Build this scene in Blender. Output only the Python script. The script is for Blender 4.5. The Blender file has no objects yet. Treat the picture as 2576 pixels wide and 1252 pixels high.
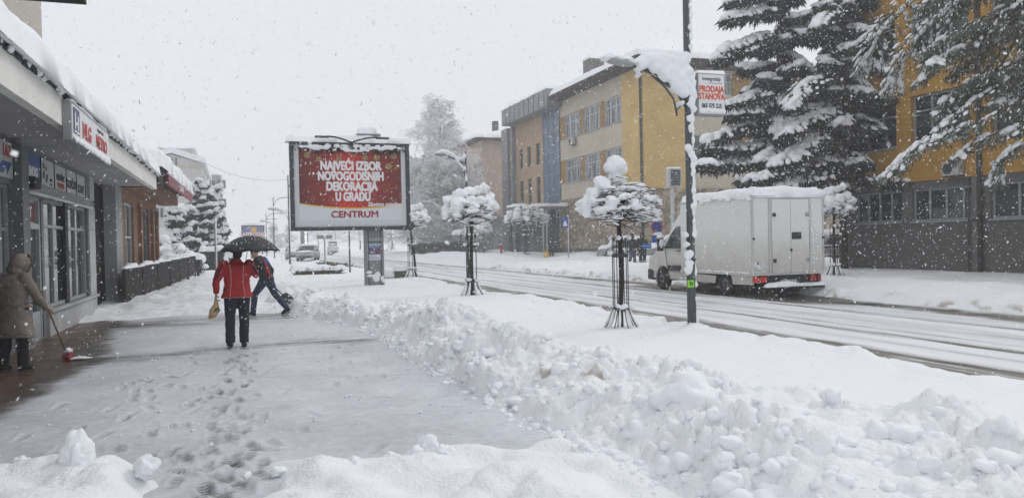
import bpy, bmesh, math, random
import numpy as np
from mathutils import Vector, Matrix
R_ = math.radians
S = bpy.context.scene
COL = S.collection
# ------------------------------------------------------------------ camera
H = 1.7; ROLL = R_(1.2); YAW = R_(19.7); PITCH = R_(-0.62); F = 1946.; CX, CY = 1288., 626.
fw = Vector((math.sin(YAW)*math.cos(PITCH), math.cos(YAW)*math.cos(PITCH), math.sin(PITCH)))
r0 = Vector((math.cos(YAW), -math.sin(YAW), 0)); u0 = r0.cross(fw)
rt = r0*math.cos(ROLL)-u0*math.sin(ROLL); up = u0*math.cos(ROLL)+r0*math.sin(ROLL)
cd = bpy.data.cameras.new('camera'); cam = bpy.data.objects.new('camera', cd); COL.objects.link(cam)
cam.matrix_world = Matrix(((rt.x, up.x, -fw.x, 0), (rt.y, up.y, -fw.y, 0), (rt.z, up.z, -fw.z, H), (0, 0, 0, 1)))
cd.sensor_width = 36; cd.lens = 36*F/2576; cd.clip_start = .05; cd.clip_end = 3000
S.camera = cam
cd.dof.use_dof = True; cd.dof.focus_distance = 14; cd.dof.aperture_fstop = 6.0
# measuring helpers: where a sight line meets a real plane of the street
def ray(x, y): return rt*((x-CX)/F)-up*((y-CY)/F)+fw
def gnd(x, y, z=0.): d = ray(x, y); return Vector((0, 0, H))+d*((z-H)/d.z)
def atx(x, y, X): d = ray(x, y); return Vector((0, 0, H))+d*(X/d.x)
def aty(x, y, Y): d = ray(x, y); return Vector((0, 0, H))+d*(Y/d.y)
# ------------------------------------------------------------------ light
w = bpy.data.worlds.new('World'); S.world = w; w.use_nodes = True
nt = w.node_tree; bg = nt.nodes['Background']
sky = nt.nodes.new('ShaderNodeTexSky'); sky.sky_type = 'NISHITA'; sky.sun_disc = False
sky.sun_elevation = R_(42); sky.sun_rotation = R_(-70); sky.dust_density = 4
hs = nt.nodes.new('ShaderNodeHueSaturation'); hs.inputs['Saturation'].default_value = .35
mx = nt.nodes.new('ShaderNodeMixRGB'); mx.inputs[0].default_value = .93
mx.inputs[2].default_value = (7.35, 7.6, 8.05, 1)      # thick snow cloud
nt.links.new(sky.outputs[0], hs.inputs['Color']); nt.links.new(hs.outputs[0], mx.inputs[1])
nt.links.new(mx.outputs[0], bg.inputs['Color']); bg.inputs['Strength'].default_value = .1
sd = bpy.data.lights.new('sun', 'SUN'); sd.energy = .8; sd.angle = R_(25); sd.color = (1, .97, .93)
so = bpy.data.objects.new('sun', sd); COL.objects.link(so)
so.rotation_euler = (R_(48), 0, R_(-70+180))
S.view_settings.view_transform = 'Standard'; S.view_settings.look = 'None'; S.view_settings.exposure = 0.2; S.view_settings.gamma = 1
try:
    S.cycles.use_denoising = True; S.cycles.denoiser = 'OPENIMAGEDENOISE'; S.cycles.denoising_prefilter = 'ACCURATE'
    S.cycles.max_bounces = 6; S.cycles.volume_bounces = 1; S.cycles.transparent_max_bounces = 4
    S.cycles.caustics_reflective = False; S.cycles.caustics_refractive = False
except Exception: pass
rng = random.Random(7); nrg = np.random.default_rng(7)
# ------------------------------------------------------------------ noise
def _h(ix, iy, iz, s):
    n = (ix.astype(np.int64)*374761393+iy.astype(np.int64)*668265263+iz.astype(np.int64)*2147483647+s*1274126177) & 0xffffffff
    n = ((n ^ (n >> 13))*1274126177) & 0xffffffff; n = ((n ^ (n >> 16))*2246822519) & 0xffffffff
    return ((n ^ (n >> 15)) & 0xffffff)/float(0xffffff)
def vn(x, y, s=0, z=None):
    x = np.asarray(x, float); y = np.asarray(y, float)
    ix = np.floor(x); iy = np.floor(y); fx = x-ix; fy = y-iy
    fx = fx*fx*fx*(fx*(fx*6-15)+10); fy = fy*fy*fy*(fy*(fy*6-15)+10)
    def lay(iz):
        a = _h(ix, iy, iz, s); b = _h(ix+1, iy, iz, s); c = _h(ix, iy+1, iz, s); d = _h(ix+1, iy+1, iz, s)
        return (a*(1-fx)+b*fx)*(1-fy)+(c*(1-fx)+d*fx)*fy
    if z is None: return lay(np.zeros_like(ix))*2-1
    z = np.asarray(z, float); iz = np.floor(z); fz = z-iz; fz = fz*fz*(3-2*fz)
    return (lay(iz)*(1-fz)+lay(iz+1)*fz)*2-1
def fbm(x, y, s=0, o=4, g=.5, z=None):
    t = 0; a = 1; f = 1
    for k in range(o):
        t = t+a*vn(x*f+k*17.3, y*f-k*9.1, s+k, None if z is None else z*f); a *= g; f *= 2.03
    return t
def wor(x, y, s=0):                        # cell noise: distance to the nearest seed
    ix = np.floor(x); iy = np.floor(y); best = np.full(np.shape(x), 9.)
    for dx in (-1, 0, 1):
        for dy in (-1, 0, 1):
            jx = ix+dx; jy = iy+dy; zz = np.zeros_like(jx)
            px = jx+_h(jx, jy, zz, s); py = jy+_h(jx, jy, zz, s+5)
            best = np.minimum(best, np.hypot(px-x, py-y))
    return best
def ss(a, b, x): t = np.clip((x-a)/(b-a), 0, 1); return t*t*(3-2*t)
# ------------------------------------------------------------------ materials
MATS = {}
def M(name, col, rough=.7, var=.12, scale=6., bump=0., bscale=30., metal=0., spec=.5, emit=None, sss=0.):
    if name in MATS: return MATS[name]
    m = bpy.data.materials.new(name); m.use_nodes = True; t = m.node_tree; N = t.nodes; L = t.links
    b = N['Principled BSDF']; b.inputs['Roughness'].default_value = rough; b.inputs['Metallic'].default_value = metal
    b.inputs['Specular IOR Level'].default_value = spec
    tc = N.new('ShaderNodeTexCoord')
    if var:
        n = N.new('ShaderNodeTexNoise'); n.inputs['Scale'].default_value = scale; n.inputs['Detail'].default_value = 6
        L.new(tc.outputs['Object'], n.inputs['Vector'])
        mr = N.new('ShaderNodeMapRange'); mr.inputs[1].default_value = .25; mr.inputs[2].default_value = .75
        mr.inputs[3].default_value = 1-var; mr.inputs[4].default_value = 1+var; L.new(n.outputs['Fac'], mr.inputs[0])
        v = N.new('ShaderNodeVectorMath'); v.operation = 'SCALE'; v.inputs[0].default_value = col[:3]
        L.new(mr.outputs[0], v.inputs['Scale']); L.new(v.outputs[0], b.inputs['Base Color'])
    else: b.inputs['Base Color'].default_value = (*col[:3], 1)
    if bump:
        n2 = N.new('ShaderNodeTexNoise'); n2.inputs['Scale'].default_value = bscale; n2.inputs['Detail'].default_value = 5
        L.new(tc.outputs['Object'], n2.inputs['Vector'])
        bp = N.new('ShaderNodeBump'); bp.inputs['Strength'].default_value = bump; bp.inputs['Distance'].default_value = .02
        L.new(n2.outputs['Fac'], bp.inputs['Height']); L.new(bp.outputs[0], b.inputs['Normal'])
    if emit: b.inputs['Emission Color'].default_value = (*emit[:3], 1); b.inputs['Emission Strength'].default_value = emit[3]
    if sss:
        b.inputs['Subsurface Weight'].default_value = sss; b.inputs['Subsurface Radius'].default_value = (.06, .07, .08); b.inputs['Subsurface Scale'].default_value = .5
    MATS[name] = m; return m
SNOW = M('snow', (.86, .875, .895), .75, .03, 9, .35, 45, spec=.25)
SNOWF = M('far snow', (.84, .86, .88), .8, .05, 2, spec=.2)
FLAKE = M('snowflake', (.9, .91, .92), .9, 0, spec=.1)
DARK = M('dark metal', (.035, .04, .043), .5, .2, 20)
LAMPM = M('lamp post paint', (.062, .072, .078), .45, .25, 12)
BLACK = M('black', (.012, .012, .013), .7, .2, 10)
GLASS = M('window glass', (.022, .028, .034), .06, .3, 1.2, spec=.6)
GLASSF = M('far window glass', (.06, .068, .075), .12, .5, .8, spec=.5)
FRAME = M('window frame paint', (.5, .52, .53), .5, .1, 8)
FRAMEG = M('grey window frame', (.26, .28, .29), .5, .12, 8)
BARK = M('bark', (.035, .028, .023), .9, .4, 14, .6, 40)
def attr_mat(name, stops, attr='wet', rough=(.8, .35), nscale=40., namt=.25, bump=.3, bscale=60., stretch=(1, 1, 1), tile=None, spec=.35):
    m = bpy.data.materials.new(name); m.use_nodes = True; t = m.node_tree; N = t.nodes; L = t.links; b = N['Principled BSDF']
    b.inputs['Specular IOR Level'].default_value = spec
    a = N.new('ShaderNodeAttribute'); a.attribute_name = attr
    tc = N.new('ShaderNodeTexCoord'); mp = N.new('ShaderNodeMapping'); mp.inputs['Scale'].default_value = stretch
    L.new(tc.outputs['Object'], mp.inputs['Vector'])
    n = N.new('ShaderNodeTexNoise'); n.inputs['Scale'].default_value = nscale; n.inputs['Detail'].default_value = 7; n.inputs['Roughness'].default_value = .65
    L.new(mp.outputs[0], n.inputs['Vector'])
    s = N.new('ShaderNodeMath'); s.operation = 'MULTIPLY_ADD'; L.new(n.outputs['Fac'], s.inputs[0]); s.inputs[1].default_value = namt*2; s.inputs[2].default_value = -namt
    ad = N.new('ShaderNodeMath'); ad.operation = 'ADD'; ad.use_clamp = True; L.new(a.outputs['Fac'], ad.inputs[0]); L.new(s.outputs[0], ad.inputs[1])
    cr = N.new('ShaderNodeValToRGB'); e = cr.color_ramp.elements
    e[0].position = stops[0][0]; e[0].color = (*stops[0][1], 1); e[1].position = stops[-1][0]; e[1].color = (*stops[-1][1], 1)
    for p, c in stops[1:-1]: q = e.new(p); q.color = (*c, 1)
    L.new(ad.outputs[0], cr.inputs[0]); out = cr.outputs[0]
    if tile:                                            # second attribute: bare brown paving
        a2 = N.new('ShaderNodeAttribute'); a2.attribute_name = 'tile'
        br = N.new('ShaderNodeTexBrick'); br.inputs['Scale'].default_value = 1.; br.inputs['Color1'].default_value = (*tile, 1)
        br.inputs['Color2'].default_value = (*[c*.75 for c in tile], 1); br.inputs['Mortar'].default_value = (*[c*.35 for c in tile], 1)
        br.inputs['Brick Width'].default_value = .42; br.inputs['Row Height'].default_value = .42; br.inputs['Mortar Size'].default_value = .012; br.offset = 0
        L.new(tc.outputs['Object'], br.inputs['Vector'])
        n3 = N.new('ShaderNodeTexNoise'); n3.inputs['Scale'].default_value = 1.7; n3.inputs['Detail'].default_value = 6; L.new(tc.outputs['Object'], n3.inputs['Vector'])
        mm = N.new('ShaderNodeMixRGB'); mm.blend_type = 'MULTIPLY'; mm.inputs[0].default_value = .7; L.new(br.outputs[0], mm.inputs[1]); L.new(n3.outputs['Fac'], mm.inputs[2])
        mxx = N.new('ShaderNodeMixRGB'); L.new(a2.outputs['Fac'], mxx.inputs[0]); L.new(out, mxx.inputs[1]); L.new(mm.outputs[0], mxx.inputs[2]); out = mxx.outputs[0]
    L.new(out, b.inputs['Base Color'])
    mr = N.new('ShaderNodeMapRange'); mr.inputs[3].default_value = rough[0]; mr.inputs[4].default_value = rough[1]; L.new(ad.outputs[0], mr.inputs[0]); L.new(mr.outputs[0], b.inputs['Roughness'])
    n2 = N.new('ShaderNodeTexNoise'); n2.inputs['Scale'].default_value = bscale; n2.inputs['Detail'].default_value = 5; L.new(mp.outputs[0], n2.inputs['Vector'])
    bp = N.new('ShaderNodeBump'); bp.inputs['Strength'].default_value = bump; bp.inputs['Distance'].default_value = .02; L.new(n2.outputs['Fac'], bp.inputs['Height']); L.new(bp.outputs[0], b.inputs['Normal'])
    return m
# ------------------------------------------------------------------ objects, parts, meshes
def tag(o, label=None, cat=None, group=None, kind=None):
    if label: o['label'] = label
    if cat: o['category'] = cat
    if group: o['group'] = group
    if kind: o['kind'] = kind
    return o
def wm(o): return (Matrix.Translation(o.location) @ o.rotation_euler.to_matrix().to_4x4() if o.parent is None else Matrix())
def link(o, parent=None, local=False):
    COL.objects.link(o)
    if parent is not None:
        o.parent = parent
        if not local and parent.parent is None: o.matrix_parent_inverse = wm(parent).inverted()
    return o
def thing(name, label, cat, loc=(0, 0, 0), rz=0, group=None):
    o = bpy.data.objects.new(name, None); COL.objects.link(o); o.location = loc; o.rotation_euler = (0, 0, rz); o.empty_display_size = .2
    return tag(o, label, cat, group)
def copy_tree(o, parent=None):
    c = o.copy(); COL.objects.link(c)
    if parent is not None: c.parent = parent
    for ch in [k for k in bpy.data.objects if k.parent == o and k is not c]: copy_tree(ch, c)
    return c
def arr_mesh(name, V, Fc, mat, smooth=True):
    """V (n,3) array, Fc (m,k) array of one face size"""
    V = np.ascontiguousarray(V, np.float32); Fc = np.ascontiguousarray(Fc, np.int32)
    me = bpy.data.meshes.new(name); k = Fc.shape[1]; m = len(Fc)
    me.vertices.add(len(V)); me.vertices.foreach_set('co', V.ravel())
    me.loops.add(m*k); me.loops.foreach_set('vertex_index', Fc.ravel())
    me.polygons.add(m); me.polygons.foreach_set('loop_start', np.arange(0, m*k, k, dtype=np.int32))
    try: me.polygons.foreach_set('loop_total', np.full(m, k, np.int32))
    except Exception: pass
    me.polygons.foreach_set('use_smooth', np.full(m, smooth, bool)); me.update(calc_edges=True); me.validate()
    if mat: me.materials.append(mat)
    return me
def obj(name, me, parent=None, local=False): return link(bpy.data.objects.new(name, me), parent, local)
_ico = {}
def ico(n):
    if n not in _ico:
        bm = bmesh.new(); bmesh.ops.create_icosphere(bm, subdivisions=n, radius=1)
        bm.verts.ensure_lookup_table(); V = np.array([v.co[:] for v in bm.verts]); Fc = np.array([[v.index for v in f.verts] for f in bm.faces]); bm.free(); _ico[n] = (V, Fc)
    return _ico[n]
class MB:
    def __init__(s): s.v = []; s.f = []
    def add(s, V, Fc):
        b = len(s.v); s.v.extend(tuple(map(float, p)) for p in V); s.f.extend(tuple(int(i)+b for i in f) for f in Fc); return s
    def box(s, a, b, M4=None):
        x0, y0, z0 = a; x1, y1, z1 = b
        V = [Vector(p) for p in ((x0, y0, z0), (x1, y0, z0), (x1, y1, z0), (x0, y1, z0), (x0, y0, z1), (x1, y0, z1), (x1, y1, z1), (x0, y1, z1))]
        if M4: V = [M4 @ p for p in V]
        return s.add(V, ((0, 3, 2, 1), (4, 5, 6, 7), (0, 1, 5, 4), (1, 2, 6, 5), (2, 3, 7, 6), (3, 0, 4, 7)))
    def fb(s, Fr, u0, u1, v0, v1, n0, n1):                # box in a wall frame (O, R, U, N)
        O, Rr, U, N = Fr; P = lambda u, v, n: O+Rr*u+U*v+N*n
        V = [P(*p) for p in ((u0, v0, n0), (u1, v0, n0), (u1, v1, n0), (u0, v1, n0), (u0, v0, n1), (u1, v0, n1), (u1, v1, n1), (u0, v1, n1))]
        Fc = ((0, 3, 2, 1), (4, 5, 6, 7), (0, 1, 5, 4), (1, 2, 6, 5), (2, 3, 7, 6), (3, 0, 4, 7))
        return s.add(V, Fc)
    def tube(s, pts, rad, n=8, cap=True):
        pts = [Vector(p) for p in pts]; rad = [rad]*len(pts) if not hasattr(rad, '__len__') else rad
        b = len(s.v); prev = None
        for i, p in enumerate(pts):
            t = (pts[min(i+1, len(pts)-1)]-pts[max(i-1, 0)])
            t = t.normalized() if t.length > 1e-9 else Vector((0, 0, 1))
            if prev is None: a = t.orthogonal().normalized()
            else:
                a = prev-t*prev.dot(t); a = a.normalized() if a.length > 1e-6 else t.orthogonal().normalized()
            prev = a; c = t.cross(a); r = rad[i]; rx, ry = r if hasattr(r, '__len__') else (r, r)
            for k in range(n):
                th = 2*math.pi*k/n; s.v.append(tuple(p+a*(math.cos(th)*rx)+c*(math.sin(th)*ry)))
        for i in range(len(pts)-1):
            for k in range(n):
                k2 = (k+1) % n; s.f.append((b+i*n+k, b+i*n+k2, b+(i+1)*n+k2, b+(i+1)*n+k))
        if cap:
            s.f.append(tuple(b+k for k in reversed(range(n)))); e = b+(len(pts)-1)*n; s.f.append(tuple(e+k for k in range(n)))
        return s
    def bar(s, a, b, w, h=None):
        a = Vector(a); b = Vector(b); d = b-a; L = d.length; h = h or w; q = d.to_track_quat('Z', 'Y').to_matrix().to_4x4()
        return s.box((-w/2, -h/2, 0), (w/2, h/2, L), Matrix.Translation(a) @ q)
    def ball(s, c, r, n=2, M3=None, noise=0., seed=0):
        V, Fc = ico(n); r = np.array(r if hasattr(r, '__len__') else (r, r, r)); W = V*r
        if noise: W = W*(1+noise*fbm(V[:, 0]*1.6+seed*3.7, V[:, 1]*1.6, seed, 3, .5, V[:, 2]*1.6))[:, None]
        if M3 is not None: W = W @ np.array(M3.to_3x3()).T
        return s.add(W+np.array(c), Fc)
    def prism(s, poly, f0, f1):                            # poly list of (a,b); f0,f1 map (a,b)->point
        n = len(poly); V = [f0(*p) for p in poly]+[f1(*p) for p in poly]
        Fc = [tuple(range(n))[::-1], tuple(range(n, 2*n))]+[(i, (i+1) % n, n+(i+1) % n, n+i) for i in range(n)]
        return s.add(V, Fc)
    def lathe(s, prof, c=(0, 0, 0), n=24):
        b = len(s.v)
        for r, z in prof:
            for k in range(n): th = 2*math.pi*k/n; s.v.append((c[0]+r*math.cos(th), c[1]+r*math.sin(th), c[2]+z))
        for i in range(len(prof)-1):
            for k in range(n): k2 = (k+1) % n; s.f.append((b+i*n+k, b+i*n+k2, b+(i+1)*n+k2, b+(i+1)*n+k))
        return s
    def mesh(s, name, mat, smooth=False):
        me = bpy.data.meshes.new(name); me.from_pydata(s.v, [], s.f); me.validate()
        bm = bmesh.new(); bm.from_mesh(me); bmesh.ops.recalc_face_normals(bm, faces=bm.faces); bm.to_mesh(me); bm.free()
        if smooth: me.polygons.foreach_set('use_smooth', np.ones(len(me.polygons), bool))
        if mat: me.materials.append(mat)
        me.update(); return me
    def build(s, name, mat, parent=None, smooth=False, local=False, bevel=0.):
        o = obj(name, s.mesh(name, mat, smooth), parent, local)
        if bevel: bake(o, bevel=bevel)
        return o
    def melt(s, name, mat, parent=None, voxel=.03, it=6, noise=0., nscale=8., local=False, seed=3):
        """fuse the overlapping pieces into one continuous smooth surface"""
        o = obj(name, s.mesh(name, mat, True), parent, local); bake(o, voxel=voxel, smooth=it)
        if noise: rough(o.data, noise, nscale, seed)
        return o
def bake(o, voxel=0, smooth=0, bevel=0, seg=2):
    if voxel: m = o.modifiers.new('r', 'REMESH'); m.mode = 'VOXEL'; m.voxel_size = voxel; m.use_smooth_shade = True
    if smooth: m = o.modifiers.new('s', 'SMOOTH'); m.factor = .5; m.iterations = smooth
    if bevel: m = o.modifiers.new('b', 'BEVEL'); m.width = bevel; m.segments = seg; m.limit_method = 'ANGLE'; m.angle_limit = R_(35)
    dg = bpy.context.evaluated_depsgraph_get(); dg.update()
    me = bpy.data.meshes.new_from_object(o.evaluated_get(dg)); old = o.data; o.modifiers.clear(); o.data = me; me.name = old.name; bpy.data.meshes.remove(old)
    if voxel: me.polygons.foreach_set('use_smooth', np.ones(len(me.polygons), bool)); me.update()
def rough(me, amp, sc, seed=1):
    n = len(me.vertices); co = np.empty(n*3, np.float32); me.vertices.foreach_get('co', co); co = co.reshape(-1, 3)
    no = np.empty(n*3, np.float32); me.vertices.foreach_get('normal', no); no = no.reshape(-1, 3)
    co += no*(amp*fbm(co[:, 0]*sc, co[:, 1]*sc, seed, 3, .5, co[:, 2]*sc))[:, None]
    me.vertices.foreach_set('co', co.ravel()); me.update()
def text(body, size, mat, parent, O, Rr, U, name='lettering', bold=0., sx=1., shear=0., align='CENTER', ext=.004, local=False, fat=0.):
    c = bpy.data.curves.new('t', 'FONT'); c.body = body; c.size = size; c.extrude = ext; c.offset = bold; c.shear = shear; c.align_x = align; c.align_y = 'CENTER'
    c.resolution_u = 3
    o = bpy.data.objects.new('t', c); COL.objects.link(o); dg = bpy.context.evaluated_depsgraph_get(); dg.update()
    me = bpy.data.meshes.new_from_object(o.evaluated_get(dg)); bpy.data.objects.remove(o); bpy.data.curves.remove(c)
    Rr = Vector(Rr).normalized(); U = Vector(U).normalized(); N = Rr.cross(U); O = Vector(O)
    A = Matrix(((Rr.x*sx, U.x, N.x, O.x), (Rr.y*sx, U.y, N.y, O.y), (Rr.z*sx, U.z, N.z, O.z), (0, 0, 0, 1)))
    if fat:                                              # heavier strokes: the same letters laid again a hair to each side
        from mathutils import Vector as V_
        bm = bmesh.new()
        for i, (dx, dy) in enumerate(((0, 0), (1, .6), (-1, -.6), (.6, -1), (-.6, 1), (1, -.3), (-1, .3))):
            c_ = me.copy(); c_.transform(Matrix.Translation((dx*fat/sx, dy*fat, -.0004*i))); bm.from_mesh(c_); bpy.data.meshes.remove(c_)
        bm.to_mesh(me); bm.free()
    me.transform(A); me.materials.clear(); me.materials.append(mat); me.name = name
    return obj(name, me, parent, local)
def slab(Fr, L, W, th, over=.06, res=.12, seed=0, sag=.0, lump=.25, tilt=0., wobk=.2):
    """pillow of lying snow over a rectangle: O corner, R length, U width (horizontal or sloping), N up"""
    O, Rr, U, N = Fr; nu = max(4, int(L/res)); nv = max(4, int(W/res)); nu = min(nu, 400)
    u = np.linspace(-over, L+over, nu); v = np.linspace(-over, W+over, nv); A, B = np.meshgrid(u, v, indexing='ij')
    e = np.minimum(np.minimum(A+over, L+over-A)/(th*.9), np.minimum(B+over, W+over-B)/(th*.9)); e = np.clip(e, 0, 1)
    prof = np.sqrt(np.clip(1-(1-e)**2, 0, 1)); lf = min(1/th*.6, 1.3); nz = 1+lump*fbm(A*lf+seed*7, B*lf, seed, 4)
    top = th*prof*nz; edge = np.clip(e*3, 0, 1); bot = -sag*(1-edge)
    wob = wobk*th*fbm(A*lf*1.6, B*lf*1.6, seed+3, 3)
    o_ = np.array(O); r_ = np.array(Rr); w_ = np.array(U); n_ = np.array(N)
    def pts(hh, uo, vo): return o_+(A+uo)[..., None]*r_+(B+vo)[..., None]*w_+hh[..., None]*n_
    V1 = pts(top+bot, wob*.5, wob); V2 = pts(-.01+bot, wob*.5*edge, wob*edge)
    V = np.concatenate([V1.reshape(-1, 3), V2.reshape(-1, 3)]); idx = np.arange(nu*nv).reshape(nu, nv); k = nu*nv
    q = np.stack([idx[:-1, :-1], idx[1:, :-1], idx[1:, 1:], idx[:-1, 1:]], -1).reshape(-1, 4)
    ring = np.concatenate([idx[:, 0], idx[-1, 1:], idx[-2::-1, -1], idx[0, -2:0:-1]]); r2 = np.roll(ring, -1)
    qq = np.stack([ring, ring+k, r2+k, r2], -1)
    return V, np.concatenate([q, (q+k)[:, ::-1], qq])
def snow_slab(name, parent, Fr, L, W, th, mat=None, **k):
    V, Fc = slab(Fr, L, W, th, **k); o = obj(name, arr_mesh(name, V, Fc, mat or SNOW), parent); return o
def frame(O, Rr, N=None):
    Rr = Vector(Rr).normalized(); U = Vector((0, 0, 1)); return (Vector(O), Rr, U, Vector(N) if N else Rr.cross(U))
def flat(O, Rr, W): return (Vector(O), Vector(Rr).normalized(), Vector(W).normalized(), Vector((0, 0, 1)))
def holes_wall(mb, Fr, L, Hh, holes, th):
    us = sorted({0, L, *[h[0] for h in holes], *[h[1] for h in holes]}); vs = sorted({0, Hh, *[h[2] for h in holes], *[h[3] for h in holes]})
    for j in range(len(vs)-1):
        run = None
        for i in range(len(us)-1):
            cu = (us[i]+us[i+1])/2; cv = (vs[j]+vs[j+1])/2
            solid = not any(h[0] < cu < h[1] and h[2] < cv < h[3] for h in holes)
            if solid: run = run if run is not None else us[i]
            if run is not None and (not solid or i == len(us)-2):
                mb.fb(Fr, run, us[i+1] if solid else us[i], vs[j], vs[j+1], -th, 0); run = None
    return mb
def window(parent, Fr, u0, u1, v0, v1, cols=2, rows=(), d=.16, bw=.07, fmat=None, gmat=None, sill=None, curtain=None, label=None):
    mb = MB(); fm = fmat or FRAME
    mb.fb(Fr, u0, u0+bw, v0, v1, -d-.05, -d+.02); mb.fb(Fr, u1-bw, u1, v0, v1, -d-.05, -d+.02)
    mb.fb(Fr, u0+bw, u1-bw, v0, v0+bw, -d-.05, -d+.02); mb.fb(Fr, u0+bw, u1-bw, v1-bw, v1, -d-.05, -d+.02)
    W = u1-u0
    for k in range(1, cols):
        c = u0+W*k/cols; mb.fb(Fr, c-bw*.55, c+bw*.55, v0+bw, v1-bw, -d-.048, -d+.015)
    for rr in rows:
        c = v0+(v1-v0)*rr; mb.fb(Fr, u0+bw, u1-bw, c-bw*.4, c+bw*.4, -d-.046, -d+.012)
    f = mb.build('window', fm, parent)
    if label: f['label'] = label
    g = MB().fb(Fr, u0+.02, u1-.02, v0+.02, v1-.02, -d-.035, -d-.03).build('pane', gmat or GLASSF, f)
    if curtain: MB().fb(Fr, u0+.05, u1-.05, v0+.03, v1-.05, -d-.03+.002, -d-.026).build('curtain', curtain, f)
    if sill: MB().fb(Fr, u0-.06, u1+.06, v0-.07, v0, -d-.04, .08).build('sill', sill, f)
    return f
# ================================================================== ground
def grid(name, xs, ys, Z, mat, attrs=None, kind='structure', label=None):
    A, B = np.meshgrid(xs, ys, indexing='ij'); V = np.stack([A, B, Z], -1).reshape(-1, 3); n, m = A.shape
    idx = np.arange(n*m).reshape(n, m); q = np.stack([idx[:-1, :-1], idx[1:, :-1], idx[1:, 1:], idx[:-1, 1:]], -1).reshape(-1, 4)
    me = arr_mesh(name, V, q, mat)
    for k, a in (attrs or {}).items():
        at = me.attributes.new(k, 'FLOAT', 'POINT'); at.data.foreach_set('value', np.ascontiguousarray(a.reshape(-1), np.float32))
    o = obj(name, me); o['kind'] = kind
    if label: o['label'] = label
    return o
# wide snow-covered land reaching the horizon
MB().box((-900, -200, -1.0), (900, 1500, -.30)).build('ground', SNOWF)['kind'] = 'structure'
XE = ([0, 5, 6.2, 10, 14, 16, 18, 20, 22, 26, 60], [2.7, 2.55, 2.5, 2.4, 2.45, 2.2, 1.6, 1.05, .9, .7, .6])
def dome(x, y, c, s):
    d = wor(x/c+.35*vn(x/c*1.3, y/c*1.3, s+9), y/c+.35*vn(x/c*1.3, y/c*1.3, s+8), s); return np.sqrt(np.clip(1-(d/.75)**2, 0, 1))
def Hverge(x, y, fine=True):
    xe = np.interp(y, *XE)+.16*fbm(y/.8, x*.3, 21, 3)
    d = x-xe
    spread = np.interp(y, [0, 4, 7, 14, 22], [2.9, 2.6, 2.1, 1.8, 1.5])
    foot = ss(-.02, .75, d); crest = ss(.1, 1.0, d)*(1-ss(spread*.55, spread, d+.3*vn(x/.9, y/.9, 3)))
    field = .26+.02*fbm(x/1.7, y/1.7, 31, 3)+.006*fbm(x/.22, y/.5, 32, 3)
    nb = 1-ss(20, 27, y)
    hgt = foot*field+crest*(.07+.10*fbm(x/.9, y/1.1, 41, 3))*(.35+.65*nb)
    chunk = ss(.0, .25, d)*(1-ss(spread*.65, spread*1.05, d+.5*vn(x/.7, y/.7, 5)))
    big = dome(x, y, .42, 1); sml = dome(x, y, .085, 3); g = np.clip(.6+.7*fbm(x/1.1, y/1.1, 55, 2), .1, 1.1)
    def bil(c, s_):                                      # billowed lumps with creases between them
        ca, sa = math.cos(s_*1.1), math.sin(s_*1.1); u = (x*ca-y*sa)/c; v = (x*sa+y*ca)/c; wx = .35*vn(u*.7, v*.7, s_+40)
        return np.abs(vn(u+wx, v-wx, s_))
    rough_ = np.clip(.75+.7*fbm(x/.8, y/.8, 56, 2), .12, 1.2)
    hgt = hgt+chunk*(.13*bil(.34, 1)*g+.10*big*g*g+.12*bil(.17, 2)*rough_+.085*bil(.085, 3)*rough_+(.018*sml*g+.035*bil(.05, 4)*rough_ if fine else 0)-.05)*(.45+.55*nb)
    hgt = np.where(d < -.05, -.08, hgt-.06*(1-ss(0, .12, d)))
    # drawn-up snow in front: to the left and right of the trodden gap
    e1 = y-(6.75+.10*fbm(x/.5, y*0, 61, 3)+.12*x*0); e2 = y-(6.5-.16*np.clip(x, 0, 3)+.12*fbm(x/.5, y*0+4, 62, 3))
    fl = (1-ss(-.45, .0, e1))*(1-ss(-.95, -.62, x+.12*fbm(y/.4, x*0, 63, 3)))
    fr = (1-ss(-.7, .0, e2))*ss(.0, .4, x+.15*fbm(y/.4, x*0+7, 64, 3))*(1-ss(2.4, 3.2, x))
    sh = np.where(x < -.5, .17, .09)+.05*fbm(x/.6, y/.6, 65, 3)+.035*np.sin((x*1.0+y*.55)*9+2*vn(x, y, 66))*(.5+.5*vn(x/.8, y/.8, 67))+.07*dome(x, y, .3, 7)*np.clip(vn(x/.5, y/.5, 68), 0, 1)
    sh = sh+(.03*sml*np.clip(vn(x/.35, y/.35, 69)*1.5, 0, 1) if fine else 0)
    hgt = np.maximum(hgt, np.where(fl > .01, fl*(sh+.02)-.05*(1-ss(0, .25, fl)), -.08))
    hgt = np.maximum(hgt, np.where(fr > .01, fr*sh-.05*(1-ss(0, .25, fr)), -.08))
    # the unswept walk further on
    fwk = ss(20.2, 21.4, y+.5*fbm(x/.9, y/.9, 71, 3)+.25*np.clip(-x-1, 0, 3)*0)*(1-ss(-2.9, -2.6, -x*-1)*0)
    wk = .08+.05*fbm(x/.5, y/.6, 72, 4)+.1*ss(21, 30, y)+.05*dome(x, y, .4, 9)*np.clip(vn(x/1.1, y/1.1, 73)+.3, 0, 1)
    hgt = np.maximum(hgt, np.where((fwk > .01) & (x < xe+1.5), fwk*wk-.05*(1-ss(0, .3, fwk)), -.08))
    # edge over the road
    ed = 6.98+.22*fbm(y/1.1, x*0+3, 81, 4)+.1*dome(x, y, .6, 11)
    hgt = np.where(x > ed-.02, -.12, hgt-.2*(ss(ed-.18, ed-.02, x))+(.05*dome(x, y, .5, 12)+.06*dome(x, y, .24, 16)*np.clip(.4+vn(x/.8, y/.8, 17), 0, 1))*(1-ss(0, .55, np.abs(x-(ed-.3)))))
    return hgt
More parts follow.
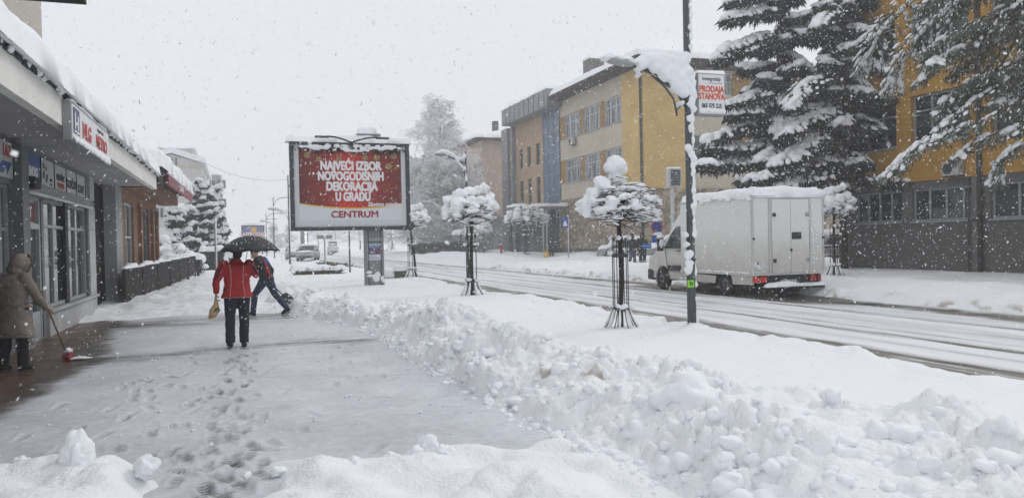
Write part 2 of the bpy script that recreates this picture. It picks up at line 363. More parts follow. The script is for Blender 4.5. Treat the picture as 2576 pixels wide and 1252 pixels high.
def patch(name, x0, x1, dx, y0, y1, dy, Hf, mat, wet=None, tile=None):
    xs = np.arange(x0, x1+dx*.5, dx); ys = np.arange(y0, y1+dy*.5, dy); A, B = np.meshgrid(xs, ys, indexing='ij')
    Z = Hf(A, B); at = {}
    if wet is not None: at['wet'] = wet(A, B)
    if tile is not None: at['tile'] = tile(A, B)
    return grid(name, xs, ys, Z, mat, at)
bankm = attr_mat('bank snow', [(0, (.865, .878, .895)), (.55, (.80, .81, .82)), (.8, (.52, .48, .43)), (1, (.33, .29, .25))], rough=(.75, .7), nscale=5, namt=.12, bump=.8, bscale=38, spec=.25)
def dirt(x, y):
    xe = np.interp(y, *XE); d = x-xe
    m = np.clip(fbm(x/.3, y/.3, 91, 4)-.7, 0, 1)*1.8*ss(.1, .4, d)*(1-ss(1.0, 1.6, d))*ss(3, 6, y)*(1-ss(15, 22, y))
    return np.clip(.08+m, 0, .9)
patch('snow_bank', -4.2, 7.5, .024, 2.4, 16.0, .027, Hverge, bankm, dirt)
patch('snow_verge', -4.2, 7.5, .05, 16.0, 40.0, .075, Hverge, bankm, dirt)
patch('snow_field', -40, 7.5, .25, 40.0, 160, .5, lambda x, y: np.where(x > -3.4, Hverge(x, y, False), .2+.06*fbm(x/2, y/2, 5, 3)), SNOWF)
# loose clods thrown up along the bank
cl = MB(); Vs = []; Fs = []; off = 0
def clod(c, r, sq=.75, n=2, rg_=.07):
    global off
    V, Fc = ico(n); sd = rng.random()*50; k = 1+.36*fbm(V[:, 0]*1.1+sd, V[:, 1]*1.1, 3, 2, .5, V[:, 2]*1.1+sd)+(rg_*fbm(V[:, 0]*3.2+sd, V[:, 1]*3.2, 4, 3, .6, V[:, 2]*3.2) if n > 2 else 0)
    A = V*k[:, None]*np.array([r*rng.uniform(.8, 1.3), r*rng.uniform(.8, 1.2), r*sq]); a = rng.uniform(0, 6.28); ca, sa = math.cos(a), math.sin(a)
    A = A @ np.array([[ca, sa, 0], [-sa, ca, 0], [0, 0, 1]]); Vs.append(A+np.array(c)); Fs.append(Fc+off); off += len(V)
def Hp(x, y): return float(Hverge(np.array([[x]]), np.array([[y]]))[0, 0])
N_ = 1500; CW = .55; ys_ = 3.0+19*nrg.random(N_)**1.5; ds_ = np.abs(nrg.normal(.6, .75, N_)); ds_ = np.where(nrg.random(N_) < .3, nrg.random(N_)*.25-.1, ds_)
xs_ = np.interp(ys_, *XE)+ds_; zs_ = Hverge(xs_[:, None], ys_[:, None])[:, 0]
for x, y, d, z in zip(xs_, ys_, ds_, zs_):
    if d > 2.2: continue
    r = min(.12, .010+abs(rng.gauss(0, .034))); r *= (.6 if d < .12 else 1); clod((x, y, max(z, 0)-r*.12), r, rng.uniform(.6, 1.), 3 if r > .045 else 2)
for px, py, z, r, q in ((1725, 990, .55, .19, 1.05), (1655, 930, .5, .16, .9), (1560, 950, .45, .12, .9), (1480, 905, .5, .10, 1.2), (1300, 860, .4, .12, .9), (1830, 1050, .35, .18, .8), (1950, 1130, .3, .2, .75),
        (2120, 1110, .35, .22, .75), (2000, 1060, .38, .2, .8), (2250, 1180, .3, .2, .7), (2400, 1180, .3, .2, .7), (2540, 1230, .32, .2, .7), (1770, 1110, .3, .14, .8), (2230, 1130, .3, .16, .7), (1700, 1075, .3, .12, .8), (2480, 1130, .26, .17, .6), (1900, 1190, .22, .16, .7)):
    g = gnd(px, py, z*.75); clod((g.x, g.y, g.z-.05), r, q, 4)
for px, py, z, r, q in ((192, 1150, .27, .105, 1.9), (365, 1165, .24, .085, 1.1), (1080, 1120, .14, .12, 1.0), (1120, 1130, .13, .09, .9), (1045, 1135, .12, .08, .9), (890, 1150, .14, .05, .9), (905, 1215, .07, .10, .8), (1290, 1150, .08, .07, .8), (50, 1155, .2, .08, .8), (620, 1185, .1, .05, .7), (60, 1235, .22, .06, .8), (760, 1165, .08, .05, .8), (1200, 1135, .08, .06, .8), (980, 1140, .08, .06, .8), (700, 1175, .08, .05, .8)):
    g = gnd(px, py, z*.8); clod((g.x, g.y, g.z-.03), r*.92, q, 4, .13)
for k in range(260):                                     # crumbs on the swept paving
    x = rng.uniform(-2, 2.6); y = rng.uniform(6.6, 20); r = rng.uniform(.006, .022)*(1.6 if rng.random() < .1 else 1); clod((x, y, r*.3), r, .6, 1)
# ---- paving under thin trodden snow
prints = []
def trail(x0, y0, x1, y1, n, w, dark, jit=.05):
    for i in range(n):
        t = i/(n-1); s = 1 if i % 2 else -1; prints.append((x0+(x1-x0)*t+s*w+rng.gauss(0, jit), y0+(y1-y0)*t+rng.gauss(0, .06), rng.gauss(math.atan2(-(x1-x0), y1-y0), .12), dark*rng.uniform(.6, 1.2)))
trail(-.22, 5.0, .02, 13.2, 19, .11, .8); trail(-.05, 5.2, -.08, 12.6, 18, .1, .75); trail(-1.5, 6.6, -.9, 11.4, 12, .13, .5); trail(-.75, 6.2, -1.15, 10.8, 9, .12, .45); trail(.2, 6.4, -.05, 12, 11, .1, .6); trail(-.35, 4.4, -.3, 7.2, 8, .12, 1.0)
trail(1.2, 9.5, 1.6, 13, 7, .1, .35); trail(-.4, 7, -.3, 10.5, 8, .15, .7)
for k in range(75): prints.append((rng.uniform(-1.9, 2.0) if rng.random() < .6 else rng.gauss(-.05, .3), rng.uniform(6.3, 13.4), rng.gauss(0, .5), rng.uniform(.15, .6)))
for k in range(26): prints.append((rng.gauss(-.15, .25), rng.uniform(4.4, 7.4), rng.gauss(0, .4), rng.uniform(.6, 1.3)))
def pave(x, y):
    m = .19+.07*fbm(x/.9, y/1.4, 101, 4)+.03*fbm(x/.14, y/.1, 102, 3)
    m = m+.05*np.clip(fbm(x/.5, y/.3, 104, 4), 0, 1)+.04*fbm(x/.06, y/.06, 103, 3)
    for px, py, a, k in prints:
        ca, sa = math.cos(a), math.sin(a); u = (x-px)*ca+(y-py)*sa; v = -(x-px)*sa+(y-py)*ca
        kk = 0; sole = np.exp(-(u/.048)**4-((v-.06)/.10)**4)+.9*np.exp(-(u/.038)**4-((v+.115)/.042)**4)
        tr = .5+.5*np.clip(2.2*np.sin(v*150+math.sin(px*9))*np.cos(u*46), -1, 1)
        m = m+k*.46*sole*tr
    # streaks drawn by the broom and the shovel
    st = np.exp(-((y-13.75-.10*x-.25*fbm(x/1.3, y*0, 105, 2))/.42)**2)*(1-ss(2.0, 2.6, x)); m = m+st*(.30+.34*fbm(x/.7, y/.16, 106, 4))
    st = np.exp(-((y-19.3-.3*fbm(x/1.3, y*0, 107, 2))/.95)**2)*(1-ss(1.3, 2.2, x)); m = m+st*(.40+.4*fbm(x/1.0, y/.2, 108, 4))
    ed = np.interp(y, [7, 9, 12.5, 13.6, 16, 20, 24], [-2.55, -2.3, -1.95, -1.85, -2.2, -2.55, -2.7])+.08*fbm(y/.7, x*.5, 109, 3); sw = 1-ss(ed-.35, ed+.12, x+.10*fbm(x/.25, y/.16, 110, 4)); m = m+.8*sw
    ns = (1-ss(6.9, 6.2, -y*-1)*0)
    return np.clip(m, 0, 1)
def paveh(x, y):
    m = np.zeros_like(x)
    for px, py, a, k in prints:
        ca, sa = math.cos(a), math.sin(a); u = (x-px)*ca+(y-py)*sa; v = -(x-px)*sa+(y-py)*ca
        s_ = np.exp(-(u/.05)**4-((v-.03)/.16)**4); rim = np.exp(-(u/.075)**4-((v-.03)/.19)**4); m = m-.012*s_+.009*(rim-s_)
    return m+.004*fbm(x/.35, y/.3, 111, 4)+.002*fbm(x/.05, y/.05, 112, 2)+.012*np.clip(fbm(x/.5, y/.14, 113, 4)-.35, 0, 1)
def ptile(x, y):
    e = np.interp(y, [7, 9, 12.5, 13.6, 16, 20, 24], [-2.75, -2.6, -2.3, -2.2, -2.5, -2.75, -2.85])+.12*fbm(y/.8, x*.4, 121, 3); return np.clip((1-ss(e-.35, e+.3, x+.25*fbm(x/.4, y/.25, 122, 3)))*(1-.5*np.clip(fbm(x/.3, y/.2, 123, 3), 0, 1)), 0, 1)
pavem = attr_mat('thin trodden snow on paving', [(0, (.76, .775, .80)), (.22, (.56, .575, .605)), (.6, (.235, .23, .225)), (1, (.075, .068, .062))], rough=(.55, .22), nscale=45, namt=.16, bump=.5, bscale=70, tile=(.20, .115, .075), spec=.4)
patch('pavement', -3.62, 3.6, .016, 4.0, 13.9, .014, paveh, pavem, pave, ptile)
patch('walkway', -3.62, 3.6, .03, 13.9, 27.2, .03, paveh, pavem, pave, ptile)
# ---- carriageway
TR = ((9.45, .12, .2), (10.2, .14, .55), (10.75, .1, .28), (11.5, .3, .22), (12.6, .16, .48), (13.25, .12, .15))
def roadwet_tone(x, y):
    m = .08+.07*fbm(x/.35, y/3, 131, 4); wy = .10*fbm(y/6., x*0, 132, 3)
    for c, wd, k in TR: m = m+1.25*k*np.exp(-((x-c-wy-.05*fbm(y/3., x*0+c, 133, 2))/wd)**2)*np.clip(.8+.7*fbm(x/.1, y/2.5, 134, 3), .1, 1.3)
    m = m+.62*(1-ss(8.75, 9.15, x+.14*fbm(y/1.8, x*3, 135, 4)))*np.clip(1+.6*fbm(x/.08, y/1.5, 145, 3), .3, 1.4)
    far = np.exp(-((x-14.25-.15*fbm(y/2, x*0, 136, 3))/.42)**2); m = m+far*(.85+.35*fbm(x/.2, y/.6, 137, 3))*(1-.45*ss(26, 40, y))
    und = ss(12.9, 13.25, x)*(1-ss(15.3, 15.6, x))*(ss(13.5, 17.5, y))*(1-ss(24.3, 25, y)); m = m+und*(.75+.25*fbm(x/.4, y/.9, 138, 3))  # road tone darker beneath and behind the truck
    return np.clip(m, 0, 1)
def roadh(x, y):
    wt = roadwet_tone(x, y); return -.02*wt+.012*fbm(x/.12, y/.9, 141, 3)*(1-.5*wt)+.03*np.clip(fbm(x/.25, y/.5, 142, 3)-.3, 0, 1)*ss(13.6, 14.4, x)
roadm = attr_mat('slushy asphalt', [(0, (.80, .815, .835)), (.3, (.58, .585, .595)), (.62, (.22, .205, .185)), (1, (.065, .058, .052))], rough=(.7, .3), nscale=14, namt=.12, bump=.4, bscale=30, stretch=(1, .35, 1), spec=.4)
patch('road', 6.7, 15.9, .045, 2.5, 40, .11, roadh, roadm, roadwet_tone)
patch('distant_road', 6.7, 15.9, .12, 40, 420, .9, roadh, roadm, roadwet_tone)
# ---- snow on the far side of the street
def Hfar(x, y):
    ed = 15.0+.2*fbm(y/1.1, x*0, 151, 4); d = x-ed
    h = ss(0, .35, d)*(.13+.06*fbm(x/1.2, y/1.2, 152, 4)+.08*dome(x, y, .6, 13)*(1-ss(2, 5, d)))+.14*ss(.4, 2, d)*(1-ss(3, 6, d))+.02*dome(x, y, .25, 14)
    h = h+.30*ss(28, 38, y)*np.clip(.45+fbm(x/3., y/4., 153, 3), 0, 1.3)*ss(1, 3, d)
    pv = ss(25.2, 25.6, x+.2*fbm(y/1.3, x*0, 154, 3))*(1-ss(30, 33, y)); h = h*(1-.75*pv)
    return np.where(d < 0, -.1, h)
def farwet(x, y):
    d = x-15.0; m = .04+.75*np.exp(-(d/.3)**2)*np.clip(.6+fbm(x/.2, y/.4, 155, 3), 0, 1.3)
    m = m+.5*np.clip(fbm(x/.7, y/1.1, 156, 3)-.25, 0, 1)*(1-ss(1, 4.5, d))*ss(26, 32, y)
    m = m+.5*np.exp(-((x-25.3-.1*fbm(y/.8, x*0, 157, 3))/.09)**2)*(1-ss(30, 33, y))+.12*ss(25.3, 25.8, x)*(1-ss(30, 33, y))
    return np.clip(m, 0, .95)
patch('far_sidewalk', 14.7, 46, .085, 4, 46, .10, Hfar, bankm, farwet)
patch('far_snow', 14.7, 60, .3, 46, 170, .45, lambda x, y: Hfar(x, y)+.1*ss(46, 60, y), SNOWF)
o = obj('snow_clods', arr_mesh('snow_clods', np.concatenate(Vs), np.concatenate(Fs[:]), SNOW)); tag(o, 'broken clods and crumbs of shovelled snow strewn over the bank and paving', 'snow', kind='stuff')
# ================================================================== left: shop, cafe, terrace
SHOPW = M('grey painted shop wall', (.14, .145, .15), .6, .15, 3, .2, 20)
KICK = M('pale render', (.42, .43, .44), .8, .18, 2.5, .3, 25)
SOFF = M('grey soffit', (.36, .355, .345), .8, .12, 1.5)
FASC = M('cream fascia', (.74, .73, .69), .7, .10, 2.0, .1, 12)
ALU = M('aluminium frame', (.33, .345, .355), .4, .12, 5, metal=.2)
SIGNW = M('grey white sign face', (.50, .51, .50), .5, .08, 5)
BRICK = M('orange brown render', (.21, .11, .06), .8, .25, 3, .3, 18)
TXK = M('black lettering', (.02, .02, .022), .5, 0); TXR = M('red lettering', (.42, .03, .03), .5, 0); TXW = M('white lettering', (.80, .80, .80), .5, 0)
BLUES = M('blue sign face', (.02, .085, .26), .45, .12, 4)
SGL = M('shop glass', (.03, .036, .042), .035, .2, 1, spec=.5); SGL.node_tree.nodes['Principled BSDF'].inputs['IOR'].default_value = 2.3
E_ = Vector((0, 1, 0)); Xm = lambda x, y: frame((x, y, 0), (0, 1, 0))         # wall frame facing the street, u runs along Y
shop = thing('shop_building', 'long low grey shop with flat snowy roof and big display windows', 'shop', (-3.5, 22.9, 0))
Fw = Xm(-3.5, 0); Y0 = 5.0
holes = [(17.29, 22.06, .52, 2.76), (15.5, 17.1, 0.02, 2.76), (14.38, 15.02, .5, 2.8), (9, 14.2, .5, 2.8)]
Fsh = frame((-3.5, Y0, 0), (0, 1, 0)); mb = MB(); holes_wall(mb, Fsh, 22.95-Y0, 3.6, [(a-Y0, b-Y0, c, d) for a, b, c, d in holes], .25)
mb.box((-9, 22.95-.25, 0), (-3.75, 22.95, 3.6)); mb.build('wall', SHOPW, shop)
mb = MB(); mb.box((-3.5, 17.42, -.05), (-3.46, 22.97, .47)); mb.box((-3.5, 17.4, .47), (-3.40, 22.99, .525)); mb.build('plinth', KICK, shop)
mb = MB(); mb.box((-3.5, 22.1, .525), (-3.465, 22.97, 2.2)); mb.box((-3.5, 22.1, 2.215), (-3.465, 22.97, 2.74)); mb.box((-3.5, 22.35, 2.97), (-3.47, 22.97, 3.58)); mb.build('end_panel', KICK, shop)
for i, (a, b, c) in enumerate(((17.29, 19.6, 2), (19.6, 22.04, 2))):
    window(shop, Fw, a, b, .53, 2.74, c, (.75,), d=.08, bw=.075, fmat=ALU, gmat=SGL)
mb = MB(); mb.fb(Fw, 19.45, 19.75, .53, 2.74, -.10, -.02); mb.build('dark_post', BLACK, shop)
dr = MB(); dr.fb(Fw, 15.52, 15.62, .02, 2.72, -.12, -.02); dr.fb(Fw, 16.98, 17.08, .02, 2.72, -.12, -.02); dr.fb(Fw, 15.62, 16.98, 2.64, 2.72, -.12, -.02); dr.fb(Fw, 15.62, 16.98, 2.1, 2.2, -.118, -.015)
dr.fb(Fw, 15.62, 16.98, .02, .55, -.11, -.03); d_ = dr.build('door', ALU, shop)
MB().fb(Fw, 15.62, 16.98, .55, 2.1, -.10, -.09).build('pane', SGL, d_); MB().fb(Fw, 15.62, 16.98, 2.2, 2.64, -.10, -.09).build('transom_panel', SIGNW, d_)
MB().fb(Fw, 16.3, 16.95, 2.24, 2.6, -.09, -.085).build('red_panel', M('dull red panel', (.16, .035, .03), .6), d_)
text('EEPLET', .26, TXW, d_, (-3.58, 16.3, 2.42), (0, 1, 0), (0, 0, 1), 'lettering', .008, 1.05)
window(shop, Fw, 14.38, 15.02, .5, 2.8, 1, (.68,), d=.08, fmat=ALU, gmat=SGL); window(shop, Fw, 9.05, 14.15, .5, 2.8, 4, (.68,), d=.08, fmat=ALU, gmat=SGL)
MB().fb(Fw, 15.03, 15.5, 0, 3.5, 0, .16).build('pillar', M('dark grey pillar', (.13, .135, .14), .6, .15, 4), shop)
mb = MB(); mb.fb(Fw, 15.5, 22.3, 2.76, 2.95, .0, .10); mb.fb(Fw, 15.52, 17.1, 2.70, 2.76, .02, .13); mb.build('shutter_box', M('shutter grey', (.20, .205, .215), .6, .1, 4), shop)
mb = MB()
for a, b in ((15.55, 17.15), (17.25, 19.5), (19.65, 22.0)): mb.tube([(-3.36, a, 2.73), (-3.36, b, 2.73)], .035, 8)
mb.build('awning_roller', M('roller white', (.55, .56, .57), .5), shop, True)
MB().box((-3.5, 15.5, 2.8), (-3.25, 16.0, 3.0)).build('alarm_box', BLACK, shop, bevel=.03)
# canopy: soffit + fascia; its outer edge drifts slightly towards the street
fx_ = lambda y: -2.335+.0058*(y-9)
def canopy(za, zb, xin, ya, yb, x0=None):
    m = MB(); P = [(x0 if x0 is not None else fx_(ya)+xin, ya), (fx_(ya), ya), (fx_(yb), yb), (x0 if x0 is not None else fx_(yb)+xin, yb)]
    m.prism(P, lambda a, b: (a, b, za), lambda a, b: (a, b, zb)); return m
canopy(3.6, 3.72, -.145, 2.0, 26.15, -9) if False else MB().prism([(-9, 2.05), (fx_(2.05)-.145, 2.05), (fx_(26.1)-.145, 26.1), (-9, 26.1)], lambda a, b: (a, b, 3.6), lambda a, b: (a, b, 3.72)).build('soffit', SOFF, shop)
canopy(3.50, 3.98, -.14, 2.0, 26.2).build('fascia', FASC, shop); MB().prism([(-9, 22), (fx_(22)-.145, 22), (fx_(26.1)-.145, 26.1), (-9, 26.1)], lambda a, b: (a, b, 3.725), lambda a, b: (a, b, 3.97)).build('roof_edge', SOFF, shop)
m = MB()
for y in np.arange(2.2, 26.0, .38):
    m.box((fx_(y)-.02, y, 3.95-.05*rng.random()), (fx_(y)+.035, y+.33, 4.03+.03*rng.random()))
m.build('eaves_tiles', M('dark roof edge', (.03, .03, .032), .8, .3, 9), shop)
snow_slab('roof_snow', shop, (Vector((fx_(2)+.06, 2, 4.0)), Vector((.0058, 1, 0)).normalized(), Vector((-1, 0, .08)).normalized(), Vector((.08, 0, 1)).normalized()), 24.2, 6.5, .55, over=.10, res=.085, seed=3, lump=.05, sag=.05, wobk=.07)
m = MB()
for k in range(120):
    y = rng.uniform(2.2, 26); r = rng.uniform(.02, .055); m.ball((fx_(y)+rng.uniform(.02, .08), y, 3.99+rng.uniform(-.06, .02)), (r, r*1.5, r*1.2), 1, noise=.4, seed=k)
m.build('snow_fringe', SNOW, shop, True)['kind'] = 'stuff'
# lit-box sign on the fascia
nl = thing('light_box_sign', 'white projecting shop sign with red capitals and blue house emblem', 'sign', (-2.2, 14.5, 3.3))
MB().box((fx_(13), 12.75, 3.30), (-2.20, 16.3, 3.87)).build('casing', M('sign casing', (.27, .275, .285), .5, .1, 5), nl, bevel=.008)
MB().box((-2.198, 12.78, 3.33), (-2.19, 16.27, 3.84)).build('face', M('white sign plastic', (.70, .71, .72), .4, .06, 4), nl)
Fn = frame((-2.19, 0, 0), (0, 1, 0)); NAVY = M('navy emblem', (.06, .075, .15), .5)
m = MB(); m.fb(Fn, 12.86, 13.34, 3.42, 3.80, .002, .006); m.build('emblem', NAVY, nl)
m = MB(); m.fb(Fn, 12.96, 13.03, 3.49, 3.70, .007, .01); m.fb(Fn, 13.17, 13.24, 3.49, 3.70, .007, .01); m.fb(Fn, 13.04, 13.16, 3.56, 3.60, .007, .01); m.fb(Fn, 12.90, 13.30, 3.44, 3.465, .007, .01)
m.prism([(12.96, 3.70), (12.995, 3.76), (13.03, 3.70)], lambda a, b: (-2.183, a, b), lambda a, b: (-2.179, a, b)); m.build('emblem_figure', TXW, nl)
text('NLG', .34, TXR, nl, (-2.186, 13.98, 3.55), (0, 1, 0), (0, 0, 1), 'lettering', .012, 1.15); text('METRO', .30, TXR, nl, (-2.186, 15.42, 3.54), (0, 1, 0), (0, 0, 1), 'lettering', .010, 1.2)
text('trgovina', .09, TXK, nl, (-2.186, 15.3, 3.76), (0, 1, 0), (0, 0, 1), 'lettering', .0, 2.2)
snow_slab('snow_cap', nl, (Vector((-2.31, 12.8, 3.87)), E_, Vector((1, 0, 0)), Vector((0, 0, 1))), 3.45, .12, .10, over=.02, res=.04, seed=5, lump=.8)
m = MB()
for k in range(70): t = k/69; m.ball((-2.18, 12.9+3.4*t, 3.33+.03*rng.random()), (.02, .05, .05+.035*t), 2, noise=.3, seed=k)
m.melt('snow_drift', SNOW, nl, .02, 4)
def wall_sign(label, u0, u1, z0, z1, mat, n=.03):
    s = thing('shop_sign', label, 'sign', (-3.5, (u0+u1)/2, z0), 0, 'sign panels above the shop windows'); MB().fb(Fw, u0+.015, u1-.015, z0, z1, .0, n).build('panel', mat, s)
    MB().fb(Fw, u0, u0+.015, z0, z1, 0, n+.01).build('edge_strip', BLACK, s); MB().fb(Fw, u1-.015, u1, z0, z1, 0, n+.01).build('edge_strip', BLACK, s); return s
TX = lambda s, b, size, mat, y, z, **k: text(b, size, mat, s, (-3.465, y, z), (0, 1, 0), (0, 0, 1), **k)
s = wall_sign('white sign panel ending in red letters LAZ above a blue chevron', 14.0, 15.03, 2.9, 3.49, SIGNW); TX(s, 'LAZ', .26, TXR, 14.66, 3.33, bold=.006, sx=.95)
m = MB(); m.prism([(14.05, 2.97), (14.4, 3.16), (14.95, 3.16), (14.65, 2.95), (14.6, 3.08), (14.4, 2.95)], lambda a, b: (-3.468, a, b), lambda a, b: (-3.464, a, b)); m.build('chevron', BLUES, s)
s = wall_sign('blue sign panel with white capitals beside the dark pillar', 15.5, 16.98, 2.98, 3.48, BLUES); TX(s, 'GRUNDIG', .27, TXW, 16.2, 3.13, bold=.012, sx=.9)
s = wall_sign('pale sign panel with four black spots and small black text', 17.02, 18.17, 2.97, 3.48, SIGNW)
m = MB()
for y, z, a, b in ((17.25, 3.34, .06, .06), (17.25, 3.17, .075, .085), (17.45, 3.30, .05, .05), (17.5, 3.12, .06, .12)): m.tube([(-3.468, y, z), (-3.463, y, z)], [(b, a), (b, a)], 16)
m.build('spot', TXK, s); TX(s, 'LIST', .09, TXK, 17.86, 3.11, sx=1.4); TX(s, 'centar', .06, TXK, 17.86, 3.03, sx=1.4)
s = wall_sign('pale sign panel with black name over red word posuđe', 18.19, 19.37, 2.97, 3.48, SIGNW); TX(s, 'metalac', .26, TXK, 18.78, 3.25, bold=.006, sx=1.0); TX(s, 'POSUĐE', .16, TXR, 18.8, 3.06, bold=.003, sx=1.1)
s = wall_sign('pale sign panel lettered KONČAR in black', 19.39, 20.54, 2.97, 3.48, SIGNW); TX(s, 'KONČAR', .26, TXK, 19.97, 3.17, bold=.006, sx=.98)
s = wall_sign('pale sign panel lettered SONY nearest the dark passage', 20.56, 21.66, 2.97, 3.48, SIGNW); TX(s, 'SONY', .28, TXK, 21.1, 3.14, bold=.004, sx=1.1)
# passage and cafe
cf = thing('cafe_building', 'brown rendered cafe with red sign under a snowy overhanging roof', 'cafe', (-3.3, 38.2, 0))
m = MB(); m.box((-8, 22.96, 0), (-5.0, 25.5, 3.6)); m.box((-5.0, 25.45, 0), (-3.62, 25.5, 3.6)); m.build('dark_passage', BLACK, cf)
m = MB(); m.box((-3.75, 22.97, -.02), (-3.7, 25.4, 3.59)); m.build('passage_shade', M('passage black', (.004, .004, .004), .9, 0), cf)  # added near-black sheet across the opening, painting the shade inside the passage
MB().box((-3.9, 25.5, -.1), (-3.29, 26.85, 3.6)).build('pier', M('grey pier', (.28, .28, .28), .7, .12, 3), cf)
Fb = frame((-3.3, 26.86, 0), (0, 1, 0)); m = MB(); holes_wall(m, Fb, 38.2-26.86, 4.1, [(.6, 2.95, 1.15, 3.22), (5.2, 8.1, 1.05, 3.25)], .3); m.box((-9, 37.9, 0), (-3.6, 38.2, 4.1))
m.build('wall', BRICK, cf); Fb2 = frame((-3.3, 26.86, 0), (0, 1, 0))
window(cf, Fb2, .6, 2.95, 1.15, 3.22, 2, (.45,), d=.1, fmat=FRAME, gmat=SGL); window(cf, Fb2, 5.2, 8.1, 1.05, 3.25, 2, (), d=.12, fmat=FRAMEG, gmat=SGL)
m = MB()
for y in (4.2, 8.6, 10.6): MB().fb(Fb2, y, y+.55, 0, 3.3, 0, .12).build('pilaster', BRICK, cf)
ex = lambda y: -2.15+.021*(y-26.5)
def eave(za, zb, y0, y1, a0, a1): return MB().prism([(ex(y0)+a0, y0), (ex(y0)+a1, y0), (ex(y1)+a1, y1), (ex(y1)+a0, y1)], lambda a, b: (a, b, za), lambda a, b: (a, b, zb))
m = eave(4.1, 4.35, 26.25, 39.2, -6.5, .0); m.build('roof', M('dark eaves', (.022, .021, .02), .9, .3, 8), cf)
m = eave(3.72, 4.1, 26.25, 27.6, -1.0, -.02); m.build('eaves_box', M('dark eaves', (.022, .021, .02)), cf)
eave(3.62, 4.095, 26.9, 39.0, -1.3, -.55).build('beam', BRICK, cf)
rs = eave(3.80, 4.14, 28, 38.8, .02, .10).build('red_sign', M('dark red sign', (.20, .012, .03), .5, .15, 3), cf); text('CAFFE', .3, TXW, rs, (ex(33)+.106, 33, 3.97), (.021, 1, 0), (0, 0, 1), 'lettering', .004, 2.2)
snow_slab('roof_snow', cf, (Vector((ex(26.3)+.02, 26.3, 4.36)), Vector((.021, 1, 0)).normalized(), Vector((-1, 0, .22)).normalized(), Vector((.22, 0, 1)).normalized()), 12.9, 6, .45, over=.12, res=.11, seed=9, lump=.1, sag=.12, wobk=.1)
snow_slab('sign_snow', cf, (Vector((ex(28)+.02, 28, 4.15)), Vector((.021, 1, 0)).normalized(), Vector((1, 0, 0)), Vector((0, 0, 1))), 10.8, .09, .10, over=.03, res=.06, seed=4, lump=.5)
# terrace fence panels
FENC = M('dark stained slats', (.015, .014, .013), .7, .4, 7, .4, 30)
A_ = Vector((-3.05, 24.9, 0)); B_ = Vector((-1.95, 43.0, 0)); dA = (B_-A_)/6
nm = ['nearest the brown pier', 'second from the brown pier', 'third from the brown pier', 'fourth from the brown pier', 'below the cafe window end', 'beside the raised planter']
for k in range(6):
    a = A_+dA*k; b = A_+dA*(k+1)-dA.normalized()*.06; L = (b-a).length
    z0 = .05+.03*k
    t = thing('terrace_fence', 'dark slatted terrace fence panel with snow along its top, '+nm[k], 'fence', (a.x, a.y, z0), 0, 'fence panels round the terrace')
    Ff = (a, (b-a).normalized(), Vector((0, 0, 1)), (b-a).normalized().cross(Vector((0, 0, 1)))); m = MB(); n = 11
    for i in range(n): m.fb(Ff, .09+(L-.18)*i/n+.01, .09+(L-.18)*(i+.72)/n, z0+.1, z0+1.0, -.02, .02)
    m.fb(Ff, .0, L, z0+1.0, z0+1.08, -.035, .035); m.fb(Ff, 0, L, z0+.12, z0+.2, -.034, -.021); m.fb(Ff, .2, L-.2, z0+.28, z0+.95, -.06, -.03); m.build('slat_panel', FENC, t)
    m = MB(); m.fb(Ff, .0, .09, z0-.1, z0+1.0, -.045, .045); m.fb(Ff, L-.09, L, z0-.1, z0+1.0, -.045, .045); m.build('post', FENC, t)
    snow_slab('snow_cap', t, (a+Vector((-.05, 0, z0+1.075)), (b-a).normalized(), Vector((1, 0, 0)), Vector((0, 0, 1))), L, .11, .09, over=.03, res=.05, seed=k, lump=.6)
pl = thing('planter', 'long dark raised planter on legs under a thick slab of snow', 'planter', (-1.7, 46.5, .2))
def pxy(x, y, Y, dz=0): p = aty(x, y, Y); return p
a = aty(475, 655, 44.5); b = aty(508, 650, 47.5); m = MB(); dz = 1.05
m.box((a.x-.9, 44.4, .62), (a.x+.55, 47.6, dz)); m.build('trough', FENC, pl)
for k, (xx, yy) in enumerate(((a.x-.8, 44.5), (a.x+.45, 44.5), (a.x+.45, 47.4), (a.x-.8, 47.4))): MB().box((xx-.06, yy-.06, .1), (xx+.06, yy+.06, .62)).build('leg', FENC, pl)
snow_slab('snow_cap', pl, flat((a.x-.95, 44.3, dz), (1, 0, 0), (0, 1, 0)), 1.6, 3.4, .32, over=.1, res=.1, seed=12)
# things beyond the terrace
c = aty(410, 640, 52); bx = thing('utility_box', 'grey box post topped by a snow block past the terrace', 'box', (c.x, 52, .3))
MB().box((c.x-.42, 52, .2), (c.x+.42, 52.7, 2.0)).build('cabinet', M('grey brown cabinet', (.16, .145, .14), .7, .15, 5), bx, bevel=.03); snow_slab('snow_cap', bx, flat((c.x-.45, 51.95, 2.0), (1, 0, 0), (0, 1, 0)), .9, .8, .5, over=.03, res=.08, seed=1, lump=.1)
c = aty(408, 595, 58); um = thing('market_canopy', 'snow-laden canopy roof rising behind the terrace box', 'canopy', (c.x, 58, .3))
m = MB(); m.box((c.x-1.4, 57.2, 2.1), (c.x+1.2, 59.2, 2.25)); m.build('roof', FRAMEG, um); m = MB(); m.box((c.x+.2, 57.9, .2), (c.x+.3, 58, 2.1)); m.build('post', FRAMEG, um)
snow_slab('snow_cap', um, flat((c.x-1.5, 57.1, 2.25), (1, 0, 0), (0, 1, 0)), 2.8, 2.2, .75, over=.05, res=.12, seed=2, lump=.1)
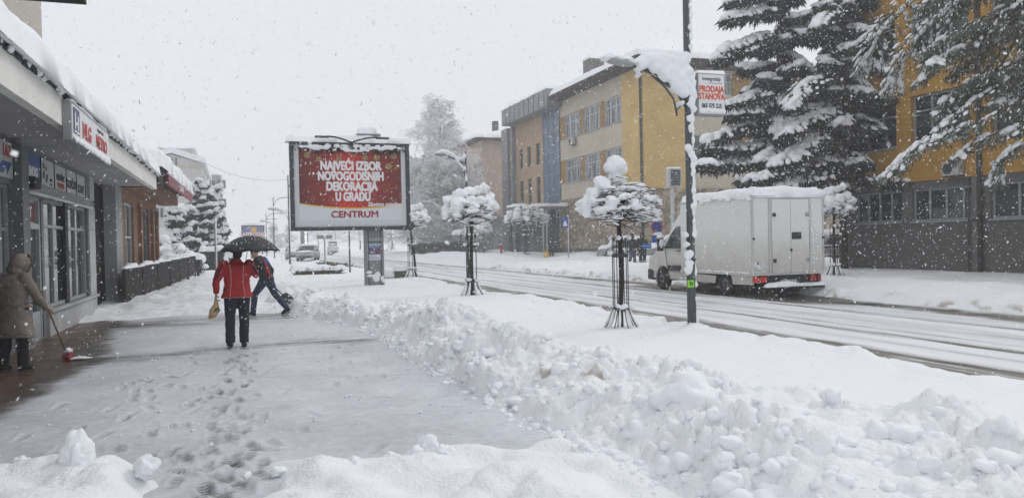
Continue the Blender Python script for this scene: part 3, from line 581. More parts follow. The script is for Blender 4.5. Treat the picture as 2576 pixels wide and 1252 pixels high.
# tan block seen above the roof, hanging sign
bl = thing('apartment_block', 'plain tan apartment block standing behind the shop roof', 'building', (-11, 40, 0))
c = aty(105, 60, 55); MB().box((c.x-14, 40, 0), (c.x, 55, 24)).build('wall', M('tan render', (.42, .375, .325), .85, .08, .6, .1, 6), bl)
MB().box((c.x-14.3, 39.6, 24), (c.x+.4, 55.4, 24.4)).build('roof', SOFF, bl)
a = aty(-60, 8, 6.5); b = aty(218, 13, 6.5); hg = thing('hanging_sign', 'black framed sign box hanging overhead in the upper corner', 'sign', (a.x, 6, a.z))
m = MB(); m.box((a.x-.6, 6, b.z), (b.x, 6.02, b.z+.05)); m.box((a.x-.6, 6.02, b.z), (b.x, 6.5, b.z+.03)); m.box((b.x-.03, 6, b.z+.05), (b.x, 6.5, b.z+.8)); m.box((a.x-.6, 6, b.z+.76), (b.x-.03, 6.5, b.z+.8)); m.build('frame', BLACK, hg)
MB().box((a.x-.55, 6.03, b.z+.05), (b.x-.035, 6.45, b.z+.75)).build('panel', M('greenish panel', (.16, .17, .14), .5, .2, 6), hg)
MB().box((a.x-.4, 6.2, b.z+.8), (a.x-.3, 6.3, b.z+2.5)).build('hanger', BLACK, hg)
# ================================================================== right: the long yellow building, the school-like block, the blue-glass block, the far house
YEL = M('ochre render', (.42, .225, .03), .85, .14, 1.2, .2, 10); YEL2 = M('light ochre render', (.58, .40, .15), .85, .12, .8, .2, 10)
GREYR = M('grey pebble render', (.11, .105, .10), .9, .15, 4, .6, 45); BEI = M('beige render', (.50, .44, .35), .85, .09, .9, .15, 10)
PIER = M('brown ochre pier', (.30, .17, .045), .8, .2, 2); PIPE = M('downpipe', (.045, .042, .04), .6, .3, 6)
CURT = bpy.data.materials.new('curtained glass'); CURT.use_nodes = True; t = CURT.node_tree; b = t.nodes['Principled BSDF']; b.inputs['Roughness'].default_value = .15
tc = t.nodes.new('ShaderNodeTexCoord'); mp = t.nodes.new('ShaderNodeMapping'); mp.inputs['Scale'].default_value = (5, 5, .25); n_ = t.nodes.new('ShaderNodeTexNoise'); n_.inputs['Scale'].default_value = 1.2; n_.inputs['Detail'].default_value = 4
cr = t.nodes.new('ShaderNodeValToRGB'); cr.color_ramp.elements[0].position = .42; cr.color_ramp.elements[0].color = (.05, .055, .06, 1); cr.color_ramp.elements[1].position = .58; cr.color_ramp.elements[1].color = (.36, .37, .38, 1)
t.links.new(tc.outputs['Object'], mp.inputs[0]); t.links.new(mp.outputs[0], n_.inputs[0]); t.links.new(n_.outputs[0], cr.inputs[0]); t.links.new(cr.outputs[0], b.inputs['Base Color'])
def Wst(X, Y1): return (Vector((X, Y1, 0)), Vector((0, -1, 0)), Vector((0, 0, 1)), Vector((-1, 0, 0)))   # faces the street (-X); u runs toward the camera
def ac_unit(loc, nx, label, sx=.8):
    t = thing('air_conditioner', label, 'air conditioner', loc, 0, 'air conditioning units on the facades'); x, y, z = loc
    w_ = sx; f = (lambda a, c, d: (x-d, y-a, z+c)) if nx else (lambda a, c, d: (x+a, y-d, z+c))
    m = MB(); m.prism([(0, 0), (w_, 0), (w_, .58), (0, .58)], lambda a, c: f(a, c, .06), lambda a, c: f(a, c, .36)); m.build('casing', M('ac casing', (.45, .45, .43), .5, .1, 5), t, bevel=.015)
    m = MB(); m.prism([(w_*.34+.23*math.cos(q), .29+.23*math.sin(q)) for q in np.linspace(0, 2*math.pi, 20)[:-1]], lambda a, c: f(a, c, .362), lambda a, c: f(a, c, .37)); m.build('fan', DARK, t)
    m = MB(); m.prism([(.05, -.05), (w_-.05, -.05), (w_-.05, 0), (.05, 0)], lambda a, c: f(a, c, 0), lambda a, c: f(a, c, .38)); m.build('bracket', DARK, t); return t
# --- long ochre building, near on the right
ob = thing('ochre_building', 'big ochre building with grey pebbled ground floor behind the spruces', 'building', (28.3, 30.4, 0))
Y1 = 30.44; Fo = Wst(28.3, Y1); U = lambda y: Y1-y
Lw = 24.0; zr = 13.4
wl = [(U(29.62), U(26.85)), (U(26.3), U(23.0)), (U(22.52), U(19.2)), (U(18.7), U(15.4)), (U(14.9), U(11.6))]
g = MB(); holes_wall(g, Fo, Lw, 3.92, [(a, b, 2.15, 3.58) for a, b in wl], .4); g.box((28.7, 30.04, 0), (40, 30.44, 3.92)); g.box((28.7, 30.04-Lw+.4, 0), (29, 30.04, 3.92)); g.build('ground_floor_wall', GREYR, ob)
Fo2 = (Fo[0]+Vector((-.06, .06, 3.92)), Fo[1], Fo[2], Fo[3]); ww = [(U(29.75), U(27.0)), (U(26.2), U(23.3)), (U(22.35), U(19.2)), (U(18.7), U(15.4)), (U(14.9), U(11.6))]
y_ = MB(); holes_wall(y_, Fo2, Lw, zr-3.92, [(a, b, 1.6, 3.75) for a, b in ww]+[(a, b, 5.55, 7.75) for a, b in ww], .46); y_.box((28.7, 30.04, 3.92), (40, 30.5, zr)); y_.build('upper_wall', YEL, ob)
for k, (a, b) in enumerate(wl): window(ob, Fo, a, b, 2.17, 3.58, 4 if k < 2 else 3, (), d=.14, bw=.09, fmat=FRAMEG, gmat=GLASS, sill=FRAMEG)
for a, b in ww:
    for z in (1.6, 5.55): window(ob, Fo2, a, b, z+.02, z+2.14, 3, (.68,), d=.2, bw=.09, fmat=FRAMEG, gmat=GLASS, sill=FRAMEG)
m = MB(); m.tube([(28.15, 22.9, .05), (28.15, 22.9, 13.4)], .09, 8); m.tube([(28.12, 23.35, .05), (28.12, 23.35, 3.9)], .05, 6); m.build('downpipe', PIPE, ob, True)
m = MB(); m.box((28.22, 22.95, .02), (28.299, 23.3, 3.9)); m.build('pilaster', M('grey pilaster', (.17, .165, .16), .9, .1, 4), ob)
MB().box((27.6, 30.44-Lw, zr), (40, 31.1, zr+.25)).build('roof', SOFF, ob)
snow_slab('roof_snow', ob, flat((27.6, 30.44-Lw, zr+.25), (0, 1, 0), (1, 0, 0)), Lw+.6, 12, .4, res=.4, seed=4)
ac_unit((28.24, 24.4, 4.0), True, 'air conditioner above the grey ground floor between windows'); ac_unit((28.24, 23.0, 8.75), True, 'air conditioner high beside the downpipe under upper window')
# --- mid building: street facade X=28.3 from Y=50 to 65.5, front at Y=50
mbd = thing('corner_building', 'three storey building with yellow corner, beige bands and stone base', 'building', (28.3, 50, 0))
Y1 = 65.5; Fm = Wst(28.3, Y1); U = lambda y: Y1-y; cols_ = [(64.3, 60.9), (60.25, 57.05), (56.3, 53.35)]
hl = [(U(a), U(b), z, z+2.12) for a, b in cols_ for z in (6.72, 10.72)]
LW = Y1-53.25; m = MB()
Fm5 = (Fm[0]+Vector((0, 0, 5.3)), *Fm[1:]); holes_wall(m, Fm5, LW, 14.3-5.3, [(a, b, c-5.3, d-5.3) for a, b, c, d in hl], .35); m.box((32.0, 50.03, 5.3), (46, 50.3, 6.5)); m.box((32.0, 50.03, 9.4), (46, 50.3, 12.38)); m.box((32.0, 50.03, 14.1), (46, 50.3, 15.2)); m.build('beige_wall', BEI, mbd)
m = MB(); m.box((28.28, 50.0, 5.3), (28.65, 53.25, 14.3)); m.box((28.65, 50.0, 5.3), (32.0, 50.35, 15.0)); m.build('yellow_wall', YEL2, mbd)
def pier(*q): MB().fb(Fm, *q, -.1, .02).build('pier', PIER, mbd)
for z in (6.72, 10.72):
    for a, b in ((60.9, 60.25), (57.05, 56.3), (65.3, 64.32)): pier(U(a)+.01, U(b)-.01, z, z+2.12)
for x0, x1 in ((36.1, 37.65), (40.6, 42)): MB().box((x0, 49.98, 12.38), (x1, 50.3, 14.1)).build('pier', PIER, mbd); MB().box((x0+.1, 49.98, 6.5), (x1, 50.3, 9.4)).build('pier', PIER, mbd)
for a, b, c, d in hl: window(mbd, Fm, a+.02, b-.02, c+.02, d-.02, 3, (.66,), d=.15, bw=.09, gmat=CURT, sill=FRAMEG)
Fs = frame((32.0, 50.03, 0), (1, 0, 0)); Fs = (Fs[0], Fs[1], Fs[2], Vector((0, -1, 0)))
for x0, x1 in ((.05, 4.1), (5.7, 8.5)):
    window(mbd, Fs, x0, x1, 12.4, 14.08, 3, (.6,), d=.12, bw=.09, gmat=CURT); window(mbd, Fs, x0, x1, 6.52, 9.38, 3, (.62,), d=.12, bw=.1, gmat=GLASSF)
# stone base
STON = bpy.data.materials.new('rubble stone'); STON.use_nodes = True; t = STON.node_tree; b = t.nodes['Principled BSDF']; b.inputs['Roughness'].default_value = .9
tc = t.nodes.new('ShaderNodeTexCoord'); mp = t.nodes.new('ShaderNodeMapping'); mp.inputs['Scale'].default_value = (1.6, 1.6, 2.6); vo = t.nodes.new('ShaderNodeTexVoronoi'); vo.inputs['Scale'].default_value = 1.0
ve = t.nodes.new('ShaderNodeTexVoronoi'); ve.feature = 'DISTANCE_TO_EDGE'; ve.inputs['Scale'].default_value = 1.0
c1 = t.nodes.new('ShaderNodeValToRGB'); c1.color_ramp.elements[0].color = (.20, .16, .12, 1); c1.color_ramp.elements[1].color = (.46, .38, .28, 1)
c2 = t.nodes.new('ShaderNodeValToRGB'); c2.color_ramp.elements[0].color = (.22, .22, .22, 1); c2.color_ramp.elements[1].position = .06; c2.color_ramp.elements[1].color = (1, 1, 1, 1)
mm = t.nodes.new('ShaderNodeMixRGB'); mm.blend_type = 'MULTIPLY'; mm.inputs[0].default_value = 1
sp_ = t.nodes.new('ShaderNodeSeparateColor')
for q in (vo, ve): t.links.new(mp.outputs[0], q.inputs['Vector'])
t.links.new(tc.outputs['Object'], mp.inputs[0]); t.links.new(vo.outputs['Color'], sp_.inputs[0]); t.links.new(sp_.outputs[0], c1.inputs[0]); t.links.new(ve.outputs['Distance'], c2.inputs[0])
t.links.new(c1.outputs[0], mm.inputs[1]); t.links.new(c2.outputs[0], mm.inputs[2]); t.links.new(mm.outputs[0], b.inputs['Base Color'])
m = MB(); m.box((28.2, 49.9, -.2), (28.7, 65.6, 5.3)); m.box((28.7, 49.9, -.2), (46, 50.4, 5.3)); m.build('stone_base', STON, mbd)
m = MB(); m.box((28.12, 49.8, -.2), (28.2, 65.6, .9)); m.build('dark_plinth', GREYR, mbd)
m = MB(); m.tube([(28.12, 50.08, .3), (28.12, 50.08, 14.6)], .1, 8); m.build('downpipe', PIPE, mbd, True)
# hipped roof with tiled eaves
EAV = M('dark tiled eaves', (.05, .043, .04), .85, .35, 5, .4, 12)
ez = 14.45; x0, x1, y0, y1 = 27.1, 47, 48.7, 66.4
V = [(x0, y0, ez), (x1, y0, ez+.1), (x1, y1, ez), (x0, y1, ez), (x0+7, y0+7, ez+3.0), (x1-3, y0+7, ez+3.0), (x1-3, y1-3, ez+3.0), (x0+7, y1-3, ez+3.0)]
V2 = [(p[0], p[1], p[2]+.22) for p in V]
Fq = [(0, 1, 5, 4), (1, 2, 6, 5), (2, 3, 7, 6), (3, 0, 4, 7), (4, 5, 6, 7)]
m = MB(); m.add(V+V2, [f[::-1] for f in Fq]+[tuple(i+8 for i in f) for f in Fq]+[(0, 1, 9, 8), (1, 2, 10, 9), (2, 3, 11, 10), (3, 0, 8, 11)])
m.prism([(x0+.05, y0+.05), (x0+1.3, y0+.05), (x0+1.3, y1-.1), (x0+.05, y1-.1)], lambda a, b: (a, b, ez-.18), lambda a, b: (a, b, ez-.02)); m.prism([(x0+1.3, y0+.05), (x1, y0+.05), (x1, y0+1.3), (x0+1.3, y0+1.3)], lambda a, b: (a, b, ez-.18), lambda a, b: (a, b, ez-.02))
for k in range(60): m.box((x0-.1, y0+.3*k, ez-.02), (x0+.08, y0+.3*k+.2, ez+.24))
for k in range(66): m.box((x0+.3*k, y0-.1, ez-.02), (x0+.3*k+.2, y0+.08, ez+.25))
rf = m.build('roof', EAV, mbd)
def hip_snow():
    n = 90; xs = np.linspace(x0-.12, x1, n); ys = np.linspace(y0-.12, y1, n); A, B = np.meshgrid(xs, ys, indexing='ij')
    dd = np.minimum(np.minimum(A-x0, x1-A), np.minimum(B-y0, y1-B)); e = np.clip((dd+.12)/.4, 0, 1); Z = ez+.2+np.clip(np.maximum(dd, 0), 0, 7)*3/7+.42*np.sqrt(1-(1-e)**2)*(1+.15*fbm(A/.9, B/.9, 4, 3))+.05*(e > 0)
    return A, B, Z, xs, ys
A, B, Z, xs, ys = hip_snow(); g_ = grid('roof_snow', xs, ys, Z, SNOW); g_.parent = rf; del g_['kind']
c = aty(1497, 160, 62); m = MB(); m.box((c.x-.8, 61.4, 15), (c.x+.6, 62.8, c.z+.3)); ch = m.build('chimney', M('grey chimney', (.16, .15, .145), .9, .2, 3), rf)
snow_slab('chimney_snow', rf, flat((c.x-.85, 61.35, c.z+.3), (1, 0, 0), (0, 1, 0)), 1.5, 1.5, .3, res=.15, seed=3)
ac_unit((28.24, 62.6, 10.0), True, 'air conditioner below the upper window nearest the blue glass strip', .9); ac_unit((28.24, 57.7, 5.95), True, 'air conditioner just above the stone base of the corner building', .9)
# --- blue-glass building
gb = thing('office_building', 'tan office block with slanted grey overhang and blue glass strip', 'building', (28.3, 66, 0))
TAN = M('tan brickwork', (.42, .30, .20), .85, .12, 1.2, .3, 12); BLU = M('blue glass', (.13, .185, .27), .12, .25, .5, spec=.7); CLAD = M('grey metal cladding', (.21, .22, .23), .5, .2, .7)
def YX(px, X=28.3): return atx(px, 500, X).y
ya, yb, yc, yd = YX(1412), YX(1371), YX(1300), YX(1283)
Fg = Wst(28.3, yd); Lg = yd-ya; tb = [YX(q) for q in (1355, 1333, 1313)]
zA = atx(1340, 365, 28.3).z; zB = atx(1340, 417, 28.3).z; zC = atx(1340, 448, 28.3).z; zD = atx(1340, 512, 28.3).z
hs_ = [(yd-y-.5, yd-y+.55, a, b) for y in tb for a, b in ((zD, zC), (zB, zA))]
ztop = atx(1400, 272, 28.3).z
m = MB(); holes_wall(m, Fg, Lg-(yb-ya), ztop, [(max(a, 0), b, c_, d) for a, b, c_, d in hs_], .3); m.build('wall', TAN, gb)
for a, b, c_, d in hs_: window(gb, Fg, a, b, c_, d, 1, (), d=.16, bw=.06, fmat=DARK, gmat=GLASSF)
fb_ = MB(); Ub = yd-yb
fb_.fb(Fg, Ub, Lg, 3.8, ztop, -.2, .08); gs = fb_.build('glass_strip', BLU, gb)
m = MB()
for z in np.arange(3.8, ztop, 2.0): m.fb(Fg, Ub, Lg, z, z+.08, .08, .12)
for q in (0, .33, .66, .99): m.fb(Fg, Ub+(Lg-Ub)*q, Ub+(Lg-Ub)*q+.07, 3.8, ztop, .081, .13)
m.build('mullion', CLAD, gs)
m = MB(); m.box((28.0, yd-.3, -.2), (28.6, yd+1.6, ztop)); m.box((27.9, yc, -.2), (28.3, yc+.5, ztop)); m.build('dark_column', CLAD, gb)
m = MB(); m.fb(Fg, 0, Lg, -.2, atx(1340, 535, 28.3).z, .0, .06); m.build('ground_floor_glazing', GLASSF, gb)
zo = atx(1262, 296, 26.8); ye = zo.y
m = MB(); m.prism([(ztop-.1, 0), (ztop+1.5, 0), (ztop+1.5, 1), (ztop-.1, 1)], lambda a, b: (26.8 if b == 0 else 40, ye, a), lambda a, b: (26.8 if b == 0 else 40, ya-.6, a)); m.build('overhang', CLAD, gb)
m = MB()
for k in range(9): y = ya+(ye-ya)*k/9; m.box((26.77, y, ztop-.05), (26.80, y+.05, ztop+1.45))
m.build('cladding_seam', DARK, gb)
snow_slab('roof_snow', gb, flat((26.8, ya-.6, ztop+1.5), (0, 1, 0), (1, 0, 0)), ye-ya+.6, 12, .4, res=.35, seed=5, lump=.12)
# --- pinkish house further on
hb = thing('pink_house', 'plain pinkish house with snowy hip roof beyond the office block', 'house', (28.3, 90, 0))
PNK = M('pinkish render', (.50, .385, .30), .85, .07, .8, .1, 8); PNK2 = M('greyish render', (.36, .30, .25), .85, .1, .8)
yk = YX(1213); zt = atx(1213, 352, 28.3).z; yl = YX(1150)
Fh = Wst(28.3, yl); m = MB(); m.box((28.3, yk, -.3), (40, yl, zt)); m.build('wall', PNK, hb)
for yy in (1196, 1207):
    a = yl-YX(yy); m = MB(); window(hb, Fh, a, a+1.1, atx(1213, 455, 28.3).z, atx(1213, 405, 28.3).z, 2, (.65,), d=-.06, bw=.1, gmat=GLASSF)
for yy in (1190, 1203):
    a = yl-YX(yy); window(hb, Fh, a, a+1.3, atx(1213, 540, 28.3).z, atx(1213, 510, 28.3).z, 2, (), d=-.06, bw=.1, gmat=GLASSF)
m = MB(); m.box((28.1, yk-.1, -.3), (28.3, yl, atx(1213, 545, 28.3).z)); m.box((28.3, yk-.12, -.3), (40, yk, atx(1213, 545, 28.3).z)); m.build('base', M('grey base', (.2, .2, .2), .9, .1, 2), hb)
m = MB(); m.box((27.3, yk-1, zt), (40, yl, zt+.25)); r_ = m.build('roof', EAV, hb)
V, Fc = slab(flat((27.3, yk-1, zt+.25), (0, 1, 0), (1, 0, 0)), yl-yk, 12.7, .5, res=.4, seed=8, lump=.1); V[:, 2] += np.clip((V[:, 0]-27.3)*.22, 0, 2.2)*np.clip((V[:, 1]-yk+1)*.3, 0, 1)*(V[:, 2] > zt+.3)
obj('roof_snow', arr_mesh('roof_snow', V, Fc, SNOW), r_)
m = MB(); m.box((31, yk+3, zt), (31.6, yk+3.8, zt+2.9)); m.build('chimney', GREYR, r_)
# ================================================================== advertising board
GRAYP = M('grey painted steel', (.21, .225, .225), .5, .15, 5, .15, 30)
def Fsouth(x, y): return (Vector((x, y, 0)), Vector((1, 0, 0)), Vector((0, 0, 1)), Vector((0, -1, 0)))
YB = 26.9
TLc = aty(724, 356, YB); BRc = aty(1033, 573, YB); TRc = aty(1028, 362, YB); BLc = aty(736, 585, YB)
bx0 = (TLc.x+BLc.x)/2; bx1 = (TRc.x+BRc.x)/2; bz1 = (TLc.z+TRc.z)/2; bz0 = (BLc.z+BRc.z)/2
BWd = bx1-bx0; BHt = bz1-bz0
bb = thing('billboard', 'large red festive billboard with white capitals on a grey pillar', 'billboard', (4.55, YB+.2, .25))
Fb_ = Fsouth(bx0, YB); Fb_[0].z = bz0
P_ = MB(); px0 = aty(917, 640, YB+.3).x; px1 = aty(964, 640, YB+.3).x
P_.box((px0, YB+.14, .0), (px1, YB+.5, bz0+.02)); pil = P_.build('pillar', GRAYP, bb, bevel=.02)
m = MB(); m.box((px0+.10, YB+.125, .2), (px0+.13, YB+.139, bz0)); m.box((px1-.12, YB+.125, .2), (px1-.09, YB+.139, bz0)); m.box((px0+.1, YB+.12, bz0-.45), (px1-.1, YB+.139, bz0-.42)); m.build('seam', DARK, pil)
Fp = Fsouth(0, YB+.138); pc = (px0+px1)/2
ps = MB().fb(Fp, pc-.24, pc+.22, 1.12, 1.75, .004, .008).build('poster', M('poster paper', (.55, .57, .62), .6, .05, 8), pil)
MB().fb(Fp, pc-.22, pc+.20, 1.32, 1.62, .009, .011).build('poster_picture', M('poster navy', (.05, .09, .22), .5, .9, 9), ps)
m = MB(); m.fb(Fp, pc-.16, pc+.0, 1.36, 1.44, .012, .0125); m.build('poster_patch', M('poster tan', (.5, .32, .2), .6), ps); MB().fb(Fp, pc+.08, pc+.17, 1.37, 1.5, .012, .0125).build('poster_patch', TXR, ps)
text('NOVA GOD', .075, M('cyan ink', (.0, .22, .35), .6), ps, (pc-.0, YB+.126, 1.68), (1, 0, 0), (0, 0, 1), 'lettering', .002, 1.0, ext=.001)
text('15.12 - 31.12', .06, TXW, ps, (pc-.01, YB+.1245, 1.57), (1, 0, 0), (0, 0, 1), 'lettering', .001, 1.0, ext=.001); text('www  info', .07, M('violet ink', (.15, .12, .3), .6), ps, (pc-.01, YB+.127, 1.21), (1, 0, 0), (0, 0, 1), 'lettering', .001, 1, ext=.001)
m = MB(); m.fb(Fp, pc-.2, pc+.25, 1.78, 1.9, .004, .03); m.build('notice_frame', FRAMEG, pil)
m = MB(); m.fb(Fp, pc-.24, pc-.15, 2.37, 2.46, .003, .006); m.build('yellow_label', M('yellow label', (.65, .6, .08), .6), pil)
m = MB(); m.ball((pc+.05, YB+.13, .55), (.14, .03, .16), 3, noise=.4, seed=3); m.ball((pc-.17, YB+.13, .58), (.12, .02, .05), 2, noise=.4, seed=4); m.ball((pc-.22, YB+.13, .7), (.1, .02, .06), 2, noise=.5, seed=5); m.ball((pc+.26, YB+.13, .45), (.06, .02, .12), 2, noise=.4, seed=8)
m.build('stuck_snow', SNOW, pil, True)
fwid = .125; m = MB()
m.fb(Fb_, 0, fwid, 0, BHt, -.3, .06); m.fb(Fb_, BWd-fwid, BWd, 0, BHt, -.3, .06); m.fb(Fb_, fwid, BWd-fwid, 0, fwid, -.3, .06); m.fb(Fb_, fwid, BWd-fwid, BHt-fwid*.8, BHt, -.3, .06); m.build('frame', M('charcoal frame', (.04, .045, .05), .55, .25, 8), bb, bevel=.015)
MB().fb(Fb_, fwid+.01, BWd-fwid-.01, fwid+.01, BHt-fwid*.8-.01, -.29, -.02).build('backing', M('billboard white border', (.62, .64, .67), .5, .05, 3), bb)
a0, a1, c0, c1 = fwid+.17, BWd-fwid-.17, fwid+.2, BHt-fwid*.8-.1
RED = bpy.data.materials.new('printed red'); RED.use_nodes = True; t = RED.node_tree; b = t.nodes['Principled BSDF']; b.inputs['Roughness'].default_value = .5
tc = t.nodes.new('ShaderNodeTexCoord'); sx_ = t.nodes.new('ShaderNodeSeparateXYZ'); t.links.new(tc.outputs['Generated'], sx_.inputs[0])
cr = t.nodes.new('ShaderNodeValToRGB'); e = cr.color_ramp.elements; e[0].position = 0; e[0].color = (.12, .009, .007, 1); e[1].position = 1; e[1].color = (.15, .012, .008, 1)
for p, c in ((.25, (.23, .014, .010, 1)), (.5, (.58, .022, .014, 1)), (.75, (.24, .014, .01, 1))): q = e.new(p); q.color = c
n_ = t.nodes.new('ShaderNodeTexNoise'); n_.inputs['Scale'].default_value = 3.5; n_.inputs['Detail'].default_value = 5; t.links.new(tc.outputs['Generated'], n_.inputs[0]); mmx = t.nodes.new('ShaderNodeMath'); mmx.operation = 'MULTIPLY_ADD'; mmx.inputs[1].default_value = .3; mmx.inputs[2].default_value = -.15
ad = t.nodes.new('ShaderNodeMath'); t.links.new(n_.outputs[0], mmx.inputs[0]); t.links.new(mmx.outputs[0], ad.inputs[0]); t.links.new(sx_.outputs[0], ad.inputs[1]); t.links.new(ad.outputs[0], cr.inputs[0]); t.links.new(cr.outputs[0], b.inputs['Base Color'])
post = MB().fb(Fb_, a0, a1, c0, c1, -.018, -.008).build('poster', M('poster white', (.66, .68, .71), .5, .03, 3), bb)
Wp = a1-a0; Hp_ = c1-c0; P3 = lambda u, v, n: Vector((bx0+a0+Wp*u, YB+n, bz0+c0+Hp_*v))
cv = [(u, .18+.06*(2*u-1.05)**2) for u in np.linspace(0, 1, 24)]
MB().prism(cv+[(1, 1), (0, 1)], lambda a, b: P3(a, b, .0075), lambda a, b: P3(a, b, .004)).build('red_field', RED, post)
MB().prism([(u, v+.004) for u, v in cv]+[(u, v-.012-.006*u) for u, v in reversed(cv)], lambda a, b: P3(a, b, .004), lambda a, b: P3(a, b, .001)).build('yellow_line', M('yellow ink', (.70, .42, .02), .5), post)
WI = M('white ink', (.78, .78, .79), .5, 0); RI = M('dark red ink', (.30, .008, .012), .5, 0)
for body, u, v, wd in (('NAJVEĆI IZBOR', .50, .755, .60), ('NOVOGODIŠNJIH', .50, .612, .645), ('DEKORACIJA', .505, .470, .505), ('U GRADU', .515, .328, .345)):
    o = text(body, .415, WI, post, P3(u, v, -.001), (1, 0, 0), (0, 0, 1), 'lettering', 0, .74, ext=.002, fat=.019); k = wd*Wp/o.dimensions.x
    me = o.data; c = P3(u, v, 0).x; [setattr(q.co, 'x', c+(q.co.x-c)*k) for q in me.vertices]
text('Slavimo zajedno,', .215, WI, post, P3(.83, .225, -.002), (1, 0, 0), (0, 0, 1), 'lettering', 0, .84, shear=.3, ext=.002, fat=.005)
text('CENTRUM', .31, RI, post, P3(.53, .085, .004), (1, 0, 0), (0, 0, 1), 'lettering', 0, 1.12, ext=.002, fat=.012)
GOLD = M('gold bauble print', (.30, .19, .07), .4, .5, 30); OR = M('orange star print', (.62, .25, .02), .5, .1)
for u, v, r in ((.08, .90, .030), (.19, .85, .026), (.385, .85, .03), (.53, .92, .026), (.64, .88, .028), (.755, .88, .032), (.93, .91, .034), (.875, .76, .034)):
    MB().prism([(r*Wp*math.cos(q), r*Wp*math.sin(q)) for q in np.linspace(0, 2*math.pi, 18)[:-1]], lambda a, b: P3(u, v, .003)+Vector((a, 0, b)), lambda a, b: P3(u, v, .0005)+Vector((a, 0, b))).build('bauble', GOLD, post)
for u, v, r in ((.95, .77, .06), (.31, .18+.1, .038), (.86, .45, .06), (.72, .66, .035), (.13, .34, .03), (.99, .33, .025), (.52, .50, .03)):
    m = MB()
    for k in range(6):
        q = k*math.pi/3; d = Vector((math.cos(q), 0, math.sin(q))); c = P3(u, v, .0025); m.bar(c, c+d*r*Wp, .016, .003)
        for s_ in (-1, 1): q2 = q+s_*.9; e2 = c+d*r*Wp*.55; m.bar(e2, e2+Vector((math.cos(q2), 0, math.sin(q2)))*r*Wp*.35, .013, .003)
    m.build('star_print', OR, post)
snow_slab('snow_cap', bb, flat((bx0-.08, YB-.08, bz1), (1, 0, 0), (0, 1, 0)), BWd+.12, .42, .24, over=.05, res=.05, seed=3, lump=.22)
m = MB()
for k in range(70):
    u = rng.random(); z = bz1-.10-.20*rng.random()*math.sin(u*3.1)**.5; r = rng.uniform(.03, .075)
    if .15 < u < .95 or rng.random() < .3: m.ball((bx0+.1+BWd*.94*u, YB-.09, z), (r*1.7, .05, r), 2, noise=.5, seed=k)
m.melt('snow_fringe', SNOW, bb, .03, 2)
tw = MB()
for k in range(130):
    u = rng.random(); x = bx0+.12+(BWd-.24)*u; z = bz1-.12-.2*rng.random(); tw.bar((x, YB-.07, z), (x+rng.uniform(-.12, .12), YB-.1, z-rng.uniform(.02, .12)), .03)
tw.build('fir_garland', M('dark fir garland', (.012, .02, .012), .9, .3, 9), bb)
c = P3(.49, 1.06, -.3); ar = MB()
for s_ in (-1, 1): ar.tube([c+Vector((s_*q*1.0, -.15-.3*q, .0+.16*math.sin(q*2.2))) for q in (0, .25, .5, .75, 1.)], .03, 6); ar.box((c.x+s_*1.0-.22, c.y-.5, c.z+.10), (c.x+s_*1.0+.22, c.y-.38, c.z+.16))
ar.build('lamp_arm', DARK, bb, True)
q = aty(922, 326, YB+.2); l_ = MB().box((q.x-.35, YB+.0, bz1+.26), (q.x+.45, YB+.35, bz1+.33)).build('top_box', FRAMEG, bb); MB().box((q.x+.1, YB+.1, bz1-.02), (q.x+.16, YB+.16, bz1+.26)).build('top_box_post', DARK, bb)
snow_slab('snow_block', l_, flat((q.x-.35, YB-.02, bz1+.33), (1, 0, 0), (0, 1, 0)), .68, .4, .29, over=.02, res=.04, seed=2, lump=.08)
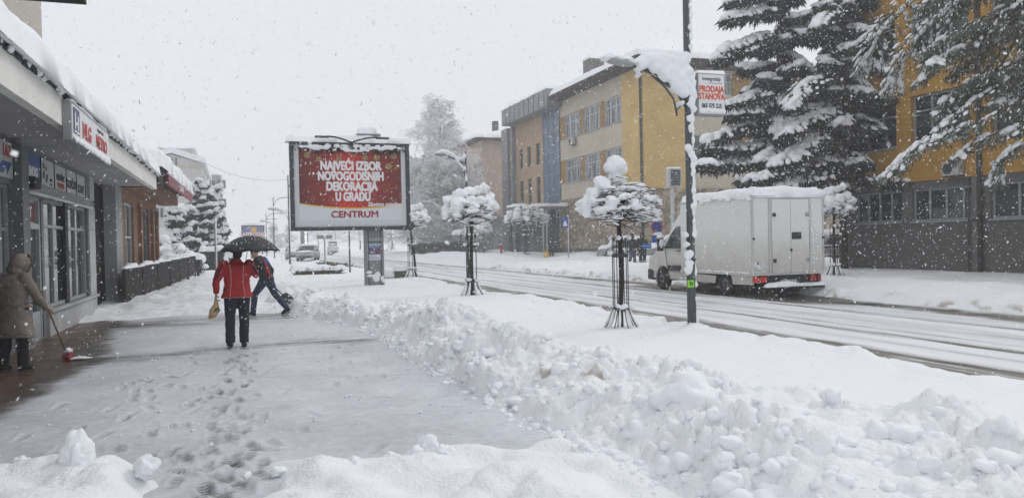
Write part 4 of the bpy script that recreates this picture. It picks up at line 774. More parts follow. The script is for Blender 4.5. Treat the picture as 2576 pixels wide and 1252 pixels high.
# ================================================================== little globe trees in their guards
TWIG = M('dark twigs', (.03, .024, .022), .9, .3, 20); GUARD = M('tree guard steel', (.035, .035, .037), .5, .2, 20)
def snow_stick(mb, a, b, r): mb.tube([Vector(a)+Vector((0, 0, r)), (Vector(a)+Vector(b))/2+Vector((0, 0, r*1.3)), Vector(b)+Vector((0, 0, r*.6))], [r, r*1.2, r*.6], 5)
def globe_tree(base, s, label, lumps, seed, detail=1., guard=True, zc=1.95, rad=.68, hh=.42, lean=0.):
    t = thing('globe_tree', label, 'tree', base, 0, 'small globe trees along the street'); rg = random.Random(seed); B = Vector(base)
    m = MB(); pts = [B+Vector((lean*.3*(1-z/1.7)+.02*math.sin(z*3+seed), 0, z*s)) for z in (-.15, .3, .8, 1.3, 1.75)]; m.tube(pts, [.055*s, .045*s, .04*s, .038*s, .04*s], 8)
    C_ = B+Vector((0, 0, zc*s)); root = pts[-1]; tips = []; thick = MB(); sn = MB()
    for k in range(int(15)):
        a = rg.uniform(0, 6.28); e = rg.uniform(.05, 1.2); d = Vector((math.cos(a)*math.cos(e), math.sin(a)*math.cos(e), math.sin(e)*.8)); e1 = root+d*rad*.55*s+Vector((0, 0, .03)); m.tube([root-Vector((0, 0, .05)), (root+e1)/2+Vector((0, 0, .05*s)), e1], [.03*s, .02*s, .013*s], 5)
        tips.append((e1, d))
    trunk = m.build('trunk', BARK, t, True); tw = MB(); n = int(26*detail)
    for e1, d in tips:
        for k in range(n):
            a = rg.uniform(0, 6.28); dd = Vector((math.cos(a), math.sin(a), rg.uniform(-.2, .22))); dd = (dd*.9+Vector((d.x, d.y, d.z*.2))*.6).normalized(); L = rg.uniform(.2, .5)*rad*1.1*s
            p0 = e1+Vector((rg.gauss(0, .12), rg.gauss(0, .12), rg.gauss(.04, .13)))*s; p1 = p0+dd*L*.6; p2 = p0+dd*L+Vector((0, 0, -.03*s))
            q = p2-C_; q2 = Vector((q.x/(rad*s), q.y/(rad*s), q.z/(hh*1.1*s)))
            if q2.length > 1.02: p2 = C_+q/q2.length; p1 = (p0+p2)/2
            tw.tube([p0, p1, p2], [.008*s, .006*s, .004*s], 3, False)
            if rg.random() < .5: snow_stick(sn, p0 if rg.random() < .4 else p1, p2, rg.uniform(.007, .019)*s)
    tw.build('twigs', TWIG, t); me = MB(); R3 = Matrix.Identity(3)
    wk = max(1, rad/.75)
    for (x, y, z, r, sq) in lumps: me.ball((B.x+x*s*wk, B.y+y*s*wk, B.z+z*s), (r*.86*s, r*.86*s, r*sq*.86*s), 2, noise=.35, seed=int(x*97+z*31) % 40)
    for k in range(150):
        a = rg.uniform(0, 6.28); rr = rad*math.sqrt(rg.random())*.97; zz = hh*math.sqrt(max(0, 1-(rr/rad)**2))*rg.uniform(-.5, .95); r = rg.uniform(.025, .075)
        me.ball((B.x+rr*math.cos(a)*s, B.y+rr*math.sin(a)*s, B.z+(zc+zz)*s), (r*1.5*s, r*1.2*s, r*.6*s), 2, noise=.45, seed=k)
    me.melt('crown_snow', SNOW, t, .018*s if detail > .5 else .04*s, 2, .012*s, 9/s); sn.build('twig_snow', SNOW, t, True)['kind'] = 'stuff'
    if guard:
        g = MB(); h = 1.42*s
        for zz in (h*.82, .32*s):
            g = MB(); g.tube([B+Vector((.125*s*math.cos(q), .125*s*math.sin(q), zz)) for q in np.linspace(0, 2*math.pi, 15)], .014*s, 5)
            g.lathe([(.128*s, zz-.03*s), (.135*s, zz-.03*s), (.135*s, zz+.03*s), (.128*s, zz+.03*s)], B, 18); g.build('ring', GUARD, t, True)
        for k in range(7):
            q = k*2*math.pi/7+.2; d = Vector((math.cos(q), math.sin(q), 0)); b_ = MB()
            b_.tube([B+d*.27*s+Vector((0, 0, -.02)), B+d*.19*s+Vector((0, 0, .12*s)), B+d*.125*s+Vector((0, 0, .3*s)), B+d*.125*s+Vector((0, 0, h*.95)), B+d*.12*s+Vector((0, 0, h)), B+d*.11*s+Vector((0, 0, h*1.02)), B+d*.09*s+Vector((0, 0, h*.97))], .0085*s, 5)
            b_.build('guard_bar', GUARD, t, True)
        sg = MB()
        for k in range(8):
            q = k*math.pi/4+.2; d = Vector((math.cos(q), math.sin(q), 0)); sg.tube([B+d*.275*s, B+d*.2*s+Vector((0, 0, .14*s)), B+d*.135*s+Vector((0, 0, .3*s))], [.018*s, .024*s, .014*s], 6)
            if k % 2: sg.ball(B+d*.15*s+Vector((0, 0, h*1.02)), (.035*s, .035*s, .04*s), 2, noise=.3, seed=k)
        for k in range(16): q = rg.uniform(0, 6.28); sg.ball(B+Vector((.16*s*math.cos(q), .16*s*math.sin(q), rg.choice((h*.85, .36*s, .34*s)))), (.05*s, .05*s, .035*s), 2, noise=.4, seed=k)
        sg.build('guard_snow', SNOW, t, True)['kind'] = 'stuff'
    return t
L1 = [(-.50, -.1, 2.12, .17, 1.1), (-.60, -.05, 2.0, .14, 1.2), (-.36, -.15, 2.26, .16, 1), (-.25, .1, 2.34, .15, .9), (-.06, -.05, 2.62, .17, .95), (-.16, -.05, 2.58, .13, 1.0), (.03, -.05, 2.58, .13, 1.0), (-.05, 0, 2.42, .14, 1), (.1, .1, 2.36, .12, .8), (.28, -.1, 2.24, .1, .6), (.45, 0, 2.1, .09, .5), (-.42, -.2, 1.9, .12, .9), (-.15, -.25, 2.16, .12, .7), (.12, -.3, 2.1, .1, .6), (-.58, 0, 1.85, .09, 1), (.3, -.2, 1.98, .1, .4), (.5, -.1, 1.92, .09, .4)]
b1 = gnd(1563, 820, .28); globe_tree((b1.x, b1.y, .26), 1.0, 'globe tree with tall snow knob in guard, nearest the lamp post', L1, 5, 1.3)
L2 = [(-.5, 0, 2.25, .2, .9), (-.3, -.1, 2.4, .2, .85), (0, 0, 2.45, .2, .8), (.18, 0, 2.5, .16, .9), (.36, .0, 2.56, .14, 1.1), (.5, 0, 2.3, .18, 1), (-.62, 0, 2.05, .14, 1.2), (-.4, -.3, 2.15, .2, 1.2), (-.1, -.35, 2.2, .18, 1.1), (.2, -.3, 2.25, .16, .9), (.45, -.25, 2.15, .15, 1), (.62, 0, 2.1, .12, 1.3), (-.66, -.1, 1.9, .1, 1.2), (.12, -.4, 1.95, .12, .7)]
b2 = gnd(1188, 738, .28); globe_tree((b2.x, b2.y, .26), 1.13, 'globe tree with broad cauliflower snow crown, in guard beside the billboard', L2, 9, 1.0)
b3 = gnd(1036, 697, .28); globe_tree((b3.x, b3.y, .26), 1.15, 'globe tree in a leaning guard, half behind the billboard', L2[2:], 12, .7, lean=.6)
b4 = gnd(1325, 655); globe_tree((b4.x, b4.y, .05), 1.75, 'wide globe tree across the road in front of the bus shelter', L2, 15, 1.2, rad=1.2, hh=.5)
b5 = gnd(1218, 652); globe_tree((b5.x, b5.y, .1), 1.3, 'globe tree across the road showing below the cauliflower crown', L2, 18, .5)
b6 = gnd(2098, 693); b6 = Vector((17.2, 18.9*17.2/16.2, .12)); bq = gnd(2100, 693, .12)
globe_tree((bq.x, bq.y, .1), 1.32, 'globe tree standing right behind the rear of the white truck', [(x, y, z, r*.9, q) for x, y, z, r, q in L2], 21, 1.0, rad=.6)
b7 = gnd(1160, 652); globe_tree((b7.x, b7.y, .1), 1.2, 'slim globe tree across the road beside the birch', L2[4:], 24, .4)
# ================================================================== lamps
def lamp(base, hgt, label, arms=1, s=1., flip=1):
    t = thing('street_lamp', label, 'street lamp', base, 0, 'street lamps along the road'); B = Vector(base); P = lambda x, z, y=0: B+Vector((x*flip, y, z))
    if arms == 0: hgt = 4.35
    pk = .6 if arms == 0 else 1; m = MB(); m.tube([P(0, -.1), P(0, 1.1)], .075*pk, 12); m.tube([P(0, 1.1), P(0, hgt)], [.06*pk, .05*pk], 12); m.build('pole', LAMPM, t, True)
    if arms:
        ht = hgt-.1; a = MB(); a.tube([P(0, ht-.9), P(.25, ht-.35), P(.7, ht-.05), P(1.3, ht+.05), P(1.9, ht+.02)], .028, 6); ar = a.build('arm', LAMPM, t, True)
        h_ = MB(); h_.ball(P(2.05, ht+.02), (.38, .12, .06), 2); h_.build('lamp_head', FRAMEG, ar, True)
        sn = MB(); sn.tube([P(.3, ht-.22), P(.7, ht+.02), P(1.3, ht+.12), P(1.9, ht+.1), P(2.35, ht+.08)], [.04, .05, .055, .09, .04], 6); sn.build('snow_cap', SNOW, ar, True)
    if arms != 1:
        zl = 4.1; P0 = P; kk = .64 if arms == 0 else 1; P = lambda x, z, y=0: P0(x*kk, zl+(z-zl)*(.8 if kk < 1 else 1), y); a = MB(); a.tube([P(0, zl-.75), P(-.18, zl-.3), P(-.5, zl-.02), P(-1.1, zl+.16)], .022, 6); a.tube([P(0, zl-.15), P(-.4, zl-.08)], .018, 6); a2 = a.build('lower_arm', LAMPM, t, True)
        h_ = MB(); h_.ball(P(-1.25, zl+.17), (.32*kk, .11, .05), 2); h_.build('lamp_head', FRAMEG, a2, True)
        sn = MB()
        sn.tube([P(-1.55, zl+.22), P(-1.2, zl+.29), P(-.85, zl+.24), P(-.5, zl+.07), P(-.2, zl+.02), P(-.02, zl+.18)], [q_*(.75 if kk < 1 else 1) for q_ in (.05, .13, .1, .07, .06, .09)], 8); sn.tube([P(-.5, zl+.02), P(-.25, zl-.25), P(-.06, zl-.4)], [.05, .04, .05], 6); sn.tube([P(0, zl+.5), P(.0, zl-.9)], [.02, .05], 6); sn.melt('snow_cap', SNOW, a2, .03, 3)
    return t
# the near one, built piece by piece
bl_ = gnd(1741, 826, .28); B = Vector((bl_.x, bl_.y, .22)); t = thing('street_lamp', 'tall dark lamp post plastered with snow, carrying a white sign box', 'street lamp', tuple(B), 0, 'street lamps along the road')
AT = lambda x, y, dy=0.: aty(x, y, B.y+dy)
m = MB(); m.tube([B-Vector((0, 0, .1)), B+Vector((0, 0, 1.45))], .070, 16); m.tube([B+Vector((0, 0, 1.45)), B+Vector((0, 0, 1.5)), B+Vector((0, 0, 8.2))], [.07, .058, .05], 16); m.build('pole', LAMPM, t, True)
a_ = MB(); a_.tube([AT(1724, 268), AT(1700, 228), AT(1665, 195), AT(1622, 172)], [.022, .024, .024, .02], 8); a_.tube([AT(1722, 250), AT(1690, 222), AT(1650, 195)], .02, 8); a_.tube([AT(1703, 290), AT(1695, 250), AT(1672, 218), AT(1640, 190)], .016, 8); a_.tube([AT(1726, 190), AT(1700, 196)], .016, 6); a_.tube([AT(1722, 258), AT(1703, 276), AT(1701, 292)], .012, 6); ar = a_.build('bracket', LAMPM, t, True)
h_ = MB(); p = AT(1556, 157); V, Fc = ico(3); W_ = V*np.array([.27, .11, .045]); W_[:, 2] += .0; ca, sa = math.cos(.13), math.sin(.13); W_ = np.stack([W_[:, 0]*ca+W_[:, 2]*sa, W_[:, 1], -W_[:, 0]*sa+W_[:, 2]*ca], -1); h_.add(W_+np.array(p), Fc); hd = h_.build('lamp_head', M('lamp head grey', (.33, .34, .34), .4, .1, 6), ar, True)
m = MB(); m.tube([AT(1592, 166), AT(1640, 185)], .02, 6); m.build('head_neck', LAMPM, hd, True)
m = MB()
for x, y, r, q in ((1522, 147, .045, .7), (1540, 144, .06, .7), (1560, 147, .06, .7), (1580, 152, .05, .7), (1593, 158, .03, .7)): p = AT(x, y); m.ball(p, (r*1.7, .11, r), 2, noise=.3, seed=x)
m.melt('snow_cap', SNOW, hd, .012, 4)
m = MB()
for x, y, r in ((1612, 160, .11), (1622, 150, .10), (1640, 152, .13), (1660, 158, .15), (1680, 162, .15), (1700, 160, .15), (1714, 155, .14), (1720, 150, .11), (1645, 172, .1), (1670, 185, .14), (1690, 190, .16), (1706, 200, .15), (1714, 215, .13), (1700, 215, .12), (1716, 235, .09), (1724, 180, .12), (1690, 172, .16), (1604, 172, .05), (1712, 145, .08), (1720, 140, .06), (1606, 190, .03), (1712, 262, .05)): m.ball(AT(x, y), (r, .13, r), 2, noise=.2, seed=x)
m.melt('snow_mass', SNOW, ar, .02, 6, .01, 8)
m = MB()
for k in range(210):                                     # snow driven against the windward side
    z = rng.uniform(.1, 7.6); a = rng.gauss(-.35, .5); cl_ = 1.0 if (3.05 < z < 5 or z > 5.2 or 1.6 < z < 3 or z < .25) else .45
    if rng.random() > cl_: continue
    r = rng.uniform(.018, .05); m.ball(B+Vector((.055*math.cos(a), .055*math.sin(a), z)), (r, r, r*1.8), 2, noise=.4, seed=k)
for x, y, r in ((1738, 195, .08), (1738, 215, .1), (1740, 235, .09), (1738, 262, .08), (1742, 275, .07), (1735, 300, .06), (1737, 388, .07), (1731, 372, .06), (1742, 400, .07), (1733, 640, .07), (1736, 660, .08), (1732, 680, .07), (1728, 615, .05), (1724, 590, .05), (1740, 520, .05), (1738, 820, .06), (1752, 822, .04)): m.ball(AT(x, y, -.03), (r, .06, r*1.1), 2, noise=.35, seed=x)
m.melt('stuck_snow', SNOW, t, .012, 2)
a_ = MB(); a_.tube([AT(1736, 430), AT(1750, 418), AT(1772, 413), AT(1797, 411)], .014, 6); a2 = a_.build('lower_bracket', LAMPM, t, True); m = MB()
for x, y, r in ((1745, 413, .05), (1760, 408, .055), (1775, 406, .05), (1788, 405, .05), (1796, 408, .035), (1740, 425, .045), (1768, 402, .03)): m.ball(AT(x, y), (r*1.2, .07, r), 2, noise=.3, seed=x)
m.melt('snow_cap', SNOW, a2, .012, 3)
MB().tube([B+Vector((0, 0, 1.12)), B+Vector((0, 0, 1.14))], .09, 12).build('collar', DARK, t, True)
g = AT(1731, 713); st_ = MB().box((g.x-.055, B.y-.09, g.z-.055), (g.x+.05, B.y-.068, g.z+.055)).build('green_sticker', M('green sticker', (.24, .62, .03), .5, .05), t); text('D', .07, TXK, st_, (g.x, B.y-.091, g.z), (1, 0, 0), (0, 0, 1), 'lettering', .003)
# its sign box
p0 = AT(1752, 183); p1 = AT(1823, 292); sb = thing('sign_box', 'white lit sign box lettered PRODAJA STANOVA hung on the lamp post', 'sign', ((p0.x+p1.x)/2, B.y, p1.z)); Z = Vector((0, 0, 1))
MB().box((p0.x, B.y-.02, p1.z), (p1.x, B.y+.16, p0.z)).build('casing', M('sign casing', (.27, .275, .285)), sb, bevel=.008)
MB().box((p0.x+.02, B.y-.026, p1.z+.02), (p1.x-.015, B.y-.021, p0.z-.02)).build('face', M('white sign plastic', (.70, .71, .72)), sb)
cx = (p0.x+p1.x)/2; hz_ = p0.z-p1.z; ORG = M('orange red ink', (.62, .09, .02), .5, 0)
for bd, v, s_, mt, sx, bo in (('investgradnja', .86, .085, TXK, .75, .001), ('PRODAJA', .61, .135, ORG, .78, .005), ('STANOVA', .435, .135, ORG, .76, .005), ('065 575 225', .22, .09, TXK, .80, .003)): text(bd, s_, mt, sb, (cx, B.y-.028, p1.z+hz_*v), (1, 0, 0), (0, 0, 1), 'lettering', 0, sx, ext=.001, fat=bo)
MB().box((cx-.05, B.y-.0275, p1.z+hz_*.755), (cx+.2, B.y-.0262, p1.z+hz_*.765)).build('rule', TXK, sb)
m = MB(); m.bar(AT(1733, 200), (p0.x, B.y+.05, p0.z-.06), .03); m.bar(AT(1735, 268), (p0.x, B.y+.05, p1.z+.06), .03); m.build('bracket', DARK, sb)
snow_slab('snow_cap', sb, flat((p0.x, B.y-.03, p0.z), (1, 0, 0), (0, 1, 0)), p1.x-p0.x, .2, .05, over=.01, res=.02, seed=2)
m = MB()
for k in range(12): m.ball((p0.x+.05+.42*k/11, B.y-.03, p1.z+.055+.035*rng.random()), (.03, .02, .035), 2, noise=.4, seed=k)
m.build('snow_drift', SNOW, sb, True)
p = aty(1176, 600, 23.6); lamp((p.x, 23.6, .2), 7.0, 'street lamp with a snow-thick low curved arm behind the globe trees', 0)
p = aty(880, 660, 40); lamp((p.x, 40, .2), 7.0, 'street lamp showing only its snowy shaft under the billboard', 0)
p = aty(728, 600, 62); lamp((p.x, 62, .2), 6.9, 'thin street lamp rising at the billboard left edge', 2)
for px, Yl, hg, lb in ((690, 92, 7.0, 'tallest of the faint distant lamps left of the billboard'), (671, 112, 6.0, 'faint distant lamp between two others over the umbrella'), (660, 135, 6.0, 'faintest distant lamp above the small far billboard')):
    p = aty(px, 620, Yl); lamp((p.x, Yl, .2), hg, lb, 2)
# plain posts and road signs
def post(name, label, px, ytop, ybot, Y, r=.035, cat='post', grp='slim posts by the walk'):
    p = aty(px, ybot, Y); q = aty(px, ytop, Y); t = thing(name, label, cat, (p.x, Y, max(p.z, .1)), 0, grp); MB().tube([(p.x, Y, 0), (p.x, Y, q.z)], r, 8).build('shaft', GRAYP, t, True)
    m = MB(); m.ball((p.x, Y, q.z+.04), (r*2, r*2, .09), 2, noise=.2); m.tube([(p.x+r*.6, Y-r*.5, .2), (p.x+r*.6, Y-r*.5, q.z)], [r*.6, r*1.0], 5); m.build('stuck_snow', SNOW, t, True); return t, p, q
post('post', 'slim snow-capped post between the snowy conifer and the umbrella', 544, 556, 685, 40, .05)
post('post', 'thin bare post just left of the umbrella rim', 563, 562, 648, 62, .05)
t, p, q = post('sign_post', 'street name sign on a thin post under the billboard', 818, 596, 652, 52, .05, 'road sign', 'road signs on posts'); MB().box((p.x-.5, 51.97, q.z-.12), (p.x+.5, 52.0, q.z+.12)).build('sign_plate', FRAMEG, t)
t, p, q = post('road_sign', 'blue crossing sign on a thin post before the stone base', 1430, 545, 655, 50, .035, 'road sign', 'road signs on posts'); MB().box((p.x-.45, 49.93, q.z-.75), (p.x+.0, 49.96, q.z)).build('sign_plate', M('sign blue', (.015, .07, .32), .4), t)
m = MB(); m.prism([(p.x-.4, q.z-.65), (p.x-.05, q.z-.65), (p.x-.22, q.z-.2)], lambda a, b: (a, 49.925, b), lambda a, b: (a, 49.929, b)); m.build('white_triangle', TXW, t)
t, p, q = post('road_sign', 'snow-topped no-parking sign with blue plate by the truck front', 1655, 535, 660, 30, .035, 'road sign', 'road signs on posts'); m = MB()
m.tube([(p.x-.05, 29.93, q.z-.62), (p.x-.05, 29.95, q.z-.62)], .30, 24); pl_ = m.build('sign_plate', M('sign red', (.45, .03, .03), .4), t); m = MB(); m.tube([(p.x-.05, 29.92, q.z-.62), (p.x-.05, 29.929, q.z-.62)], .24, 24); m.build('blue_disc', M('sign blue', (.015, .07, .32)), pl_)
m = MB(); m.bar((p.x-.05-.17, 29.917, q.z-.79), (p.x-.05+.17, 29.917, q.z-.45), .05, .004); m.bar((p.x-.05+.17, 29.913, q.z-.79), (p.x-.05-.17, 29.913, q.z-.45), .05, .004); m.build('red_cross', M('sign red', (.45, .03, .03)), pl_)
MB().box((p.x-.3, 29.93, q.z-1.32), (p.x+.22, 29.95, q.z-1.0)).build('lower_plate', M('sign blue', (.015, .07, .32)), t); m = MB(); m.ball((p.x, 29.95, q.z-.02), (.2, .12, .2), 2, noise=.2); m.ball((p.x-.05, 29.95, q.z-.3), (.25, .08, .12), 2, noise=.3); m.ball((p.x-.05, 29.93, q.z-.93), (.22, .06, .08), 2, noise=.3); m.build('snow_cap', SNOW, t, True)
p = aty(1700, 470, 30); q = aty(1700, 424, 30); t = thing('display_box', 'louvred white box on a tall white post behind the lamp post', 'box', (p.x, 30, 0)); MB().tube([(p.x-.12, 30.1, -.05), (p.x-.12, 30.1, p.z)], .09, 8).build('post', FRAME, t, True)
m = MB(); m.box((p.x-.32, 30, p.z), (p.x-.25, 30.3, q.z)); m.box((p.x+.25, 30, p.z), (p.x+.32, 30.3, q.z)); m.box((p.x-.25, 30, p.z), (p.x+.25, 30.3, p.z+.06)); m.box((p.x-.25, 30, q.z-.06), (p.x+.25, 30.3, q.z)); m.build('casing', FRAME, t); MB().box((p.x-.249, 30.05, p.z+.061), (p.x+.249, 30.28, q.z-.061)).build('panel', DARK, t)
m = MB()
for k in range(9): z = p.z+.09+(q.z-p.z-.16)*k/9; m.box((p.x-.245, 30.02, z), (p.x+.245, 30.045, z+.035))
m.build('louvre', FRAMEG, t); snow_slab('snow_cap', t, flat((p.x-.34, 29.98, q.z), (1, 0, 0), (0, 1, 0)), .68, .34, .08, res=.06, over=.01)
# hydrant, shelter, stone block, low hedge, distant things
p = gnd(1261, 634); p = Vector((aty(1261, 630, 70).x, 70, .35)); t = thing('fire_hydrant', 'red fire hydrant post standing in snow across the road', 'hydrant', tuple(p)); m = MB(); m.lathe([(0, 0), (.15, 0), (.15, .1), (.12, .12), (.12, .7), (.17, .74), (.17, .82), (.11, .86), (.1, .95), (0, 1.0)], p, 14); HYD = M('hydrant red', (.42, .035, .03), .5, .15, 6); m.build('body', HYD, t, True)
m = MB(); m.tube([p+Vector((-.25, 0, .6)), p+Vector((.25, 0, .6))], .06, 8); m.build('outlet', HYD, t, True); m = MB(); m.ball(p+Vector((0, 0, 1.02)), (.14, .14, .09), 2); m.build('snow_cap', SNOW, t, True)
SY = 64.; p0 = aty(1290, 520, SY); p1 = aty(1422, 516, SY); t = thing('bus_shelter', 'bus shelter with flat snowy roof and white posts before the office', 'bus shelter', (p1.x-1, SY, 0)); m = MB(); m.box((p0.x, SY-.6, p0.z-.12), (p1.x, SY+1.6, p0.z)); m.build('roof', FRAMEG, t)
for px in (1367, 1376): q = aty(px, 600, SY-.4); MB().tube([(q.x, SY-.4, 0), (q.x, SY-.4, p0.z-.12)], .08, 8).build('post', FRAME, t, True)
for px in (1300, 1405): q = aty(px, 600, SY+1.4); MB().tube([(q.x, SY+1.4, 0), (q.x, SY+1.4, p0.z-.12)], .08, 8).build('post', DARK, t, True)
q0 = aty(1380, 600, SY+1.5).x; MB().box((q0, SY+1.45, .2), (p1.x-.3, SY+1.5, p0.z-.2)).build('pane', GLASSF, t)
snow_slab('snow_cap', t, flat((p0.x-.05, SY-.7, p0.z), (1, 0, 0), (0, 1, 0)), p1.x-p0.x+.1, 2.4, .22, res=.15, over=.03, lump=.3, seed=4)
p = gnd(1008, 699, .26); t = thing('stone_block', 'square rough stone block with a snow cap beside the leaning guard', 'stone block', (p.x, p.y, .2)); MB().box((p.x-.22, p.y, .15), (p.x+.28, p.y+.5, .56)).build('block', M('rough stone', (.12, .11, .10), .95, .4, 8, .8, 25), t, bevel=.02); snow_slab('snow_cap', t, flat((p.x-.26, p.y-.04, .56), (1, 0, 0), (0, 1, 0)), .58, .6, .24, over=.03, res=.05, seed=3, lump=.1)
m = MB(); m.ball((p.x-.65, p.y+.3, .42), (.5, .4, .3), 3, noise=.2); m.build('drift', SNOW, t, True)
p0 = gnd(742, 694, .22); p1 = gnd(872, 692, .22); t = thing('low_hedge', 'low brown hedge drowned in snow behind the shoveller', 'hedge', ((p0.x+p1.x)/2, p0.y, .2)); m = MB()
HED = M('brown hedge twigs', (.11, .085, .07), .95, .5, 14, 1., 30)
for k in range(600): x = rng.uniform(p0.x, p1.x); y = p0.y+rng.uniform(.0, .75); z = rng.uniform(.1, .52); m.bar((x, y, z), (x+rng.gauss(0, .1), y+rng.gauss(0, .1), z+rng.uniform(-.05, .15)), .02)
m.box((p0.x+.1, p0.y+.1, .1), (p1.x-.1, p0.y+.7, .42)); m.build('twigs', HED, t); snow_slab('snow_cap', t, flat((p0.x-.1, p0.y+.1, .45), (1, 0, 0), (0, 1, 0)), p1.x-p0.x+.2, .8, .22, over=.12, res=.08, seed=8, lump=.5)
p = aty(800, 667, 46); t = thing('low_hedge', 'dark twiggy strip of hedge at the kerb by the snowy lamp shaft', 'hedge', (p.x+.8, 46, .2)); m = MB(); q0 = gnd(808, 666, .25); q1 = gnd(872, 672, .25)
for k in range(300): u = rng.random(); c = q0.lerp(q1, u); m.bar((c.x+rng.gauss(0, .1), c.y+rng.gauss(0, .3), .15), (c.x+rng.gauss(0, .2), c.y+rng.gauss(0, .3), rng.uniform(.25, .5)), .03)
m.build('twigs', HED, t)
def far_board(px0, px1, yt, yb, Y, label):
    a = aty(px0, yt, Y); b = aty(px1, yb, Y); t = thing('billboard', label, 'billboard', ((a.x+b.x)/2, Y, .2)); W = b.x-a.x; F_ = Fsouth(a.x, Y); m = MB(); m.fb(F_, 0, W, b.z, a.z, -.3, 0); m.build('frame', M('charcoal frame', (.04, .045, .05)), t)
    pn = MB().fb(F_, .12, W-.12, b.z+.12, a.z-.12, .001, .02).build('panel', M('poster blue mix', (.20, .20, .36), .5, .6, .9), t); MB().fb(F_, W*.42, W*.66, b.z+(a.z-b.z)*.63, a.z-.2, .022, .03).build('yellow_patch', M('yellow ink', (.70, .42, .02)), pn)
    MB().fb(F_, .12, W-.12, b.z+.12, b.z+(a.z-b.z)*.62, .021, .03).build('red_band', M('red band', (.42, .06, .06), .5), pn); text('RASPRODAJA', (a.z-b.z)*.30, TXW, pn, (a.x+W/2, Y-.035, b.z+(a.z-b.z)*.5), (1, 0, 0), (0, 0, 1), 'lettering', .02, .8, shear=.2)
    MB().box((a.x+W/2-.3, Y+.05, -.1), (a.x+W/2+.3, Y+.25, b.z)).build('pillar', GRAYP, t); snow_slab('snow_cap', t, flat((a.x-.1, Y-.1, a.z), (1, 0, 0), (0, 1, 0)), W+.2, .5, .3, res=.15, over=.03); return t
far_board(607, 666, 567, 612, 88, 'small far billboard lettered RASPRODAJA above the umbrella')
p = aty(765, 600, 140); t = thing('price_pylon', 'grey totem sign with a column of white price digits under the billboard', 'sign', (p.x, 140, .2)); p0 = aty(756, 600, 140); p1 = aty(775, 600, 140); zt = aty(765, 582, 140).z; zm = aty(765, 604, 140).z
MB().box((p0.x, 140, 0), (p1.x, 140.4, zt)).build('panel', M('pylon grey', (.16, .17, .18), .5), t)
for k in range(5): MB().box((p0.x+.7, 139.96, zt-.35-k*.42), (p1.x-.2, 139.99, zt-.1-k*.42)).build('price_digits', M('lit digits', (.8, .8, .8), .5, 0, emit=(1, 1, 1, 1.2)), t)
# overhead cable
p0 = aty(519, 412, 62); p1 = Vector((aty(726, 455, 62).x, 62, 6.6)); p1.z = aty(726, 452, 62).z
m = MB(); m.tube([p0.lerp(p1, k/12)-Vector((0, 0, .5*math.sin(math.pi*k/12))) for k in range(-1, 13)], .013, 4); tag(m.build('overhead_cable', DARK), 'thin overhead cable sagging across the sky left of the billboard', 'cable')
# rail fence behind the truck
a = gnd(2085, 672); b = gnd(2122, 676); t = thing('rail_fence', 'low dark rail fence with snowy rails right of the truck', 'fence', (b.x, b.y, 0)); Y = 30.9; q0 = aty(2078, 640, Y).x; q1 = aty(2128, 640, Y).x
m = MB(); m.box((q0-1.5, Y, .55), (q1, Y+.06, .62)); m.box((q0-1.5, Y, 1.0), (q1, Y+.06, 1.08)); m.build('rail', M('navy rail', (.02, .025, .05), .5), t)
for k in range(4): MB().box((q1-.25-k*1.1, Y+.06, 0), (q1-.18-k*1.1, Y+.12, 1.12)).build('post', M('navy rail', (.02, .025, .05)), t)
m = MB(); m.tube([(q0-1.5, Y+.03, 1.12), (q1, Y+.03, 1.12)], .06, 6); m.tube([(q0-1.5, Y+.03, .66), (q1, Y+.03, .66)], .05, 6); m.build('snow_cap', SNOW, t, True)
# ================================================================== the white box truck
TW = M('truck white paint', (.60, .60, .57), .42, .06, 1.5, .02, 3, spec=.5); RUB = M('tyre rubber', (.018, .018, .019), .85, .3, 15); PLB = M('black plastic', (.025, .025, .027), .6, .2, 12)
TRW = bpy.data.materials.new('grimy truck panel'); TRW.use_nodes = True; t_ = TRW.node_tree; b = t_.nodes['Principled BSDF']; b.inputs['Roughness'].default_value = .5
tc = t_.nodes.new('ShaderNodeTexCoord'); n_ = t_.nodes.new('ShaderNodeTexNoise'); n_.inputs['Scale'].default_value = 2.2; n_.inputs['Detail'].default_value = 8; n_.inputs['Roughness'].default_value = .65; sp = t_.nodes.new('ShaderNodeSeparateXYZ')
t_.links.new(tc.outputs['Object'], n_.inputs[0]); t_.links.new(tc.outputs['Object'], sp.inputs[0]); mr = t_.nodes.new('ShaderNodeMapRange'); mr.inputs[1].default_value = .3; mr.inputs[2].default_value = 1.9; mr.inputs[3].default_value = .95; mr.inputs[4].default_value = 0; t_.links.new(sp.outputs['Z'], mr.inputs[0])
mu = t_.nodes.new('ShaderNodeMath'); mu.operation = 'MULTIPLY_ADD'; t_.links.new(n_.outputs[0], mu.inputs[0]); mu.inputs[1].default_value = 1.1; mu.inputs[2].default_value = -.35; ad = t_.nodes.new('ShaderNodeMath'); ad.use_clamp = True; t_.links.new(mu.outputs[0], ad.inputs[0]); m2 = t_.nodes.new('ShaderNodeMath'); m2.operation = 'MULTIPLY'; m2.use_clamp = True; t_.links.new(mr.outputs[0], m2.inputs[0]); ad.operation = 'ADD'; ad.inputs[1].default_value = .45; t_.links.new(ad.outputs[0], m2.inputs[1])
mxr = t_.nodes.new('ShaderNodeMixRGB'); mxr.inputs[1].default_value = (.74, .74, .71, 1); mxr.inputs[2].default_value = (.26, .225, .165, 1); t_.links.new(m2.outputs[0], mxr.inputs[0]); t_.links.new(mxr.outputs[0], b.inputs['Base Color'])
X0, X1, YR, YF, Z0, Z1 = 13.15, 15.5, 17.45, 21.05, .62, 2.76
tk = thing('box_truck', 'dirty white box truck with snow on its roof and lit red tail lamps', 'truck', ((X0+X1)/2, YR, 0))
